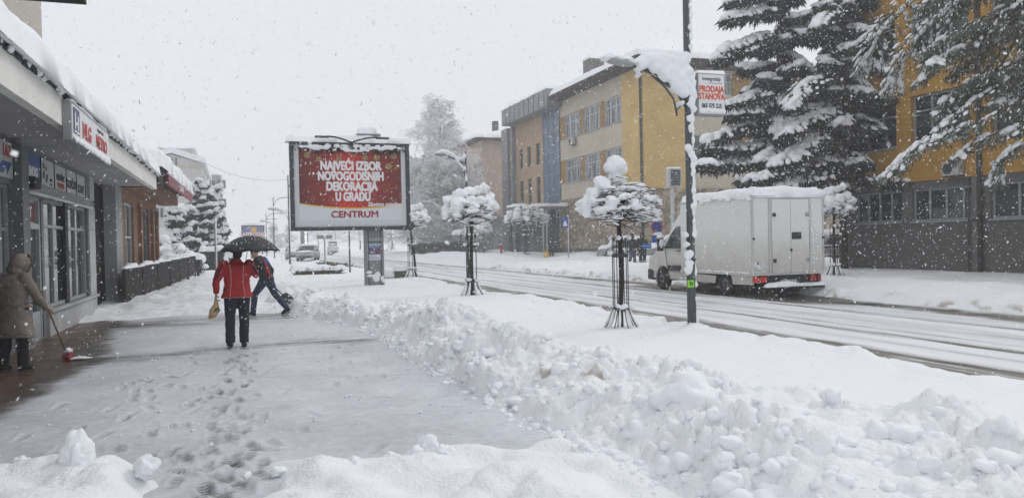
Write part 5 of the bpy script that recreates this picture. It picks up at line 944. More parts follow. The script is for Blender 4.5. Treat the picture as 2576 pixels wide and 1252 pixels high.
MB().box((X0, YR, Z0), (X1, YF, Z1)).build('cargo_box', TRW, tk, bevel=.03)
m = MB(); e = .05
for x in (X0, X1): m.box((x-.02, YR-.02, Z0-.01), (x+.02, YR+.06, Z1+.01))
m.box((X0+.02, YR-.018, Z1-.05), (X1-.02, YR+.06, Z1+.012)); m.box((X0+.02, YR-.018, Z0-.012), (X1-.02, YR+.06, Z0+.05)); m.box((X0-.018, YR+.06, Z0-.012), (X0+.03, YF, Z0+.07)); m.box((X0-.018, YR+.06, Z1-.05), (X0+.03, YF, Z1+.012)); m.build('edge_rail', M('alu rail', (.52, .52, .50), .45, .1, 4), tk)
xm = (X0+X1)/2+.05; dw = .62
for s_, a, b in ((0, xm-dw, xm-.006), (1, xm+.006, xm+dw)):
    d = MB().box((a, YR-.035, Z0+.03), (b, YR-.003, Z1-.09)).build('rear_door', TRW, tk, bevel=.008)
    for z in (.95, 2.2): xx = a+.02 if s_ == 0 else b-.12; MB().box((xx, YR-.055, z), (xx+.1, YR-.036, z+.1)).build('hinge', PLB if s_ == 0 else FRAMEG, d)
    if s_: MB().box((xm+.03, YR-.05, 1.58), (xm+.34, YR-.036, 1.77)).build('handle', PLB, d)
    else: MB().box((xm-.03, YR-.06, 1.25), (xm+.03, YR-.036, 1.32)).build('latch', PLB, d)
m = MB(); m.box((xm-dw-.09, YR-.03, Z0+.05), (xm-dw-.02, YR-.003, Z1-.06)); m.box((xm+dw+.02, YR-.03, Z0+.05), (xm+dw+.09, YR-.003, Z1-.06)); m.box((xm-dw-.02, YR-.028, Z1-.085), (xm+dw+.02, YR-.003, Z1-.055)); m.build('door_frame', M('alu rail', (.52, .52, .50)), tk)
q = Vector((X0+.12, YR-.004, .93)); m = MB(); m.tube([q, q+Vector((0, -.004, 0))], .075, 20); dd = m.build('speed_sticker', M('sign red', (.45, .03, .03)), tk); m = MB(); m.tube([q+Vector((0, -.004, 0)), q+Vector((0, -.006, 0))], .058, 20); m.build('sticker_disc', TXW, dd); text('80', .07, TXK, dd, q+Vector((0, -.009, 0)), (1, 0, 0), (0, 0, 1), 'lettering', .003)
for x in (X0-.02, X1-.05): MB().box((x, YR-.04, 1.58), (x+.06, YR-.02, 1.64)).build('marker_lamp', PLB, tk)
LIT = M('lit tail lamp', (.36, .015, .01), .3, 0, emit=(1, .03, .015, .12)); TLR = M('tail lamp red', (.32, .015, .012), .3, .1, 20)
m = MB(); m.box((X0+.42, YR+.10, .36), (X1-.08, YR+.2, .60)); m.build('rear_crossbar', PLB, tk)
for x, mt, w_ in ((X0+.03, LIT, .15), (X0+.24, LIT, .22), (X1-.45, TLR, .22), (X1-.17, TLR, .1)): MB().box((x, YR+.02, .42), (x+w_, YR+.098, .57)).build('tail_lamp', mt, tk, bevel=.012)
m = MB(); m.box((X0+.3, YR-.13, .22), (X1-.06, YR+.02, .30)); bm_ = m.build('rear_bumper', PLB, tk, bevel=.02); snow_slab('snow_cap', bm_, flat((X0+.3, YR-.17, .30), (1, 0, 0), (0, 1, 0)), X1-X0-.36, .17, .09, over=.02, res=.05, seed=4, lump=.5)
MB().box((X0+.9, YR+.0, .36), (X0+1.42, YR+.015, .47)).build('number_plate', SIGNW, tk)
text('A24-M-518', .1, TXK, tk, (X0+1.16, YR-.005, .415), (1, 0, 0), (0, 0, 1), 'lettering', .002, .8, ext=.002)
m = MB(); arch = [(18.85+.43*math.cos(a), .33+.43*math.sin(a)) for a in np.linspace(0, math.pi, 14)]
side = [(YR+.06, .36)]+[(YR+.06, Z0-.015), (YF, Z0-.015), (YF, .34)]+[(p[0], max(p[1], .34)) for p in arch]
for x in (X0+.03, X1-.06): MB().prism(side, lambda a, b: (x, a, b), lambda a, b: (x+.03, a, b)).build('side_skirt', TRW, tk)
MB().box((X0+.25, YR+.3, .40), (X1-.25, 22.6, Z0-.02)).build('chassis', PLB, tk)
snow_slab('roof_snow', tk, flat((X0+.02, YR+.0, Z1), (0, 1, 0), (1, 0, 0)), YF-YR-.0, X1-X0, .25, over=.035, res=.07, seed=6, lump=.22, sag=.03)
m = MB()
for k in range(16): u = rng.random(); m.ball((X0-.02, YR+3.4*u, Z1+.0+rng.uniform(-.05, .06)), (.035, .13, rng.uniform(.04, .09)), 2, noise=.3, seed=k)
m.ball((X0-.0, YR+.35, Z1+.05), (.06, .32, .12), 2, noise=.2); m.ball((X1, YR+.3, Z1+.02), (.09, .25, .18), 2, noise=.3); m.ball((X1-.1, YR+.05, Z1+.06), (.2, .1, .14), 2, noise=.3)
for k in range(30): u = rng.random(); m.ball((X0-.012, YR+.1+3.2*u, Z0+.06+.01*rng.random()), (.02, .1, .02), 2, noise=.3, seed=k)
for k in range(34): m.ball((X1-.38+rng.gauss(0, .14), YR-.012, 1.25+rng.gauss(0, .28)), (.05, .012, .035), 1, noise=.5, seed=k)
for k in range(26): m.ball((X0+.25+rng.gauss(0, .12), YR-.01, .85+rng.gauss(0, .07)), (.05, .012, .02), 1, noise=.5, seed=k)
for k in range(40): m.ball((X0-.004, 18.3+rng.gauss(0, .25), 2.45+rng.gauss(0, .08)), (.006, .06, .02), 1, noise=.5, seed=k)
m.build('stuck_snow', SNOW, tk, True)['kind'] = 'stuff'
# cab: side profile (Y forward, Z up)
CX0, CX1 = X0+.12, X1-.28
prof = [(YF+.0, .33), (YF+.0, 2.38), (YF+.10, 2.44), (YF+.42, 2.42), (YF+.62, 2.26), (YF+.95, 1.85), (YF+1.35, 1.38), (YF+1.75, 1.24), (YF+2.05, 1.08), (YF+2.2, .85), (YF+2.24, .5), (YF+2.18, .34)]
fa = [(22.36+.42*math.cos(a), .34+.42*math.sin(a)) for a in np.linspace(0, math.pi, 12)]
m = MB(); m.prism(prof+fa, lambda a, b: (CX0+.10*max(0, b-1.25), a, b), lambda a, b: (CX1-.10*max(0, b-1.25), a, b)); cab = m.build('cab', TRW, tk, bevel=.035)
tx = lambda b: CX0+.10*max(0, b-1.25)
win = [(YF+.20, 1.36), (YF+.20, 2.02), (YF+.50, 2.02), (YF+.78, 1.80), (YF+1.12, 1.36)]
for s_ in (0, 1):
    f = (lambda a, b: (tx(b)-.012, a, b)) if s_ == 0 else (lambda a, b: (CX1-(tx(b)-CX0)+.012, a, b)); f2 = (lambda a, b: (tx(b)+.01, a, b)) if s_ == 0 else (lambda a, b: (CX1-(tx(b)-CX0)-.01, a, b))
    MB().prism(win, f, f2).build('side_window', M('cab glass', (.03, .05, .05), .05, .2, 3, spec=.8), cab)
    sg = MB(); r = win+[win[0]]
    for a, b in zip(r[:-1], r[1:]): sg.bar(f(*a), f(*b), .03, .02)
    sg.bar(f(YF+.66, 1.37), f(YF+.66, 1.88), .03, .02); sg.build('window_seal', PLB, cab)
    g = (lambda a, b, o: (CX0-o, a, b)) if s_ == 0 else (lambda a, b, o: (CX1+o, a, b))
    m = MB(); m.prism([(YF+.16, .62), (YF+.93, .62), (YF+.93, .80), (YF+.16, .80)], lambda a, b: g(a, b, .0), lambda a, b: g(a, b, .035)); m.build('side_trim', PLB, cab)
    m = MB(); m.prism([(YF+.18, 1.24), (YF+.38, 1.24), (YF+.38, 1.28), (YF+.18, 1.28)], lambda a, b: g(a, b, .0), lambda a, b: g(a, b, .05)); m.build('door_handle', PLB, cab)
    m = MB()
    for a, b in (((YF+.14, .4), (YF+.14, 2.1)), ((YF+.97, .62), (YF+1.15, 1.36))): m.bar(g(*a, .003+0), g(*b, .003) if b[1] < 1.5 else f(*b), .012, .012)
    m.build('door_seam', PLB, cab)
    m = MB(); m.bar(g(YF+1.0, 1.36, 0), g(YF+1.05, 1.42, .2), .05); m.build('mirror_arm', PLB, cab); m = MB(); x_ = CX0-.32 if s_ == 0 else CX1+.12; m.box((x_, YF+1.0, 1.26), (x_+.2, YF+1.13, 1.70)); m.build('mirror', PLB, cab, bevel=.03); m = MB(); m.ball((x_+.1, YF+1.06, 1.72), (.13, .1, .07), 2, noise=.2); m.ball((x_+.1, YF+1.0, 1.5), (.08, .04, .16), 2, noise=.2); m.build('mirror_snow', SNOW, cab, True)
ws = [(YF+.63, 2.22), (YF+1.33, 1.42)]; m = MB(); n = Vector((0, .77, .64)); P = lambda x, a, o: Vector((x, a[0], a[1]))+n*o
m.add([P(CX0+.2, ws[0], .012), P(CX1-.2, ws[0], .012), P(CX1-.1, ws[1], .012), P(CX0+.1, ws[1], .012), P(CX0+.2, ws[0], -.02), P(CX1-.2, ws[0], -.02), P(CX1-.1, ws[1], -.02), P(CX0+.1, ws[1], -.02)], ((0, 1, 2, 3), (7, 6, 5, 4), (0, 4, 5, 1), (1, 5, 6, 2), (2, 6, 7, 3), (3, 7, 4, 0))); m.build('windscreen', M('cab glass', (.03, .05, .05)), cab)
m = MB(); m.box((CX0-.015, YF+1.85, .28), (CX1+.015, YF+2.30, .66)); m.build('front_bumper', PLB, cab, bevel=.06)
for s_ in (0, 1): x_ = CX0+.02 if s_ == 0 else CX1-.32; MB().box((x_, YF+2.0, .82), (x_+.3, YF+2.235, 1.05)).build('headlight', SIGNW, cab, bevel=.04)
MB().box((CX0+.45, YF+2.1, .72), (CX1-.45, YF+2.235, 1.0)).build('grille', PLB, cab)
m = MB(); m.prism([(YF+.0, 2.44), (YF+.02, 2.74), (YF+.18, 2.72), (YF+.45, 2.50), (YF+.5, 2.44)], lambda a, b: (CX0+.22, a, b), lambda a, b: (CX1-.22, a, b)); sp_ = m.build('roof_spoiler', TRW, cab, bevel=.03); snow_slab('snow_cap', sp_, (Vector((CX0+.2, YF+.02, 2.74)), Vector((1, 0, 0)), Vector((0, .85, -.5)).normalized(), Vector((0, .5, .85)).normalized()), CX1-CX0-.4, .5, .12, res=.06, seed=3)
def wheel(x, y, r=.345, w_=.22, side=-1):
    t = MB(); pr = [(r*.55, -w_/2), (r*.9, -w_/2), (r, -w_*.32), (r, w_*.32), (r*.9, w_/2), (r*.55, w_/2)]; n = 28
    for rr, zz in pr:
        for k in range(n): a = 2*math.pi*k/n; t.v.append((x+zz, y+rr*math.cos(a), r+rr*math.sin(a)))
    for i in range(5):
        for k in range(n): k2 = (k+1) % n; t.f.append((i*n+k, i*n+k2, (i+1)*n+k2, (i+1)*n+k))
    return t
def add_wheel(par, x, y, side, r=.345, w_=.22):
    o = wheel(x, y, r, w_).build('wheel', RUB, par, True); xs = x+side*w_*.36
    m = MB(); m.tube([(x-side*w_*.3, y, r), (xs, y, r)], r*.6, 24); ri = m.build('rim', M('steel rim', (.22, .22, .215), .5, .2, 9), o, True); m = MB(); m.tube([(xs, y, r), (xs+side*.05, y, r)], [r*.22, r*.16], 12)
    for k in range(6): a = k*math.pi/3; m.tube([(xs, y+r*.4*math.cos(a), r+r*.4*math.sin(a)), (xs+side*.006, y+r*.4*math.cos(a), r+r*.4*math.sin(a))], r*.09, 8)
    m.build('hub', PLB, o); return o
for y in (18.85, 22.36):
    for x, s_ in ((X0+.17, -1), (X1-.25, 1)): add_wheel(tk, x, y, s_)
m = MB(); m.box((X0+.3, 18.1, .06), (X1-.3, 18.16, .36)); m.box((X0+.09, 18.3, .12), (X0+.32, 18.33, .42)); m.box((X1-.4, 18.28, .1), (X1-.1, 18.31, .42)); m.build('mud_flap', PLB, tk)
m = MB(); m.tube([(X0+.35, 18.85, .34), (X1-.4, 18.85, .34)], .08, 8); m.tube([(X0+.35, 22.36, .34), (X1-.4, 22.36, .34)], .07, 8); m.build('axle', PLB, tk)
# ================================================================== parked cars under snow
CARP = M('silver car paint', (.30, .31, .32), .35, .1, 4)
def car(loc, rz, label, snow=.22, paint=None, wip=False, z=0, L=4.1, Hc=1.45):
    t = thing('parked_car', label, 'car', loc, rz, 'cars parked under snow'); k = Hc/1.45
    pr = [(-L/2, .3), (-L/2-.02, .55), (-L/2+.05, .82*k), (-L/2+.3, .92*k), (-L/2+.62, 1.35*k), (-L/2+1.0, 1.43*k), (-L/2+2.1, 1.43*k), (-L/2+2.45, 1.36*k), (-L/2+3.05, .94*k), (L/2-.25, .82*k), (L/2-.02, .62), (L/2, .32)]
    f1 = lambda a, b: (-.83+.18*max(0, b-.85), a, b); f2 = lambda a, b: (.83-.18*max(0, b-.85), a, b); ar = []
    for cy in (L/2-.82, -L/2+.75): ar += [(cy+.36*math.cos(q), .3+.36*math.sin(q)) for q in np.linspace(0, math.pi, 10)]
    bd = MB().prism(pr+ar, f1, f2).build('body', paint or CARP, t, True, local=True, bevel=.05); bd.data.polygons.foreach_set('use_smooth', np.zeros(len(bd.data.polygons), bool))
    wn = [(-L/2+.55, .96*k), (-L/2+.78, 1.33*k), (-L/2+2.2, 1.33*k), (-L/2+2.75, .97*k)]
    for s_ in (-1, 1): MB().prism(wn, lambda a, b: (s_*(.835-.18*max(0, b-.85)), a, b), lambda a, b: (s_*(.80-.18*max(0, b-.85)), a, b)).build('side_window', GLASS, t, local=True)
    MB().prism([(-L/2+2.46, 1.37*k), (-L/2+3.02, .985*k), (-L/2+3.04, 1.0*k), (-L/2+2.48, 1.385*k)], lambda a, b: (-.62, a, b), lambda a, b: (.62, a, b)).build('windscreen', GLASS, t, local=True)
    for s_ in (-1, 1):
        for cy in (L/2-.82, -L/2+.75): add_wheel_local(t, s_*.74, cy, s_)
        MB().box((s_*.6-.16, L/2-.12, .55), (s_*.6+.16, L/2-.005, .7)).build('headlight', SIGNW, t, local=True, bevel=.02); MB().box((s_*.85-.1, L/2-1.45, .92), (s_*.85+.1, L/2-1.3, 1.06)).build('mirror', PLB, t, local=True, bevel=.02)
    MB().box((-.55, L/2-.02, .34), (.55, L/2+.01, .5)).build('grille', PLB, t, local=True)
    m = MB(); m.ball((0, -L/2+1.55, 1.43*k), (.72, .95, snow), 3, noise=.1); m.ball((0, -L/2+1.1, 1.38*k), (.7, .6, snow), 3, noise=.1); m.ball((0, L/2-.7, .86*k), (.75, .6, snow*.7), 3, noise=.12); m.ball((0, -L/2+.25, .95*k), (.72, .35, snow*.7), 3, noise=.1)
    if not wip: m.ball((0, -L/2+2.8, 1.12*k), (.66, .42, snow*1.1), 3, noise=.1)
    m.ball((-.8, 0, .8), (.08, 1.6, .1), 2, noise=.3); m.ball((.8, 0, .8), (.08, 1.6, .1), 2, noise=.3); m.melt('snow_cover', SNOW, t, .06, 4, local=True)
    if wip:
        m = MB()
        for s_ in (-.5, .12): m.bar((s_, -L/2+3.0, 1.0*k), (s_+.35, -L/2+2.62, 1.3*k), .03)
        m.build('wiper', PLB, t, local=True)
    return t
def add_wheel_local(par, x, y, s_):
    o = wheel(x, y, .3, .2).build('wheel', RUB, par, True, local=True); m = MB(); m.tube([(x, y, .3), (x+s_*.085, y, .3)], .19, 16); m.build('rim', M('steel rim', (.22, .22, .215)), o, local=True)
p = gnd(1588, 654, .1); car((p.x, p.y+1, .1), R_(62), 'car buried under snow behind the two people across the road', .42)
p = aty(1685, 620, 44); car((p.x, 44, .15), R_(80), 'snow-covered car showing between road sign and truck mirror', .4)
p = aty(2110, 620, 36); car((p.x-1.0, 36, .15), R_(85), 'car buried in snow right of the truck behind the rail fence', .42)
p = gnd(775, 648, .25); p = Vector((aty(775, 640, 72).x, 72, .22)); car((p.x, 72, .22), R_(168), 'silver hatchback with snowy roof and bare wipers under the billboard', .2, wip=True, L=3.9)
p = aty(837, 616, 130); car((p.x, 130, .1), R_(175), 'distant pale van on the road below the billboard', .15, paint=TW, L=4.6, Hc=2.1)
p = aty(742, 640, 80); car((p.x, 80, .2), R_(180), 'snow-heaped car left of the silver hatchback', .35)
# ================================================================== trees
NEED = M('dark spruce needles', (.020, .025, .021), .85, .45, 3); NEEDP = M('grey green pine needles', (.10, .11, .08), .85, .5, 2.5); BARKS = M('spruce bark', (.05, .04, .034), .95, .4, 9, .7, 22)
def tassels(P, D, l, r, seed=0):
    """hanging needle sprays: slim spindles starting at P along D"""
    n = len(P); D = D/np.linalg.norm(D, axis=1)[:, None]; a = np.cross(D, np.array([.31, .77, .55])); a /= np.linalg.norm(a, axis=1)[:, None]; b = np.cross(D, a)
    l = np.asarray(l)[:, None]; r = np.asarray(r)[:, None]; V = [P]
    for k in range(3): q = 2*math.pi*k/3; V.append(P+D*l*.4+(a*math.cos(q)+b*math.sin(q))*r)
    V.append(P+D*l); V = np.stack(V, 1).reshape(-1, 3); f = np.array([[0, 1, 2], [0, 2, 3], [0, 3, 1], [4, 2, 1], [4, 3, 2], [4, 1, 3]]); return V, (f[None]+5*np.arange(n)[:, None, None]).reshape(-1, 3)
def lumps(P, R3, n=1, jit=.3, D=None, sl=None):
    """snow pillows at P with radii R3 (n,3); long axis along D (horizontal direction angle)"""
    V, Fc = ico(n); N_ = len(P); k = 1+jit*(nrg.random((N_, len(V), 1))-.5); A = V[None]*k*R3[:, None, :]
    if sl is not None: A[..., 2] += A[..., 0]*np.asarray(sl)[:, None]
    if D is not None: c, s = np.cos(D)[:, None], np.sin(D)[:, None]; A = np.stack([A[..., 0]*c-A[..., 1]*s, A[..., 0]*s+A[..., 1]*c, A[..., 2]], -1)
    return (A+P[:, None]).reshape(-1, 3), (Fc[None]+len(V)*np.arange(N_)[:, None, None]).reshape(-1, 3)
def bough_nodes(pts, L, w0, nside, rg, dr=.25):
    """nodes of a bough: its axis and drooping side twigs. pts: function t->Vector"""
    out = []
    for i in range(14):
        t = .12+.88*i/13; p = pts(t); d = (pts(min(1, t+.03))-pts(max(0, t-.03))).normalized(); out.append((p, d, t, 0.))
        sd = Vector((-d.y, d.x, 0)).normalized() if abs(d.x)+abs(d.y) > 1e-3 else Vector((1, 0, 0)); Ls = w0*L*math.sin(min(1, (1-t)*1.15+.12)*math.pi*.5)*rg.uniform(.7, 1.15)
        for s_ in (-1, 1):
            for k in range(1, nside+1):
                u = k/nside; q = p+(sd*s_*.8+d*.6).normalized()*Ls*u-Vector((0, 0, dr*Ls*u*u)); out.append((q, (sd*s_*.7+d*.7-Vector((0, 0, .3))).normalized(), t, u))
    return out
def conifer(name, base, hgt, z0, rfun, label, seed, droop=.32, whorl=.42, per=6, snow=1., nmat=None, boughs=None, tl=.30, group=None, trunk=.24, tsize=1., lsize=1., ntas=3, n_ico=1, extra=()):
    t = thing(name, label, 'tree', tuple(base), 0, group); rg = random.Random(seed); B = Vector(base); m = MB()
    if trunk: m.tube([B+Vector((0, 0, z)) for z in (-.3, hgt*.3, hgt*.6, hgt*.98)], [trunk, trunk*.8, trunk*.5, .03], 10)
    bs = []
    if boughs is None:
        z = z0
        while z < hgt*.985:
            R = rfun((z-z0)/(hgt-z0)); a0 = rg.uniform(0, 6.28)
            for k in range(per):
                a = a0+2*math.pi*k/per+rg.gauss(0, .22); L = R*rg.uniform(.45, 1.25); d = Vector((math.cos(a), math.sin(a), 0)); zz = z+rg.gauss(0, .12); lift = rg.uniform(.05, .24); dp = droop*rg.uniform(.5, 1.6); zz += rg.uniform(-.45, .45)*whorl
                if rg.random() < .22: continue
                lift = lift
                bs.append(((lambda t_, d=d, L=L, zz=zz, lift=lift, dp=dp: B+Vector((0, 0, zz))+d*L*t_+Vector((0, 0, L*(.12*t_-dp*t_**1.4+lift*t_**3.2)))), L, rg.uniform(.75, 1.2)))
            z += whorl*rg.uniform(.8, 1.2)*(.6+.5*R/max(rfun(0), .1))
    else: bs = boughs
    bs = list(bs)+list(extra)
    P = []; D = []; Ls = []; SP = []; SR = []; SA = []; SS = []
    for f, L, sn in bs:
        if trunk or True: m.tube([f(q) for q in (0, .35, .7, 1)], [.045+.008*L, .035, .02, .008], 4, False)
        for p, d, q, u in bough_nodes(f, L, .34, 3 if L > 1 else 2, rg):
            for k in range(ntas):
                P.append(p+Vector((rg.gauss(0, .07), rg.gauss(0, .07), rg.gauss(-.03, .05)))); e = d*rg.uniform(.2, .9)+Vector((rg.gauss(0, .35), rg.gauss(0, .35), -rg.uniform(.25, 1.1))); D.append(e); Ls.append(tl*rg.uniform(.6, 1.35)*tsize)
            if q > .22 and rg.random() < (.92 if u == 0 else .42*(1+u*.5))*min(1.2, snow*sn*(.6+.5*q)):
                r = rg.uniform(.11, .25)*(1.15 if u == 0 else .72)*(.75+.4*q)*lsize; SP.append(p+Vector((rg.gauss(0, .04), rg.gauss(0, .04), .05+.25*r))); SR.append((r*1.4, r*1.0, r*rg.uniform(.5, .8))); SA.append(math.atan2(d.y, d.x)+rg.gauss(0, .25)); SS.append(max(-1.2, min(.8, d.z/max(.25, math.hypot(d.x, d.y)))))
    for i in range(0, len(P), 7):
        if rg.random() < .85*min(1, snow): e = D[i].normalized(); r = rg.uniform(.025, .06)*lsize; SP.append(P[i]+e*Ls[i]*.3+Vector((0, 0, r*.5))); SR.append((r*1.8, r, r*.7)); SA.append(math.atan2(e.y, e.x)); SS.append(max(-1.2, e.z/max(.3, math.hypot(e.x, e.y))))
    m.build('trunk', BARKS, t, True); P = np.array(P); D = np.array(D); Ls = np.array(Ls); V, Fc = tassels(P, D, Ls, Ls*.13); obj('crown', arr_mesh('crown', V, Fc, nmat or NEED, False), t)
    V, Fc = lumps(np.array(SP), np.array(SR), n_ico, .35, np.array(SA), SS); obj('bough_snow', arr_mesh('bough_snow', V, Fc, SNOW), t); return t
def path(pl, Y):
    if not hasattr(Y, '__len__'): Y = [Y]*len(pl)
    K = [aty(x, y, yy) for (x, y), yy in zip(pl, Y)]; n = len(K)-1
    def f(t):
        s = min(max(t, 0), 1)*n; i = min(int(s), n-1); a = s-i; p0 = K[max(i-1, 0)]; p1 = K[i]; p2 = K[i+1]; p3 = K[min(i+2, n)]
        return .5*((2*p1)+(p2-p0)*a+(2*p0-5*p1+4*p2-p3)*a*a+(3*p1-p0-3*p2+p3)*a**3)
    return f, sum((K[i+1]-K[i]).length for i in range(n))
def marked(rows, Y0, Y1, sn=1.7):
    out = []
    for pl in rows: f, L = path(pl, [Y0+(Y1-Y0)*i/(len(pl)-1) for i in range(len(pl))]); out.append((f, L*.55, sn))
    return out
GS = 'tall conifers along the right side'
EX1 = marked([[(1968, 18), (1900, 30), (1830, 46)], [(1966, -30), (1905, -18), (1838, 2)], [(1968, 108), (1890, 116), (1808, 146)], [(1968, 80), (1880, 100), (1815, 128)], [(1968, 205), (1900, 235), (1832, 262)], [(1968, 232), (1905, 272), (1840, 286)], [(1968, 290), (1880, 312), (1781, 354)], [(1968, 340), (1880, 368), (1785, 372)], [(1968, 385), (1880, 404), (1772, 412)], [(1970, 60), (2005, 75), (2040, 60)], [(1970, 130), (2010, 150), (2050, 190)]], 31.5, 30.2)+marked([[(1975, 260), (1972, 300), (1966, 345)], [(1972, 330), (1950, 370), (1915, 402)]], 31.2, 28.8)
EX2 = marked([[(2112, 20), (2080, 32), (2056, 66)], [(2120, 60), (2170, 75), (2200, 100)], [(2120, 130), (2180, 150), (2236, 178)], [(2120, 235), (2200, 248), (2264, 284)], [(2120, 290), (2210, 312), (2256, 376)], [(2118, 180), (2180, 220), (2225, 260)], [(2110, 190), (2030, 208), (1990, 268)], [(2110, 280), (2030, 296), (1984, 332)], [(2110, 330), (2040, 348), (1996, 398)], [(2110, 360), (2010, 374), (1950, 412)], [(2112, 398), (1990, 416), (1895, 448)], [(2114, 420), (2040, 440), (1960, 468)]], 29.2, 27.6)
q = aty(1968, 300, 31.5); conifer('spruce', (q.x, 31.5, .05), 19.5, 3.9, lambda u: 3.1*(1-.80*u)*(.85+.2*math.cos(u*17)), 'tall dark spruce in layered snowy boughs, directly above the truck', 3, droop=.42, whorl=1.1, per=6, group=GS, snow=.75, tl=.42, lsize=1.0, trunk=.3, ntas=5, n_ico=2, extra=EX1)
q = aty(2128, 560, 29.2); conifer('spruce', (q.x-.15, 29.2, .1), 17.5, 4.5, lambda u: 2.9*(1-.70*u)*(.88+.16*math.cos(u*23)), 'second dark spruce, its bare trunk against the ochre building corner', 8, droop=.42, whorl=.85, per=6, group=GS, snow=.8, tl=.38, trunk=.2, lsize=.9, ntas=5, n_ico=2, extra=EX2)
bl2 = []; rg = random.Random(4)
def bough(pl, Y, sn): f, L = path(pl, Y); bl2.append((f, L*.6, sn))
bough([(2700, 120), (2560, 190), (2440, 260), (2350, 335), (2285, 390), (2225, 442)], [16.2, 17, 17.8, 18.5, 19, 19.3], 1.7)
bough([(2640, 220), (2500, 290), (2400, 330), (2300, 372), (2262, 420)], [16.2, 17, 18, 18.6, 19], 1.5)
bough([(2650, -120), (2480, -40), (2370, 40), (2300, 110), (2255, 170), (2238, 228)], [16.2, 17.5, 18.6, 19.5, 20, 20.3], 1.7)
bough([(2500, -160), (2380, -80), (2280, 20), (2210, 95), (2170, 175)], [16.5, 18.5, 20, 21.5, 22.3], 1.3)
bough([(2700, -60), (2560, 40), (2450, 110), (2370, 150), (2310, 205)], [16.2, 17.2, 18, 18.7, 19], .7)
bough([(2700, 60), (2600, 140), (2520, 200), (2430, 235), (2370, 262)], [16.2, 17, 17.6, 18.2, 18.5], .4)
bough([(2720, 200), (2620, 280), (2540, 330), (2470, 350), (2400, 400)], [16, 16.8, 17.3, 17.8, 18], .7)
bough([(2720, 250), (2640, 330), (2560, 370), (2520, 400), (2505, 455)], [16, 16.6, 17, 17.3, 17.5], .9)
for k in range(48):
    x = rg.uniform(2290, 2600); y = rg.uniform(-120, 320); 
    if x < 2350 and y > 150 or (x < 2480 and y > 270): continue
    bough([(x+rg.uniform(120, 230), y-rg.uniform(60, 150)), (x+70, y-30), (x, y+rg.uniform(-10, 30))], [rg.uniform(16, 17.5), rg.uniform(17, 19), rg.uniform(17.5, 20)], rg.uniform(.08, .35))
conifer('pine', (24.2, 16.2, .1), 15, 4, None, 'pine with thin grey-green needles and long snow-tipped boughs at the right edge', 5, boughs=bl2, nmat=NEEDP, group=GS, tl=.17, trunk=.26, ntas=5, lsize=.6, tsize=1.)
# heavily laden conifers on the left, past the terrace
q = aty(512, 640, 62); conifer('conifer', (q.x, 62, .1), 6.5, .6, lambda u: 1.75*(1-.86*u)+.1, 'tall snow-laden conifer with pointed top left of the slim post', 11, droop=.3, whorl=.34, per=7, snow=1.6, group='laden conifers past the terrace', tl=.3, trunk=.12, lsize=.9, ntas=3)
q = aty(452, 640, 58); conifer('conifer', (q.x, 58, .1), 4.4, .4, lambda u: 1.7*math.sqrt(max(0, 1-u*.93)), 'broad snow-laden conifer just behind the red cafe sign', 13, droop=.3, whorl=.34, per=8, snow=1.6, group='laden conifers past the terrace', tl=.3, trunk=.12, lsize=.9, ntas=3)
q = aty(545, 640, 66); conifer('conifer', (q.x, 66, .1), 6.2, .4, lambda u: 1.0*(1-.8*u)+.1, 'slender pale conifer beside the far grey block', 17, droop=.3, whorl=.36, per=6, snow=1.4, group='laden conifers past the terrace', tl=.28, trunk=.1, ntas=2)
# bushes and hedge
def bush(name, cat, label, px, py, Y, w, h, dpt, seed, dens=1., twig=True):
    q = aty(px, py, Y); t = thing(name, label, cat, (q.x, Y, .15)); rg = random.Random(seed); B = Vector((q.x, Y, .1)); m = MB()
    for k in range(int(500*dens)):
        a = rg.uniform(-1, 1); z = rg.uniform(0, 1)*h*(1-.4*a*a); p = B+Vector((a*w/2, rg.uniform(-.5, .5)*dpt, z)); m.bar(p, p+Vector((rg.gauss(0, .13), rg.gauss(0, .13), rg.uniform(.02, .25))), .02)
    m.build('twigs', HED if seed % 2 else TWIG, t); m = MB()
    for k in range(int(70*dens)):
        a = rg.uniform(-1, 1); z = h*(1-.35*a*a)*rg.uniform(.45, 1.05); r = rg.uniform(.1, .26)*min(1, h); m.ball(B+Vector((a*w/2, rg.uniform(-.5, .45)*dpt, z)), (r*1.4, r*1.3, r*.8), 2, noise=.35, seed=k)
    m.melt('snow_cover', SNOW, t, .05, 3, .02, 5); return t
bush('bush', 'bush', 'twiggy snow-heaped bush beside the grey box post', 432, 640, 50, 2.3, 1.75, 1.5, 1); bush('bush', 'bush', 'low snow-heaped bush sloping down behind the planter', 470, 645, 49, 1.8, 1.2, 1.4, 4)
q0 = aty(503, 655, 54); q1 = aty(562, 655, 54); t = thing('clipped_hedge', 'clipped dark hedge with a flat snow top behind the slim post', 'hedge', ((q0.x+q1.x)/2, 54, .1)); m = MB(); zt = aty(530, 632, 54).z
for k in range(1500): x = rng.uniform(q0.x, q1.x); y = 54+rng.choice((0, 0, rng.uniform(0, 1))); z = rng.uniform(.1, zt); m.bar((x, y, z), (x+rng.gauss(0, .09), y+rng.gauss(0, .06), z+rng.gauss(0, .09)), .03)
m.box((q0.x, 54.06, .1), (q1.x, 55, zt)); m.build('foliage', M('hedge leaves', (.045, .045, .04), .9, .6, 9, .8, 20), t); snow_slab('snow_cap', t, flat((q0.x-.05, 53.95, zt), (1, 0, 0), (0, 1, 0)), q1.x-q0.x+.1, 1.1, .36, over=.05, res=.1, seed=3, lump=.15)
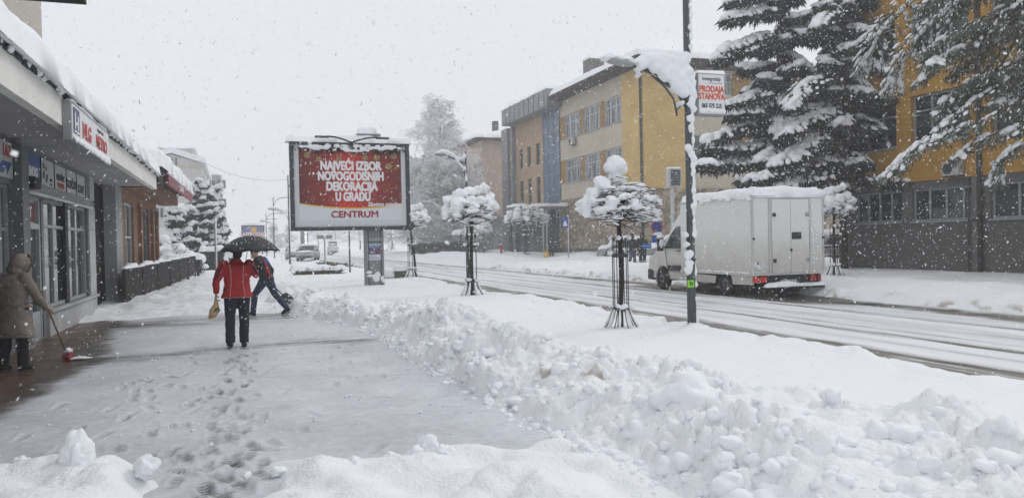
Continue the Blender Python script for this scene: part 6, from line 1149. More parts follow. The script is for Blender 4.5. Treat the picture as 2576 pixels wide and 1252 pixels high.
# frosted leafless trees: weeping birch and the belt behind it
FROST = M('frosted twigs', (.9, .9, .91), .85, .12, .8); FROST2 = M('grey frosted twigs', (.74, .74, .745), .9, .28, .5); BARKB = M('grey bark', (.16, .15, .14), .9, .4, 3)
def frost_tree(name, base, h, spread, label, seed, mat, droop=1., n1=26, n2=14, n3=7, group=None, tw=.03, zlow=.25):
    t = thing(name, label, 'tree', tuple(base), 0, group); rg = random.Random(seed); B = Vector(base); m = MB(); tk_ = [B+Vector((.15*math.sin(i), .1*math.cos(i*2), h*.92*i/8)) for i in range(9)]; m.tube(tk_, [.02*h*(1-.11*i)+.02 for i in range(9)], 7); m.build('trunk', BARKB, t, True)
    br = MB()
    def twig(p, d, L, r, lv):
        k = 4; pts = [p]; v = Vector(d)
        for i in range(k): v = (v+Vector((rg.gauss(0, .12), rg.gauss(0, .12), rg.gauss(0, .06)-.16*droop*(lv+.2)))).normalized(); pts.append(pts[-1]+v*L/k)
        br.tube(pts, [r, r*.85, r*.7, r*.55, r*.4], 3, False); return pts
    for i in range(n1):
        u = zlow+(1-zlow)*(i+.5)/n1; p = B+Vector((0, 0, h*.9*u)); a = i*2.4+rg.gauss(0, .3); e = .35+.75*u; L = spread*(1.15-u*.75)*rg.uniform(.75, 1.15); b1 = twig(p, (math.cos(a)*math.cos(e), math.sin(a)*math.cos(e), math.sin(e)), L, tw*1.7, .15)
        for j in range(n2):
            s = rg.uniform(.25, 1); k = min(int(s*4), 3); q = b1[k].lerp(b1[k+1], s*4-k); a2 = a+rg.gauss(0, 1.0); e2 = rg.gauss(.25, .4); b2 = twig(q, (math.cos(a2)*math.cos(e2), math.sin(a2)*math.cos(e2), math.sin(e2)), L*rg.uniform(.3, .55), tw*1.1, .7)
            for l in range(n3):
                k = rg.randrange(1, 4); q = b2[k].lerp(b2[k+1], rg.random()); a3 = rg.uniform(0, 6.28); twig(q, (math.cos(a3)*.7, math.sin(a3)*.7, rg.uniform(-.5, .3)), L*rg.uniform(.12, .3), tw*.8, 1.3)
    br.build('crown', mat, t, True); return t
GB = 'frosted trees beyond the road'
q = aty(1112, 640, 84); frost_tree('birch', (q.x, 84, .2), 17.8, 5.6, 'tall frosted weeping birch rising right of the billboard', 2, FROST, 1.0, 50, 16, 8, GB, .04)
for px, Y, h, sp, sd, lb in ((1062, 88, 11.5, 4.2, 3, 'grey frosted tree close to the billboard right edge, below the birch'), (1108, 80, 10.0, 4.2, 4, 'dense grey tree under the birch crown'), (1150, 82, 11.0, 3.6, 5, 'grey frosted tree in front of the shaded side of the pink house'), (1182, 78, 7.5, 2.6, 6, 'small grey tree at the foot of the pink house')):
    q = aty(px, 640, Y); frost_tree('bare_tree', (q.x, Y, .2), h, sp, lb, sd, FROST2, .7, 40, 16, 9, GB, .045, .08)
for px, Y, h, sp, sd, lb in ((725, 112, 4.2, 1.6, 7, 'pale frosted tree left of the far posts beside the billboard foot'), (845, 190, 8, 4, 8, 'faint tree far down the road right of the totem'), (905, 160, 8, 3.5, 9, 'faint tree far down the road left of the grey pillar'), (985, 150, 8.5, 3.6, 10, 'faint tree far down the road right of the grey pillar'), (1030, 130, 8, 3.2, 11, 'faint tree behind the leaning guard'), (800, 230, 9, 5, 12, 'faintest tree at the end of the road'), (690, 140, 5, 2.2, 14, 'pale tree under the distant lamps')):
    q = aty(px, 622, Y); frost_tree('bare_tree', (q.x, Y, .2), h, sp, lb, sd, FROST2 if px != 725 else FROST, .6, 16, 9, 5, GB, .06, .2)
# low dark hedge line below the birch
q0 = gnd(1045, 640, .3); t = thing('boundary_hedge', 'dark frosted boundary hedge along the foot of the birch', 'hedge', (aty(1110, 630, 76).x, 76, .2)); m = MB(); a0 = aty(1040, 630, 76).x; a1 = aty(1190, 630, 76).x
for k in range(2600): x = rng.uniform(a0, a1); m.bar((x, 76+rng.uniform(0, .8), rng.uniform(.1, 1.5)), (x+rng.gauss(0, .25), 76+rng.uniform(-.2, .8), rng.uniform(.2, 1.7)), .04)
m.box((a0, 76.3, 0), (a1, 76.7, 1.4)); m.build('foliage', M('frosted hedge', (.11, .105, .10), .9, .6, 2), t)
q = gnd(1146, 642, .3); t = thing('waste_bin', 'small waste bin buried under a snow cap by the dark hedge', 'bin', (q.x, q.y, .1)); m = MB(); m.lathe([(.3, 0), (.34, .8)], (q.x, q.y, .1), 14); m.build('drum', GRAYP, t, True); m = MB(); m.ball((q.x, q.y, 1.05), (.48, .45, .32), 2, noise=.15); m.build('snow_cap', SNOW, t, True)
# houses far on the left
FH = M('pale house render', (.52, .50, .47), .85, .06, .5)
Yh = 105; xl = aty(380, 420, Yh).x; xr = aty(508, 420, Yh).x; ap = aty(431, 388, Yh); el = aty(508, 411, Yh).z; lf = aty(393, 398, Yh); Ye = atx(524, 440, xr).y
t = thing('gabled_house', 'pale gabled house with snowy roof above the red cafe sign', 'house', ((xl+xr)/2, Yh, 0)); xl2 = 2*ap.x-xr
MB().prism([(xl2, 0), (xr, 0), (xr, el), (ap.x, ap.z), (xl2, el)], lambda a, b: (a, Yh, b), lambda a, b: (a, Ye, b)).build('wall', FH, t)
m = MB(); m.box((xl2, Yh-.12, aty(450, 419, Yh).z-.12), (xr, Yh, aty(450, 419, Yh).z+.12)); m.box((xl2, Yh-.12, aty(450, 460, Yh).z-.1), (xr, Yh, aty(450, 460, Yh).z+.1)); m.build('string_course', BEI, t)
m = MB(); m.prism([(xl2-.5, el-.1), (ap.x, ap.z+.15), (xr+.5, el-.1), (xr+.5, el+.6), (ap.x, ap.z+.85), (xl2-.5, el+.6)], lambda a, b: (a, Yh-.5, b), lambda a, b: (a, Ye, b)); r_ = m.build('roof_snow', SNOW, t); q = aty(431, 377, Yh); MB().box((q.x-.7, Yh+1, ap.z), (q.x+.7, Yh+2, q.z)).build('chimney', FH, t)
Fh2 = Fsouth(0, Yh)
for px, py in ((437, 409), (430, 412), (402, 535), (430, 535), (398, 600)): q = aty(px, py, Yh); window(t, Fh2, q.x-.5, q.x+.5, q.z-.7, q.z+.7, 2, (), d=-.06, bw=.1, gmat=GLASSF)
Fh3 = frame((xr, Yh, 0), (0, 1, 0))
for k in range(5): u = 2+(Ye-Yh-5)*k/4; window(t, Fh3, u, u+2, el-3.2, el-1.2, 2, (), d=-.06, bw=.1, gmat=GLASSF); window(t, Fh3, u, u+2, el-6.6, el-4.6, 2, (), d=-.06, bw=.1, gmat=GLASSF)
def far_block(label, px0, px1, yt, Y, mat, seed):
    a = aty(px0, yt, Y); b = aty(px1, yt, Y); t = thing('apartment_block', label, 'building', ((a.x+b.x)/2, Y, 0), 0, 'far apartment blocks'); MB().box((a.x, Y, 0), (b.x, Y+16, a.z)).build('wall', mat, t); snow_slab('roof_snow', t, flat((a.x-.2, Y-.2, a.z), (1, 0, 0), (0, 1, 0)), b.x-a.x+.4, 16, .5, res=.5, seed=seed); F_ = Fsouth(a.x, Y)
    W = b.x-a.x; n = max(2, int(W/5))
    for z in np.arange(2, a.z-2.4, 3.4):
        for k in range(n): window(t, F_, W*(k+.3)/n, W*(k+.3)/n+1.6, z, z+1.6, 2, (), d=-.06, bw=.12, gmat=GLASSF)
far_block('flat roofed pale block behind the gabled house', 355, 487, 372, 135, FH, 1); far_block('grey block right of the pointed conifer', 526, 554, 440, 150, M('grey block', (.36, .36, .36), .85, .1, .4), 2)
# conifer-covered slope at the end of the street, almost lost in the snow
# ================================================================== people
SKIN = M('skin', (.48, .30, .23), .6, .06, 20)
def loft(mb, secs, n=18):
    """secs: (center Vector, right half-width vector, front half-depth vector)"""
    b = len(mb.v)
    for c, rx, ry in secs:
        c, rx, ry = Vector(c), Vector(rx), Vector(ry)
        for k in range(n):
            q = 2*math.pi*k/n; cs, sn = math.cos(q), math.sin(q); mb.v.append(tuple(c+rx*(abs(cs)**.85*(1 if cs >= 0 else -1))+ry*(abs(sn)**.85*(1 if sn >= 0 else -1))))
    for i in range(len(secs)-1):
        for k in range(n): k2 = (k+1) % n; mb.f.append((b+i*n+k, b+i*n+k2, b+(i+1)*n+k2, b+(i+1)*n+k))
    mb.f.append(tuple(b+k for k in reversed(range(n)))); e = b+(len(secs)-1)*n; mb.f.append(tuple(e+k for k in range(n)))
def hand(mb, wrist, d, palm_n, side, s=1., curl=.9, grip=None):
    """palm, four unequal bent fingers and a thumb leaving the side of the palm"""
    d = Vector(d).normalized(); n = Vector(palm_n); n = (n-d*n.dot(d)).normalized(); w = d.cross(n)*side; W0 = Vector(wrist)
    loft(mb, [(W0, w*.026*s, n*.018*s), (W0+d*.045*s, w*.038*s, n*.017*s), (W0+d*.088*s, w*.042*s, n*.014*s)], 10)
    for i, (o, L) in enumerate(((.030, .070), (.010, .080), (-.011, .075), (-.031, .058))):
        p = W0+d*.084*s+w*o*s; pts = [p-d*.02*s, p]; v = d.copy(); ang = 0
        for k, fr in enumerate((.42, .33, .25)):
            ang += curl*(.55+.12*k); v = d*math.cos(ang)+n*math.sin(ang); pts.append(pts[-1]+v*L*fr*s*1.15)
        mb.tube(pts, [.0095*s, .0095*s, .0088*s, .0080*s, .0065*s], 8)
    p = W0+d*.03*s+w*.034*s; v1 = (d*.55+w*.7+n*.35).normalized(); v2 = (d*.75+w*.1+n*.75).normalized(); mb.tube([p-v1*.012*s, p+v1*.035*s, p+v1*.035*s+v2*.03*s, p+v1*.033*s+v2*.052*s], [.012*s, .0115*s, .010*s, .0075*s], 8)
def head(mb, c, f, u, s=1.):
    f = Vector(f).normalized(); u = Vector(u); u = (u-f*u.dot(f)).normalized(); r = f.cross(u); c = Vector(c); M3 = Matrix((r, f, u)).transposed()
    mb.ball(c+u*.02*s, (.075*s, .095*s, .115*s), 3, M3); mb.ball(c+f*.025*s-u*.06*s, (.055*s, .065*s, .06*s), 3, M3); mb.ball(c+f*.098*s-u*.01*s, (.014*s, .02*s, .026*s), 2, M3)
    mb.ball(c+f*.084*s-u*.052*s, (.024*s, .014*s, .009*s), 2, M3); mb.ball(c+f*.075*s+u*.02*s, (.05*s, .02*s, .012*s), 2, M3)
    for q in (-1, 1): mb.ball(c+r*q*.077*s-f*.005*s, (.012*s, .022*s, .033*s), 2, M3)
    return f, u, r
def person(name, label, loc, rz, J, cloth, s=1., extra=None, grip=(.9, .9), hood=False):
    """J: joint positions (x right, y ahead, z up) from a standing default; cloth: dict of materials and hem heights"""
    D = dict(head=(0, .02, 1.63), neck=(0, -.01, 1.49), chest=(0, 0, 1.30), waist=(0, 0, 1.05), pelvis=(0, 0, .94), sl=(-.185, -.01, 1.42), sr=(.185, -.01, 1.42), el=(-.25, -.03, 1.13), er=(.25, -.03, 1.13), hl=(-.26, .03, .88), hr=(.26, .03, .88),
             pl=(-.095, 0, .92), pr=(.095, 0, .92), kl=(-.10, .01, .50), kr=(.10, .01, .50), al=(-.10, -.02, .08), ar=(.10, -.02, .08), fl=(-.11, .14, .03), fr=(.11, .14, .03), look=(0, 1, 0))
    D.update(J); V = {k: Vector(v)*(s if k != 'look' else 1) for k, v in D.items()}; t = thing('person', label, 'person', loc, rz, None)
    spine = (V['neck']-V['pelvis']).normalized(); rt_ = (V['sr']-V['sl']).normalized(); fr = spine.cross(rt_).normalized()*-1; fr = rt_.cross(spine)*-1; fr = spine.cross(rt_)
    if fr.dot(V['look']) < 0 and abs(fr.dot(V['look'])) > .3: fr = -fr
    def torso(mb, k, hem=None, flare=1., top=True):
        hp = (V['pr']-V['pl']).normalized(); P_ = V['pelvis']; secs = []
        if hem is not None: secs.append((P_+Vector((0, 0, -hem)), hp*.19*k*flare*s, fr*.135*k*flare*s))
        secs += [(P_, hp*.175*k*s, fr*.12*k*s), (V['waist'], rt_*.165*k*s, fr*.115*k*s), (V['chest'], rt_*.185*k*s, fr*.128*k*s), (V['chest'].lerp(V['neck'], .5), rt_*.18*k*s, fr*.115*k*s), (V['neck']-spine*.04*s, rt_*.11*k*s, fr*.085*k*s), (V['neck']+spine*.0*s, rt_*.062*k*s, fr*.062*k*s)]
        loft(mb, secs)
    def arm(mb, k, q, end=1.): S_, E_, H_ = V['s'+q], V['e'+q], V['h'+q]; H_ = E_.lerp(H_, end); mb.ball(S_, (.068*k*s,)*3, 2); mb.tube([S_, S_.lerp(E_, .5), E_, E_.lerp(H_, .45), H_], [.064*k*s, .056*k*s, .047*k*s, .043*k*s, .032*k*s], 12)
    def leg(mb, k, q, end=1., wide=0.): P_, K_, A_ = V['p'+q], V['k'+q], V['a'+q]; A_ = K_.lerp(A_, end); mb.tube([P_+Vector((0, 0, .03*s)), P_.lerp(K_, .35), K_, K_.lerp(A_, .4), A_], [.10*k*s, .088*k*s, .064*k*s, .058*k*s+wide*.4, .043*k*s+wide], 14)
    b = MB(); torso(b, .93); b.tube([V['neck']-spine*.03*s, V['head']-Vector((0, 0, .05*s))], .055*s, 10); f, u, r = head(b, V['head'], V['look'], V['head']-V['neck'] if abs((V['head']-V['neck']).normalized().dot(V['look'])) < .8 else (0, 0, 1), s)
    for q in 'lr': arm(b, .85, q); leg(b, .85, q); b.tube([V['a'+q], V['a'+q].lerp(V['f'+q], .5)-Vector((0, 0, .02*s)), V['f'+q]], [.036*s, .036*s, .03*s], 8)
    bo = b.melt('body', SKIN, t, .014*s, 2, local=True)
    for i, q in enumerate('lr'): h_ = MB(); d = (V['h'+q]-V['e'+q]); hand(h_, V['h'+q]-d.normalized()*.01, d, V.get('pn'+q, fr if abs(fr.dot(d.normalized())) < .8 else Vector((0, 0, 1))), -1 if q == 'l' else 1, s*1.02, grip[i]); h_.melt('hand', cloth.get('glove', SKIN), bo, .0045*s, 1, local=True)
    e = MB(); c = V['head']
    for q in (-1, 1): e.ball(c+f*.083*s+u*.004*s+r*q*.031*s, .011*s, 2)
    e.build('eyes', BLACK, bo, True, local=True)
    tr = MB(); hpz = V['pelvis']; loft(tr, [(hpz+Vector((0, 0, -.07*s)), (V['pr']-V['pl']).normalized()*.185*s, fr*.125*s), (hpz+Vector((0, 0, .1*s)), (V['pr']-V['pl']).normalized()*.18*s, fr*.12*s)])
    for q in 'lr': leg(tr, 1.22, q, 1.02, cloth.get('wide', .012)*s)
    tr.melt('trousers', cloth['trousers'], t, .013*s, 3, .006*s, 13, local=True)
    jk = MB(); torso(jk, 1.2, cloth.get('hem', .08)*s, cloth.get('flare', 1.))
    for q in 'lr': arm(jk, 1.32, q, cloth.get('sleeve', .98)); E_, H_ = V['e'+q], V['h'+q]; c0 = E_.lerp(H_, cloth.get('sleeve', .98)); jk.tube([E_.lerp(H_, .8), c0], [.05*s, .048*s], 12)
    n_ = V['neck']; jk.tube([n_-spine*.02*s, n_+spine*.03*s], [.086*s, .078*s], 14)
    j = jk.melt('jacket', cloth['jacket'], t, .013*s, 3, .008*s, 11, local=True, seed=int(abs(loc[0])*7)+2)
    for i, q in enumerate('lr'):
        sh = MB(); A_, F_ = V['a'+q], V['f'+q]; d = (F_-A_); d = Vector((d.x, d.y, 0)).normalized() if Vector((d.x, d.y, 0)).length > .01 else Vector((0, 1, 0)); dd = (F_-A_).normalized()
        sh.ball(A_-d*.03*s-Vector((0, 0, .035*s)), (.045*s, .055*s, .05*s), 2); sh.tube([A_+Vector((0, 0, .03*s)), A_-Vector((0, 0, .03*s)), A_.lerp(F_, .6), F_], [.05*s, .05*s, .047*s, .036*s], 12); sh.melt('shoe', cloth.get('shoe', BLACK), t, .01*s, 2, local=True)
    hr = MB(); c = V['head']; M3 = Matrix((r, f, u)).transposed()
    if cloth.get('hat'): hr.ball(c+u*.045*s-f*.008*s, (.088*s, .105*s, .1*s), 3, M3); hr.melt('hat', cloth['hat'], t, .01*s, 2, local=True)
    elif cloth.get('hood'):
        hr.ball(c+u*.01*s-f*.03*s, (.118*s, .125*s, .15*s), 3, M3); hr.ball(c-u*.10*s-f*.05*s, (.12*s, .10*s, .08*s), 3, M3); hr.melt('hood', cloth['hood'], t, .012*s, 3, .008*s, 14, local=True)
        if cloth.get('fur'):
            m = MB()
            for k in range(90): q = rng.uniform(0, 6.28); p = c+f*.075*s+r*.115*s*math.cos(q)+u*(.01+.15*math.sin(q))*s; m.ball(p, (.016*s, .016*s, .02*s), 1, noise=.6, seed=k)
            m.build('fur_trim', cloth['fur'], t, True, local=True)
    else: hr.ball(c+u*.035*s-f*.022*s, (.084*s, .092*s, .11*s), 3, M3, noise=.12, seed=3); hr.ball(c-u*.055*s-f*.045*s, (.07*s, .05*s, .075*s), 3, M3, noise=.12, seed=5); hr.melt('hair', cloth.get('hair', M('dark hair', (.03, .025, .022), .8, .3, 20)), t, .01*s, 1, local=True)
    return t, V, (rt_, fr, spine)
def drape(name, mat, t, pts, rad, n=6): return MB().tube(pts, rad, n).build(name, mat, t, True, local=True)
JEANS = M('dark jeans', (.016, .020, .034), .9, .25, 7, .4, 40); BLUEJ = M('blue jeans', (.030, .045, .085), .9, .3, 7, .4, 40); REDJ = M('red jacket cloth', (.34, .010, .014), .75, .14, 6, .3, 25); BLKJ = M('black jacket cloth', (.018, .018, .022), .8, .25, 7, .3, 25)
def L2W(t, v): return Matrix.Translation(t.location) @ t.rotation_euler.to_matrix().to_4x4() @ Vector(v)
# --- man in the red jacket with the umbrella
g = gnd(600, 872); t, V, (rt_, fr, sp) = person('person', 'person in red jacket walking away under a black umbrella', (g.x, g.y, 0), R_(2), dict(neck=(0, .03, 1.41), chest=(0, .01, 1.24), sl=(-.205, .0, 1.345), sr=(.205, .0, 1.345), el=(-.315, -.04, 1.10), hl=(-.325, .0, .885), er=(.30, .05, 1.17), hr=(.15, .26, 1.30), kl=(-.12, -.02, .5), al=(-.125, -.12, .10), fl=(-.15, .03, .045), kr=(.10, .0, .49), ar=(.09, -.03, .075), fr=(.10, .13, .03), head=(0.02, .07, 1.56), pnl=(1, 0, 0), pnr=(-1, .2, .2)), dict(jacket=REDJ, trousers=JEANS, hem=.13, flare=1.12, wide=.022, shoe=M('dark shoe', (.02, .017, .015), .6, .2, 9)), 1.03, grip=(1.0, 1.1))
SEAM = M('pale piping', (.55, .40, .38), .6, 0)
jk = [c for c in t.children if c.name.startswith('jacket')][0]
def surf(o, p, d, off=.004):
    from mathutils.bvhtree import BVHTree
    key = o.data.name
    if key not in surf.__dict__: surf.__dict__[key] = BVHTree.FromPolygons([v.co[:] for v in o.data.vertices], [tuple(q.vertices) for q in o.data.polygons])
    h = surf.__dict__[key].ray_cast(Vector(p), Vector(d)); return (h[0]-Vector(d)*off) if h[0] else None
def seam(o, P_, D_, mat, r, name, par):
    pts = [q for q in (surf(o, p, D_, r*.5) for p in P_) if q]
    if len(pts) > 2: MB().tube(pts, r, 5).build(name, mat, par, True, local=True)
for s_ in (-1, 1):
    seam(jk, [(s_*(.125-.03*math.sin(k/14*3.1)+.0*k), -1, .85+.62*k/14) for k in range(15)], (0, 1, 0), SEAM, .0045, 'piping', jk)
    m = MB()
    for k in range(16):
        u = k/15; S_ = V['sl' if s_ < 0 else 'sr']; E_ = V['el' if s_ < 0 else 'er']; p = S_.lerp(E_, u*.95+.02); q = surf(jk, p+Vector((s_*.0-s_*-.018, -1, .02)), (0, 1, 0), .004)
        if q: m.ball(q, (.021+.008*math.sin(u*3), .006, .024), 1)
    m.melt('shoulder_stripe', BLKJ, jk, .006, 1, local=True)
seam(jk, [(-.22+.44*k/24, -1, .845) for k in range(25)], (0, 1, 0), SEAM, .004, 'hem_stitch', jk)
# umbrella
uc = aty(629, 633, g.y-.02); top = aty(629, 592, g.y); Hd = L2W(t, V['hr']+Vector((-.02, .06, .03))); um = thing('umbrella', 'open black umbrella held over the person in red', 'umbrella', (Hd.x, Hd.y, Hd.z)); C_ = Vector((uc.x, g.y-.02, uc.z)); R = .505; hh = top.z-uc.z
UMB = M('black umbrella cloth', (.014, .014, .018), .6, .2, 5); nr = 8; m = MB(); NS = 6; rows = 8; Vv = []
for i in range(rows+1):
    u = i/rows
    for k in range(nr*NS):
        q = 2*math.pi*k/(nr*NS)+.2; w_ = abs(((k/NS) % 1)-.5)*2; rr = R*u*(1-.055*u*(1-w_)*1.2); z = hh*(1-u**2.1)+.02*u*(1-w_)*u*1.2-(0 if w_ < .95 else .008*u); Vv.append((C_.x+rr*math.cos(q), C_.y+rr*math.sin(q), C_.z+z))
Ff_ = []; n = nr*NS
for i in range(rows):
    for k in range(n): k2 = (k+1) % n; Ff_.append((i*n+k, i*n+k2, (i+1)*n+k2, (i+1)*n+k))
m.add(Vv, Ff_); can = m.build('canopy', UMB, um, True); sm = can.modifiers.new('s', 'SOLIDIFY'); sm.thickness = .003
for k in range(nr): q = 2*math.pi*k/nr+.2; MB().tube([C_+Vector((R*u*math.cos(q), R*u*math.sin(q), hh*(1-u**2.1)-.008)) for u in np.linspace(0.02, .99, 8)], .0025, 4).build('rib', DARK, can, True)
m = MB(); m.tube([C_+Vector((0, 0, hh+.03)), C_+Vector((0, 0, hh-.02)), Hd.lerp(C_, .3), Hd-Vector((0, 0, .1))], [.003, .006, .006, .006], 8); m.build('shaft', FRAMEG, um, True); m = MB(); m.tube([Hd+Vector((0, 0, .05)), Hd-Vector((0, 0, .08))], .014, 10); m.build('handle', BLACK, um, True)
m = MB(); rg = random.Random(3)
for k in range(70): u = math.sqrt(rg.random())*.95; q = rg.uniform(0, 6.28); r_ = rg.uniform(.004, .010); m.ball(C_+Vector((R*u*math.cos(q), R*u*math.sin(q), hh*(1-u**2.1)+.006)), r_, 1, noise=.4, seed=k)
m.build('settled_flakes', SNOW, can, True)
# plastic bag
hw = L2W(t, V['hl']+Vector((0, .01, -.075))); bg_ = thing('carrier_bag', 'crumpled pale yellow plastic bag hanging from the hand of the person in red', 'bag', (hw.x-.03, hw.y, hw.z-.33)); m = MB(); BAG = M('bag plastic', (.42, .34, .19), .4, .25, 9, .4, 18)
loft(m, [(hw+Vector((-.01, 0, -.02)), (.012, 0, 0), (0, .012, 0)), (hw+Vector((-.015, 0, -.09)), (.045, 0, .01), (0, .03, 0)), (hw+Vector((-.03, 0, -.17)), (.085, 0, .02), (0, .05, 0)), (hw+Vector((-.045, 0, -.26)), (.085, 0, .03), (0, .055, 0)), (hw+Vector((-.065, 0, -.325)), (.06, 0, .02), (0, .045, 0))], 16); o = m.build('bag', BAG, bg_, True); rough(o.data, .012, 16, 4)
m = MB(); m.ball(hw+Vector((-.07, -.035, -.285)), (.035, .022, .03), 2); m.build('orange_patch', M('orange print', (.55, .16, .06), .5), o, True); m = MB(); m.ball(hw+Vector((.0, -.032, -.2)), (.05, .025, .055), 2, noise=.3); m.build('brown_print', M('brown print', (.17, .09, .045), .5, .5, 30), o, True); m = MB(); m.tube([hw+Vector((-.02, -.012, .02)), hw+Vector((-.03, -.01, -.08))], .006, 5); m.tube([hw+Vector((.01, .012, .02)), hw+Vector((.02, .01, -.09))], .006, 5); m.build('bag_handle', BAG, bg_, True)
# --- shovelling man
g = gnd(668, 793); t, V, ax = person('person', 'person in dark beanie and black-red jacket striding with a shovel behind the umbrella', (g.x, g.y, 0), R_(62), dict(head=(0, .24, 1.53), neck=(0, .14, 1.42), chest=(0, .06, 1.24), waist=(0, -.01, 1.03), pelvis=(0, -.05, .90), sl=(-.18, .10, 1.35), sr=(.18, .10, 1.35), el=(-.23, .22, 1.10), hl=(-.12, .36, .95), er=(.26, -.06, 1.10), hr=(.26, -.04, .83), pl=(-.09, -.05, .88), pr=(.09, -.05, .88), kl=(-.09, .22, .52), al=(-.09, .28, .08), fl=(-.09, .44, .03), kr=(.1, -.22, .50), ar=(.1, -.52, .16), fr=(.1, -.38, .03), look=(0, .9, -.3)), dict(jacket=BLKJ, trousers=BLUEJ, hem=.06, hat=M('navy beanie', (.02, .022, .035), .9, .2, 20), wide=.015), 1.0)
jk = [c for c in t.children if c.name.startswith('jacket')][0]; m = MB()
for k in range(40):
    u = rng.random(); p = V['neck'].lerp(V['pelvis'], .08+.8*u)+Vector((-.06-.07*rng.random(), 0, 0)); q = surf(jk, p+Vector((0, -1, 0)), (0, 1, 0), .004)
    if q: m.ball(q, (.035, .012, .045), 1)
m.melt('red_panel', REDJ, jk, .01, 1, local=True); m = MB(); q = surf(jk, V['neck']+Vector((-.05, -1, -.10)), (0, 1, 0), .01); q = q or V['neck']; m.ball(q, (.07, .03, .09), 2, noise=.2); m.melt('blue_hood', M('bright blue cloth', (.01, .12, .45), .7), t, .01, 2, local=True)
hA = L2W(t, V['hr']+Vector((0, .0, -.07))); tip = aty(716, 746, hA.y+.1); SHV = M('shovel metal', (.09, .09, .095), .5, .3, 14); sh = thing('snow_shovel', 'square metal shovel trailing from the hand of the striding person', 'shovel', (hA.x, hA.y, hA.z)); d = (tip-hA).normalized(); m = MB(); m.tube([hA-d*.28, tip-d*.06], .015, 8); m.build('handle', M('shovel shaft', (.05, .045, .045), .6), sh, True)
r_ = Vector((0, -1, 0)); r_ = Vector((d.z, .15, -d.x)).normalized(); n = d.cross(r_); m = MB(); W_ = .125
m.prism([(-.04, -.08), (-.11, -.04), (-W_, .06), (-W_, .27), (W_, .27), (W_, .06), (.11, -.04), (.04, -.08)], lambda a, b: tip+r_*a+d*b+n*.0, lambda a, b: tip+r_*a+d*b+n*.006); m.build('blade', SHV, sh); m = MB()
for k in range(9): m.ball(tip+r_*rng.uniform(-.1, .1)+d*rng.uniform(0, .25)-n*.004, (.03, .02, .03), 1, noise=.5, seed=k)
m.build('snow_bits', SNOW, sh, True)
# --- woman in the beige coat with the broom
COAT = M('beige grey coat', (.20, .17, .14), .9, .14, 5, .4, 30); g = gnd(42, 930)
t, V, ax = person('person', 'person in long beige hooded coat sweeping at the left edge', (g.x-.02, g.y, 0), R_(-28), dict(head=(.04, .10, 1.50), neck=(.0, .04, 1.39), chest=(0, 0, 1.20), waist=(0, 0, .98), pelvis=(0, 0, .88), sl=(-.20, .0, 1.31), sr=(.20, .0, 1.31), el=(-.27, .05, 1.02), hl=(-.10, .30, .90), er=(.30, .10, 1.03), hr=(.24, .33, .86), pl=(-.10, 0, .86), pr=(.10, 0, .86), kl=(-.13, .0, .47), kr=(.12, .02, .47), al=(-.14, -.05, .08), ar=(.13, .0, .08), fl=(-.16, .1, .03), fr=(.15, .16, .03), look=(.25, .9, -.3), ), dict(jacket=COAT, trousers=M('black trousers', (.012, .012, .014), .9, .2, 9), hem=.42, flare=1.28, hood=COAT, fur=M('fur trim', (.16, .095, .06), .95, .4, 30), wide=.02), 1.0)
jk = [c for c in t.children if c.name.startswith('jacket')][0]
for zz in (.93, .52): seam(jk, [(-.3+.6*k/24, -1, zz+.02*math.sin(k)) for k in range(25)], (0, 1, 0), M('coat seam', (.09, .075, .06), .9), .006, 'coat_seam', jk)
a = L2W(t, V['hl']+Vector((.02, .05, .02))); b = L2W(t, V['hr']+Vector((0, .05, -.03))); hd_ = gnd(168, 908); br_ = thing('broom', 'broom with wooden stick and snowy red head on the brown paving', 'broom', tuple(hd_)); e = Vector((hd_.x-.02, hd_.y+.05, .15)); m = MB(); m.tube([b+(b-e).normalized()*.35, b, e], .014, 8); m.build('stick', M('broom stick wood', (.26, .15, .075), .7, .3, 9), br_, True)
m = MB(); m.box((hd_.x-.05, hd_.y-.05, .05), (hd_.x+.05, hd_.y+.26, .12)); hb_ = m.build('head', M('broom red', (.26, .018, .022), .6, .2, 9), br_, bevel=.01); m = MB()
for k in range(120): x = hd_.x+rng.uniform(-.045, .045); y = hd_.y+rng.uniform(-.045, .25); m.bar((x, y, .055), (x+rng.gauss(.01, .01), y+rng.gauss(0, .01), .005), .006)
m.build('bristles', M('broom red', (.26, .018, .022)), hb_); m = MB(); m.ball((hd_.x, hd_.y+.08, .15), (.05, .13, .05), 2, noise=.4); m.ball((hd_.x+.12, hd_.y+.1, .02), (.15, .1, .03), 2, noise=.5); m.build('clinging_snow', SNOW, br_, True)
# --- two people across the road, and the dark figure at the shelter
DKC = M('dark work jacket', (.022, .022, .026), .85, .25, 8); HV = M('hi-vis yellow', (.42, .55, .03), .6, .05)
g1 = gnd(1592, 677, .05); t, V, ax = person('person', 'person in black hooded jacket and jeans leaning on a shovel across the road', (g1.x, g1.y, .1), R_(200), dict(el=(-.26, .08, 1.14), hl=(-.14, .26, 1.05), er=(.27, .05, 1.12), hr=(.2, .25, .98), kl=(-.13, .02, .5), kr=(.14, -.02, .5), al=(-.16, .0, .08), ar=(.22, -.1, .08), fl=(-.2, .14, .03), fr=(.24, .06, .03), look=(-.3, 1, 0)), dict(jacket=DKC, trousers=M('grey jeans', (.07, .09, .13), .9, .2, 8), hood=DKC, hem=.1, flare=1.1, wide=.02), 1.03)
Rg = ax; h1 = L2W(t, V['hl']+Vector((.02, .06, 0))); shp = thing('snow_shovel', 'snow shovel standing between the two people across the road', 'shovel', (h1.x+.25, h1.y-.1, .1)); ft = Vector((aty(1618, 672, g1.y-.3).x, g1.y-.3, .1)); MB().tube([h1+Vector((.0, .0, .25)), ft+Vector((0, 0, .3))], .02, 6).build('handle', M('shovel shaft', (.05, .045, .045)), shp, True)
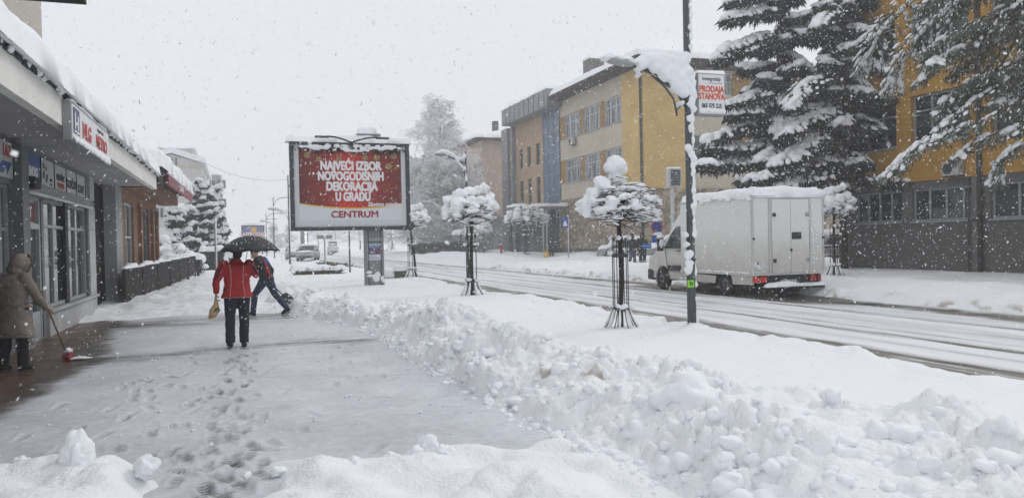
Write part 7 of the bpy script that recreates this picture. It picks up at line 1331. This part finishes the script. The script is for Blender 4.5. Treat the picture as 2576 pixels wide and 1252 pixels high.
m = MB(); m.prism([(-.2, 0), (.2, 0), (.2, .35), (-.2, .35)], lambda a, b: ft+Vector((a+.05, .02, b)), lambda a, b: ft+Vector((a+.05, .05, b))); m.build('blade', DARK, shp)
g2 = gnd(1617, 676, .05); t, V, ax = person('person', 'person in dark overalls with yellow shoulder and blue bundle across the road', (g2.x+.05, g2.y+.1, .1), R_(165), dict(el=(-.26, .1, 1.14), hl=(-.10, .30, 1.1), er=(.27, .0, 1.12), hr=(.25, .12, .92), kl=(-.1, .04, .5), kr=(.1, 0, .5), look=(.3, 1, -.1)), dict(jacket=DKC, trousers=DKC, hood=DKC, hem=.1, glove=M('red glove', (.45, .05, .04), .6), wide=.02, shoe=M('rubber boot', (.03, .03, .035), .4)), 1.06)
jk = [c for c in t.children if c.name.startswith('jacket')][0]; m = MB(); m.ball(V['sl']+Vector((.02, .0, .05)), (.10, .10, .05), 2); m.ball(V['sl']+Vector((-.05, .02, -.05)), (.06, .08, .08), 2); m.melt('yellow_yoke', HV, jk, .015, 2, local=True)
hb = L2W(t, V['hl']+Vector((-.05, .12, .0))); bn = thing('blue_bundle', 'bright blue bundle held by the person with the yellow shoulder', 'bundle', (hb.x, hb.y, hb.z-.1)); m = MB()
m.box((hb.x-.28, hb.y-.1, hb.z-.13), (hb.x+.22, hb.y+.1, hb.z+.13)); bo = m.build('wrap', M('bright blue cloth', (.01, .12, .45)), bn, bevel=.05); MB().box((hb.x-.285, hb.y-.105, hb.z-.02), (hb.x+.225, hb.y+.105, hb.z+.015)).build('strap', M('pale strap', (.4, .5, .6), .6), bo)
p = aty(1388, 652, 58.5); t, V, ax = person('person', 'dark figure standing by the bus shelter across the road', (p.x, 58.5, .1), R_(150), dict(hl=(-.14, .22, .95), hr=(.22, .1, .9)), dict(jacket=BLKJ, trousers=BLKJ, hood=BLKJ, hem=.3, flare=1.1, wide=.02), 1.08)
m = thing('yellow_bag', 'yellow bag on the snow beside the dark figure', 'bag', (p.x-.55, 58.3, .1)); b_ = MB(); b_.ball((p.x-.55, 58.3, .42), (.26, .2, .38), 3, noise=.2); b_.build('sack', M('yellow sack', (.60, .36, .03), .6, .15, 5), m, True); b_ = MB(); b_.tube([(p.x-.65, 58.3, .78), (p.x-.55, 58.3, .98), (p.x-.45, 58.3, .78)], .02, 6); b_.build('handle', M('yellow sack', (.60, .36, .03)), m, True)
# ================================================================== falling snow and air
n = 80000
fx = nrg.uniform(-14, 32, n); fy = nrg.uniform(1, 45, n); fz = nrg.uniform(.0, 15, n)
nn = 22000; fx = np.concatenate([fx, nrg.uniform(-6, 13, nn)]); fy = np.concatenate([fy, nrg.uniform(2.2, 16, nn)]); fz = np.concatenate([fz, nrg.uniform(.1, 7, nn)])
dist = np.sqrt(fx**2+fy**2+(fz-H)**2); k = dist > np.where(nrg.random(len(dist)) < .04, 2.2, 5.5); fx, fy, fz = fx[k], fy[k], fz[k]; n = len(fx)
base = np.array([[1, 0, 0], [-1, 0, 0], [0, 1, 0], [0, -1, 0], [0, 0, 1], [0, 0, -1]], float)
oc = np.array([[0, 2, 4], [2, 1, 4], [1, 3, 4], [3, 0, 4], [2, 0, 5], [1, 2, 5], [3, 1, 5], [0, 3, 5]])
sz = (.0040+.0060*nrg.random(n)**2+.005*(nrg.random(n) < .08))*np.clip(.55+dist[k]/30, .6, 1.15)
A = base[None]*sz[:, None, None]*nrg.uniform(.5, 1.25, (n, 6, 3))
A[:, :, 2] *= nrg.uniform(1.2, 2.4, (n, 1)); A[:, :, 0] += A[:, :, 2]*nrg.normal(.35, .35, (n, 1)); A[:, :, 1] += A[:, :, 2]*nrg.normal(0, .3, (n, 1))
qa = nrg.normal(0, 1, (n, 3, 3)); qa = np.linalg.qr(qa)[0]; q2 = nrg.random(n) < .55; A = np.where(q2[:, None, None], np.einsum('nij,nkj->nki', qa, A), A)
nq = 110; dq = nrg.uniform(.9, 2.6, nq); pq = np.stack([nrg.uniform(-1.1, 1.1, nq)*dq, dq, nrg.uniform(-.5, .5, nq)*dq], -1); cy_, sy_ = math.cos(-YAW), math.sin(-YAW)
fx = np.concatenate([fx, pq[:, 0]*cy_-pq[:, 1]*sy_]); fy = np.concatenate([fy, pq[:, 0]*sy_+pq[:, 1]*cy_]); fz = np.concatenate([fz, pq[:, 2]+H]); A = np.concatenate([A, A[:nq]*.62/np.abs(A[:nq]).max((1, 2))[:, None, None]*.008]); n = len(fx)
V = (A+np.stack([fx, fy, fz], -1)[:, None]).reshape(-1, 3); Fc = (oc[None]+6*np.arange(n)[:, None, None]).reshape(-1, 3)
tag(obj('falling_snow', arr_mesh('falling_snow', V, Fc, FLAKE)), 'white snowflakes falling all through the street air', 'snow', kind='stuff')
hz = bpy.data.materials.new('haze'); hz.use_nodes = True; t = hz.node_tree; t.nodes.clear(); out = t.nodes.new('ShaderNodeOutputMaterial')
pv = t.nodes.new('ShaderNodeVolumePrincipled'); pv.inputs['Color'].default_value = (.98, .985, 1, 1); pv.inputs['Density'].default_value = .0022; pv.inputs['Anisotropy'].default_value = .3
t.links.new(pv.outputs[0], out.inputs['Volume'])
o = MB().box((-950, -250, -2), (950, 1550, 40)).build('haze', hz); tag(o, 'pale snowy haze filling the street', 'haze', kind='stuff')
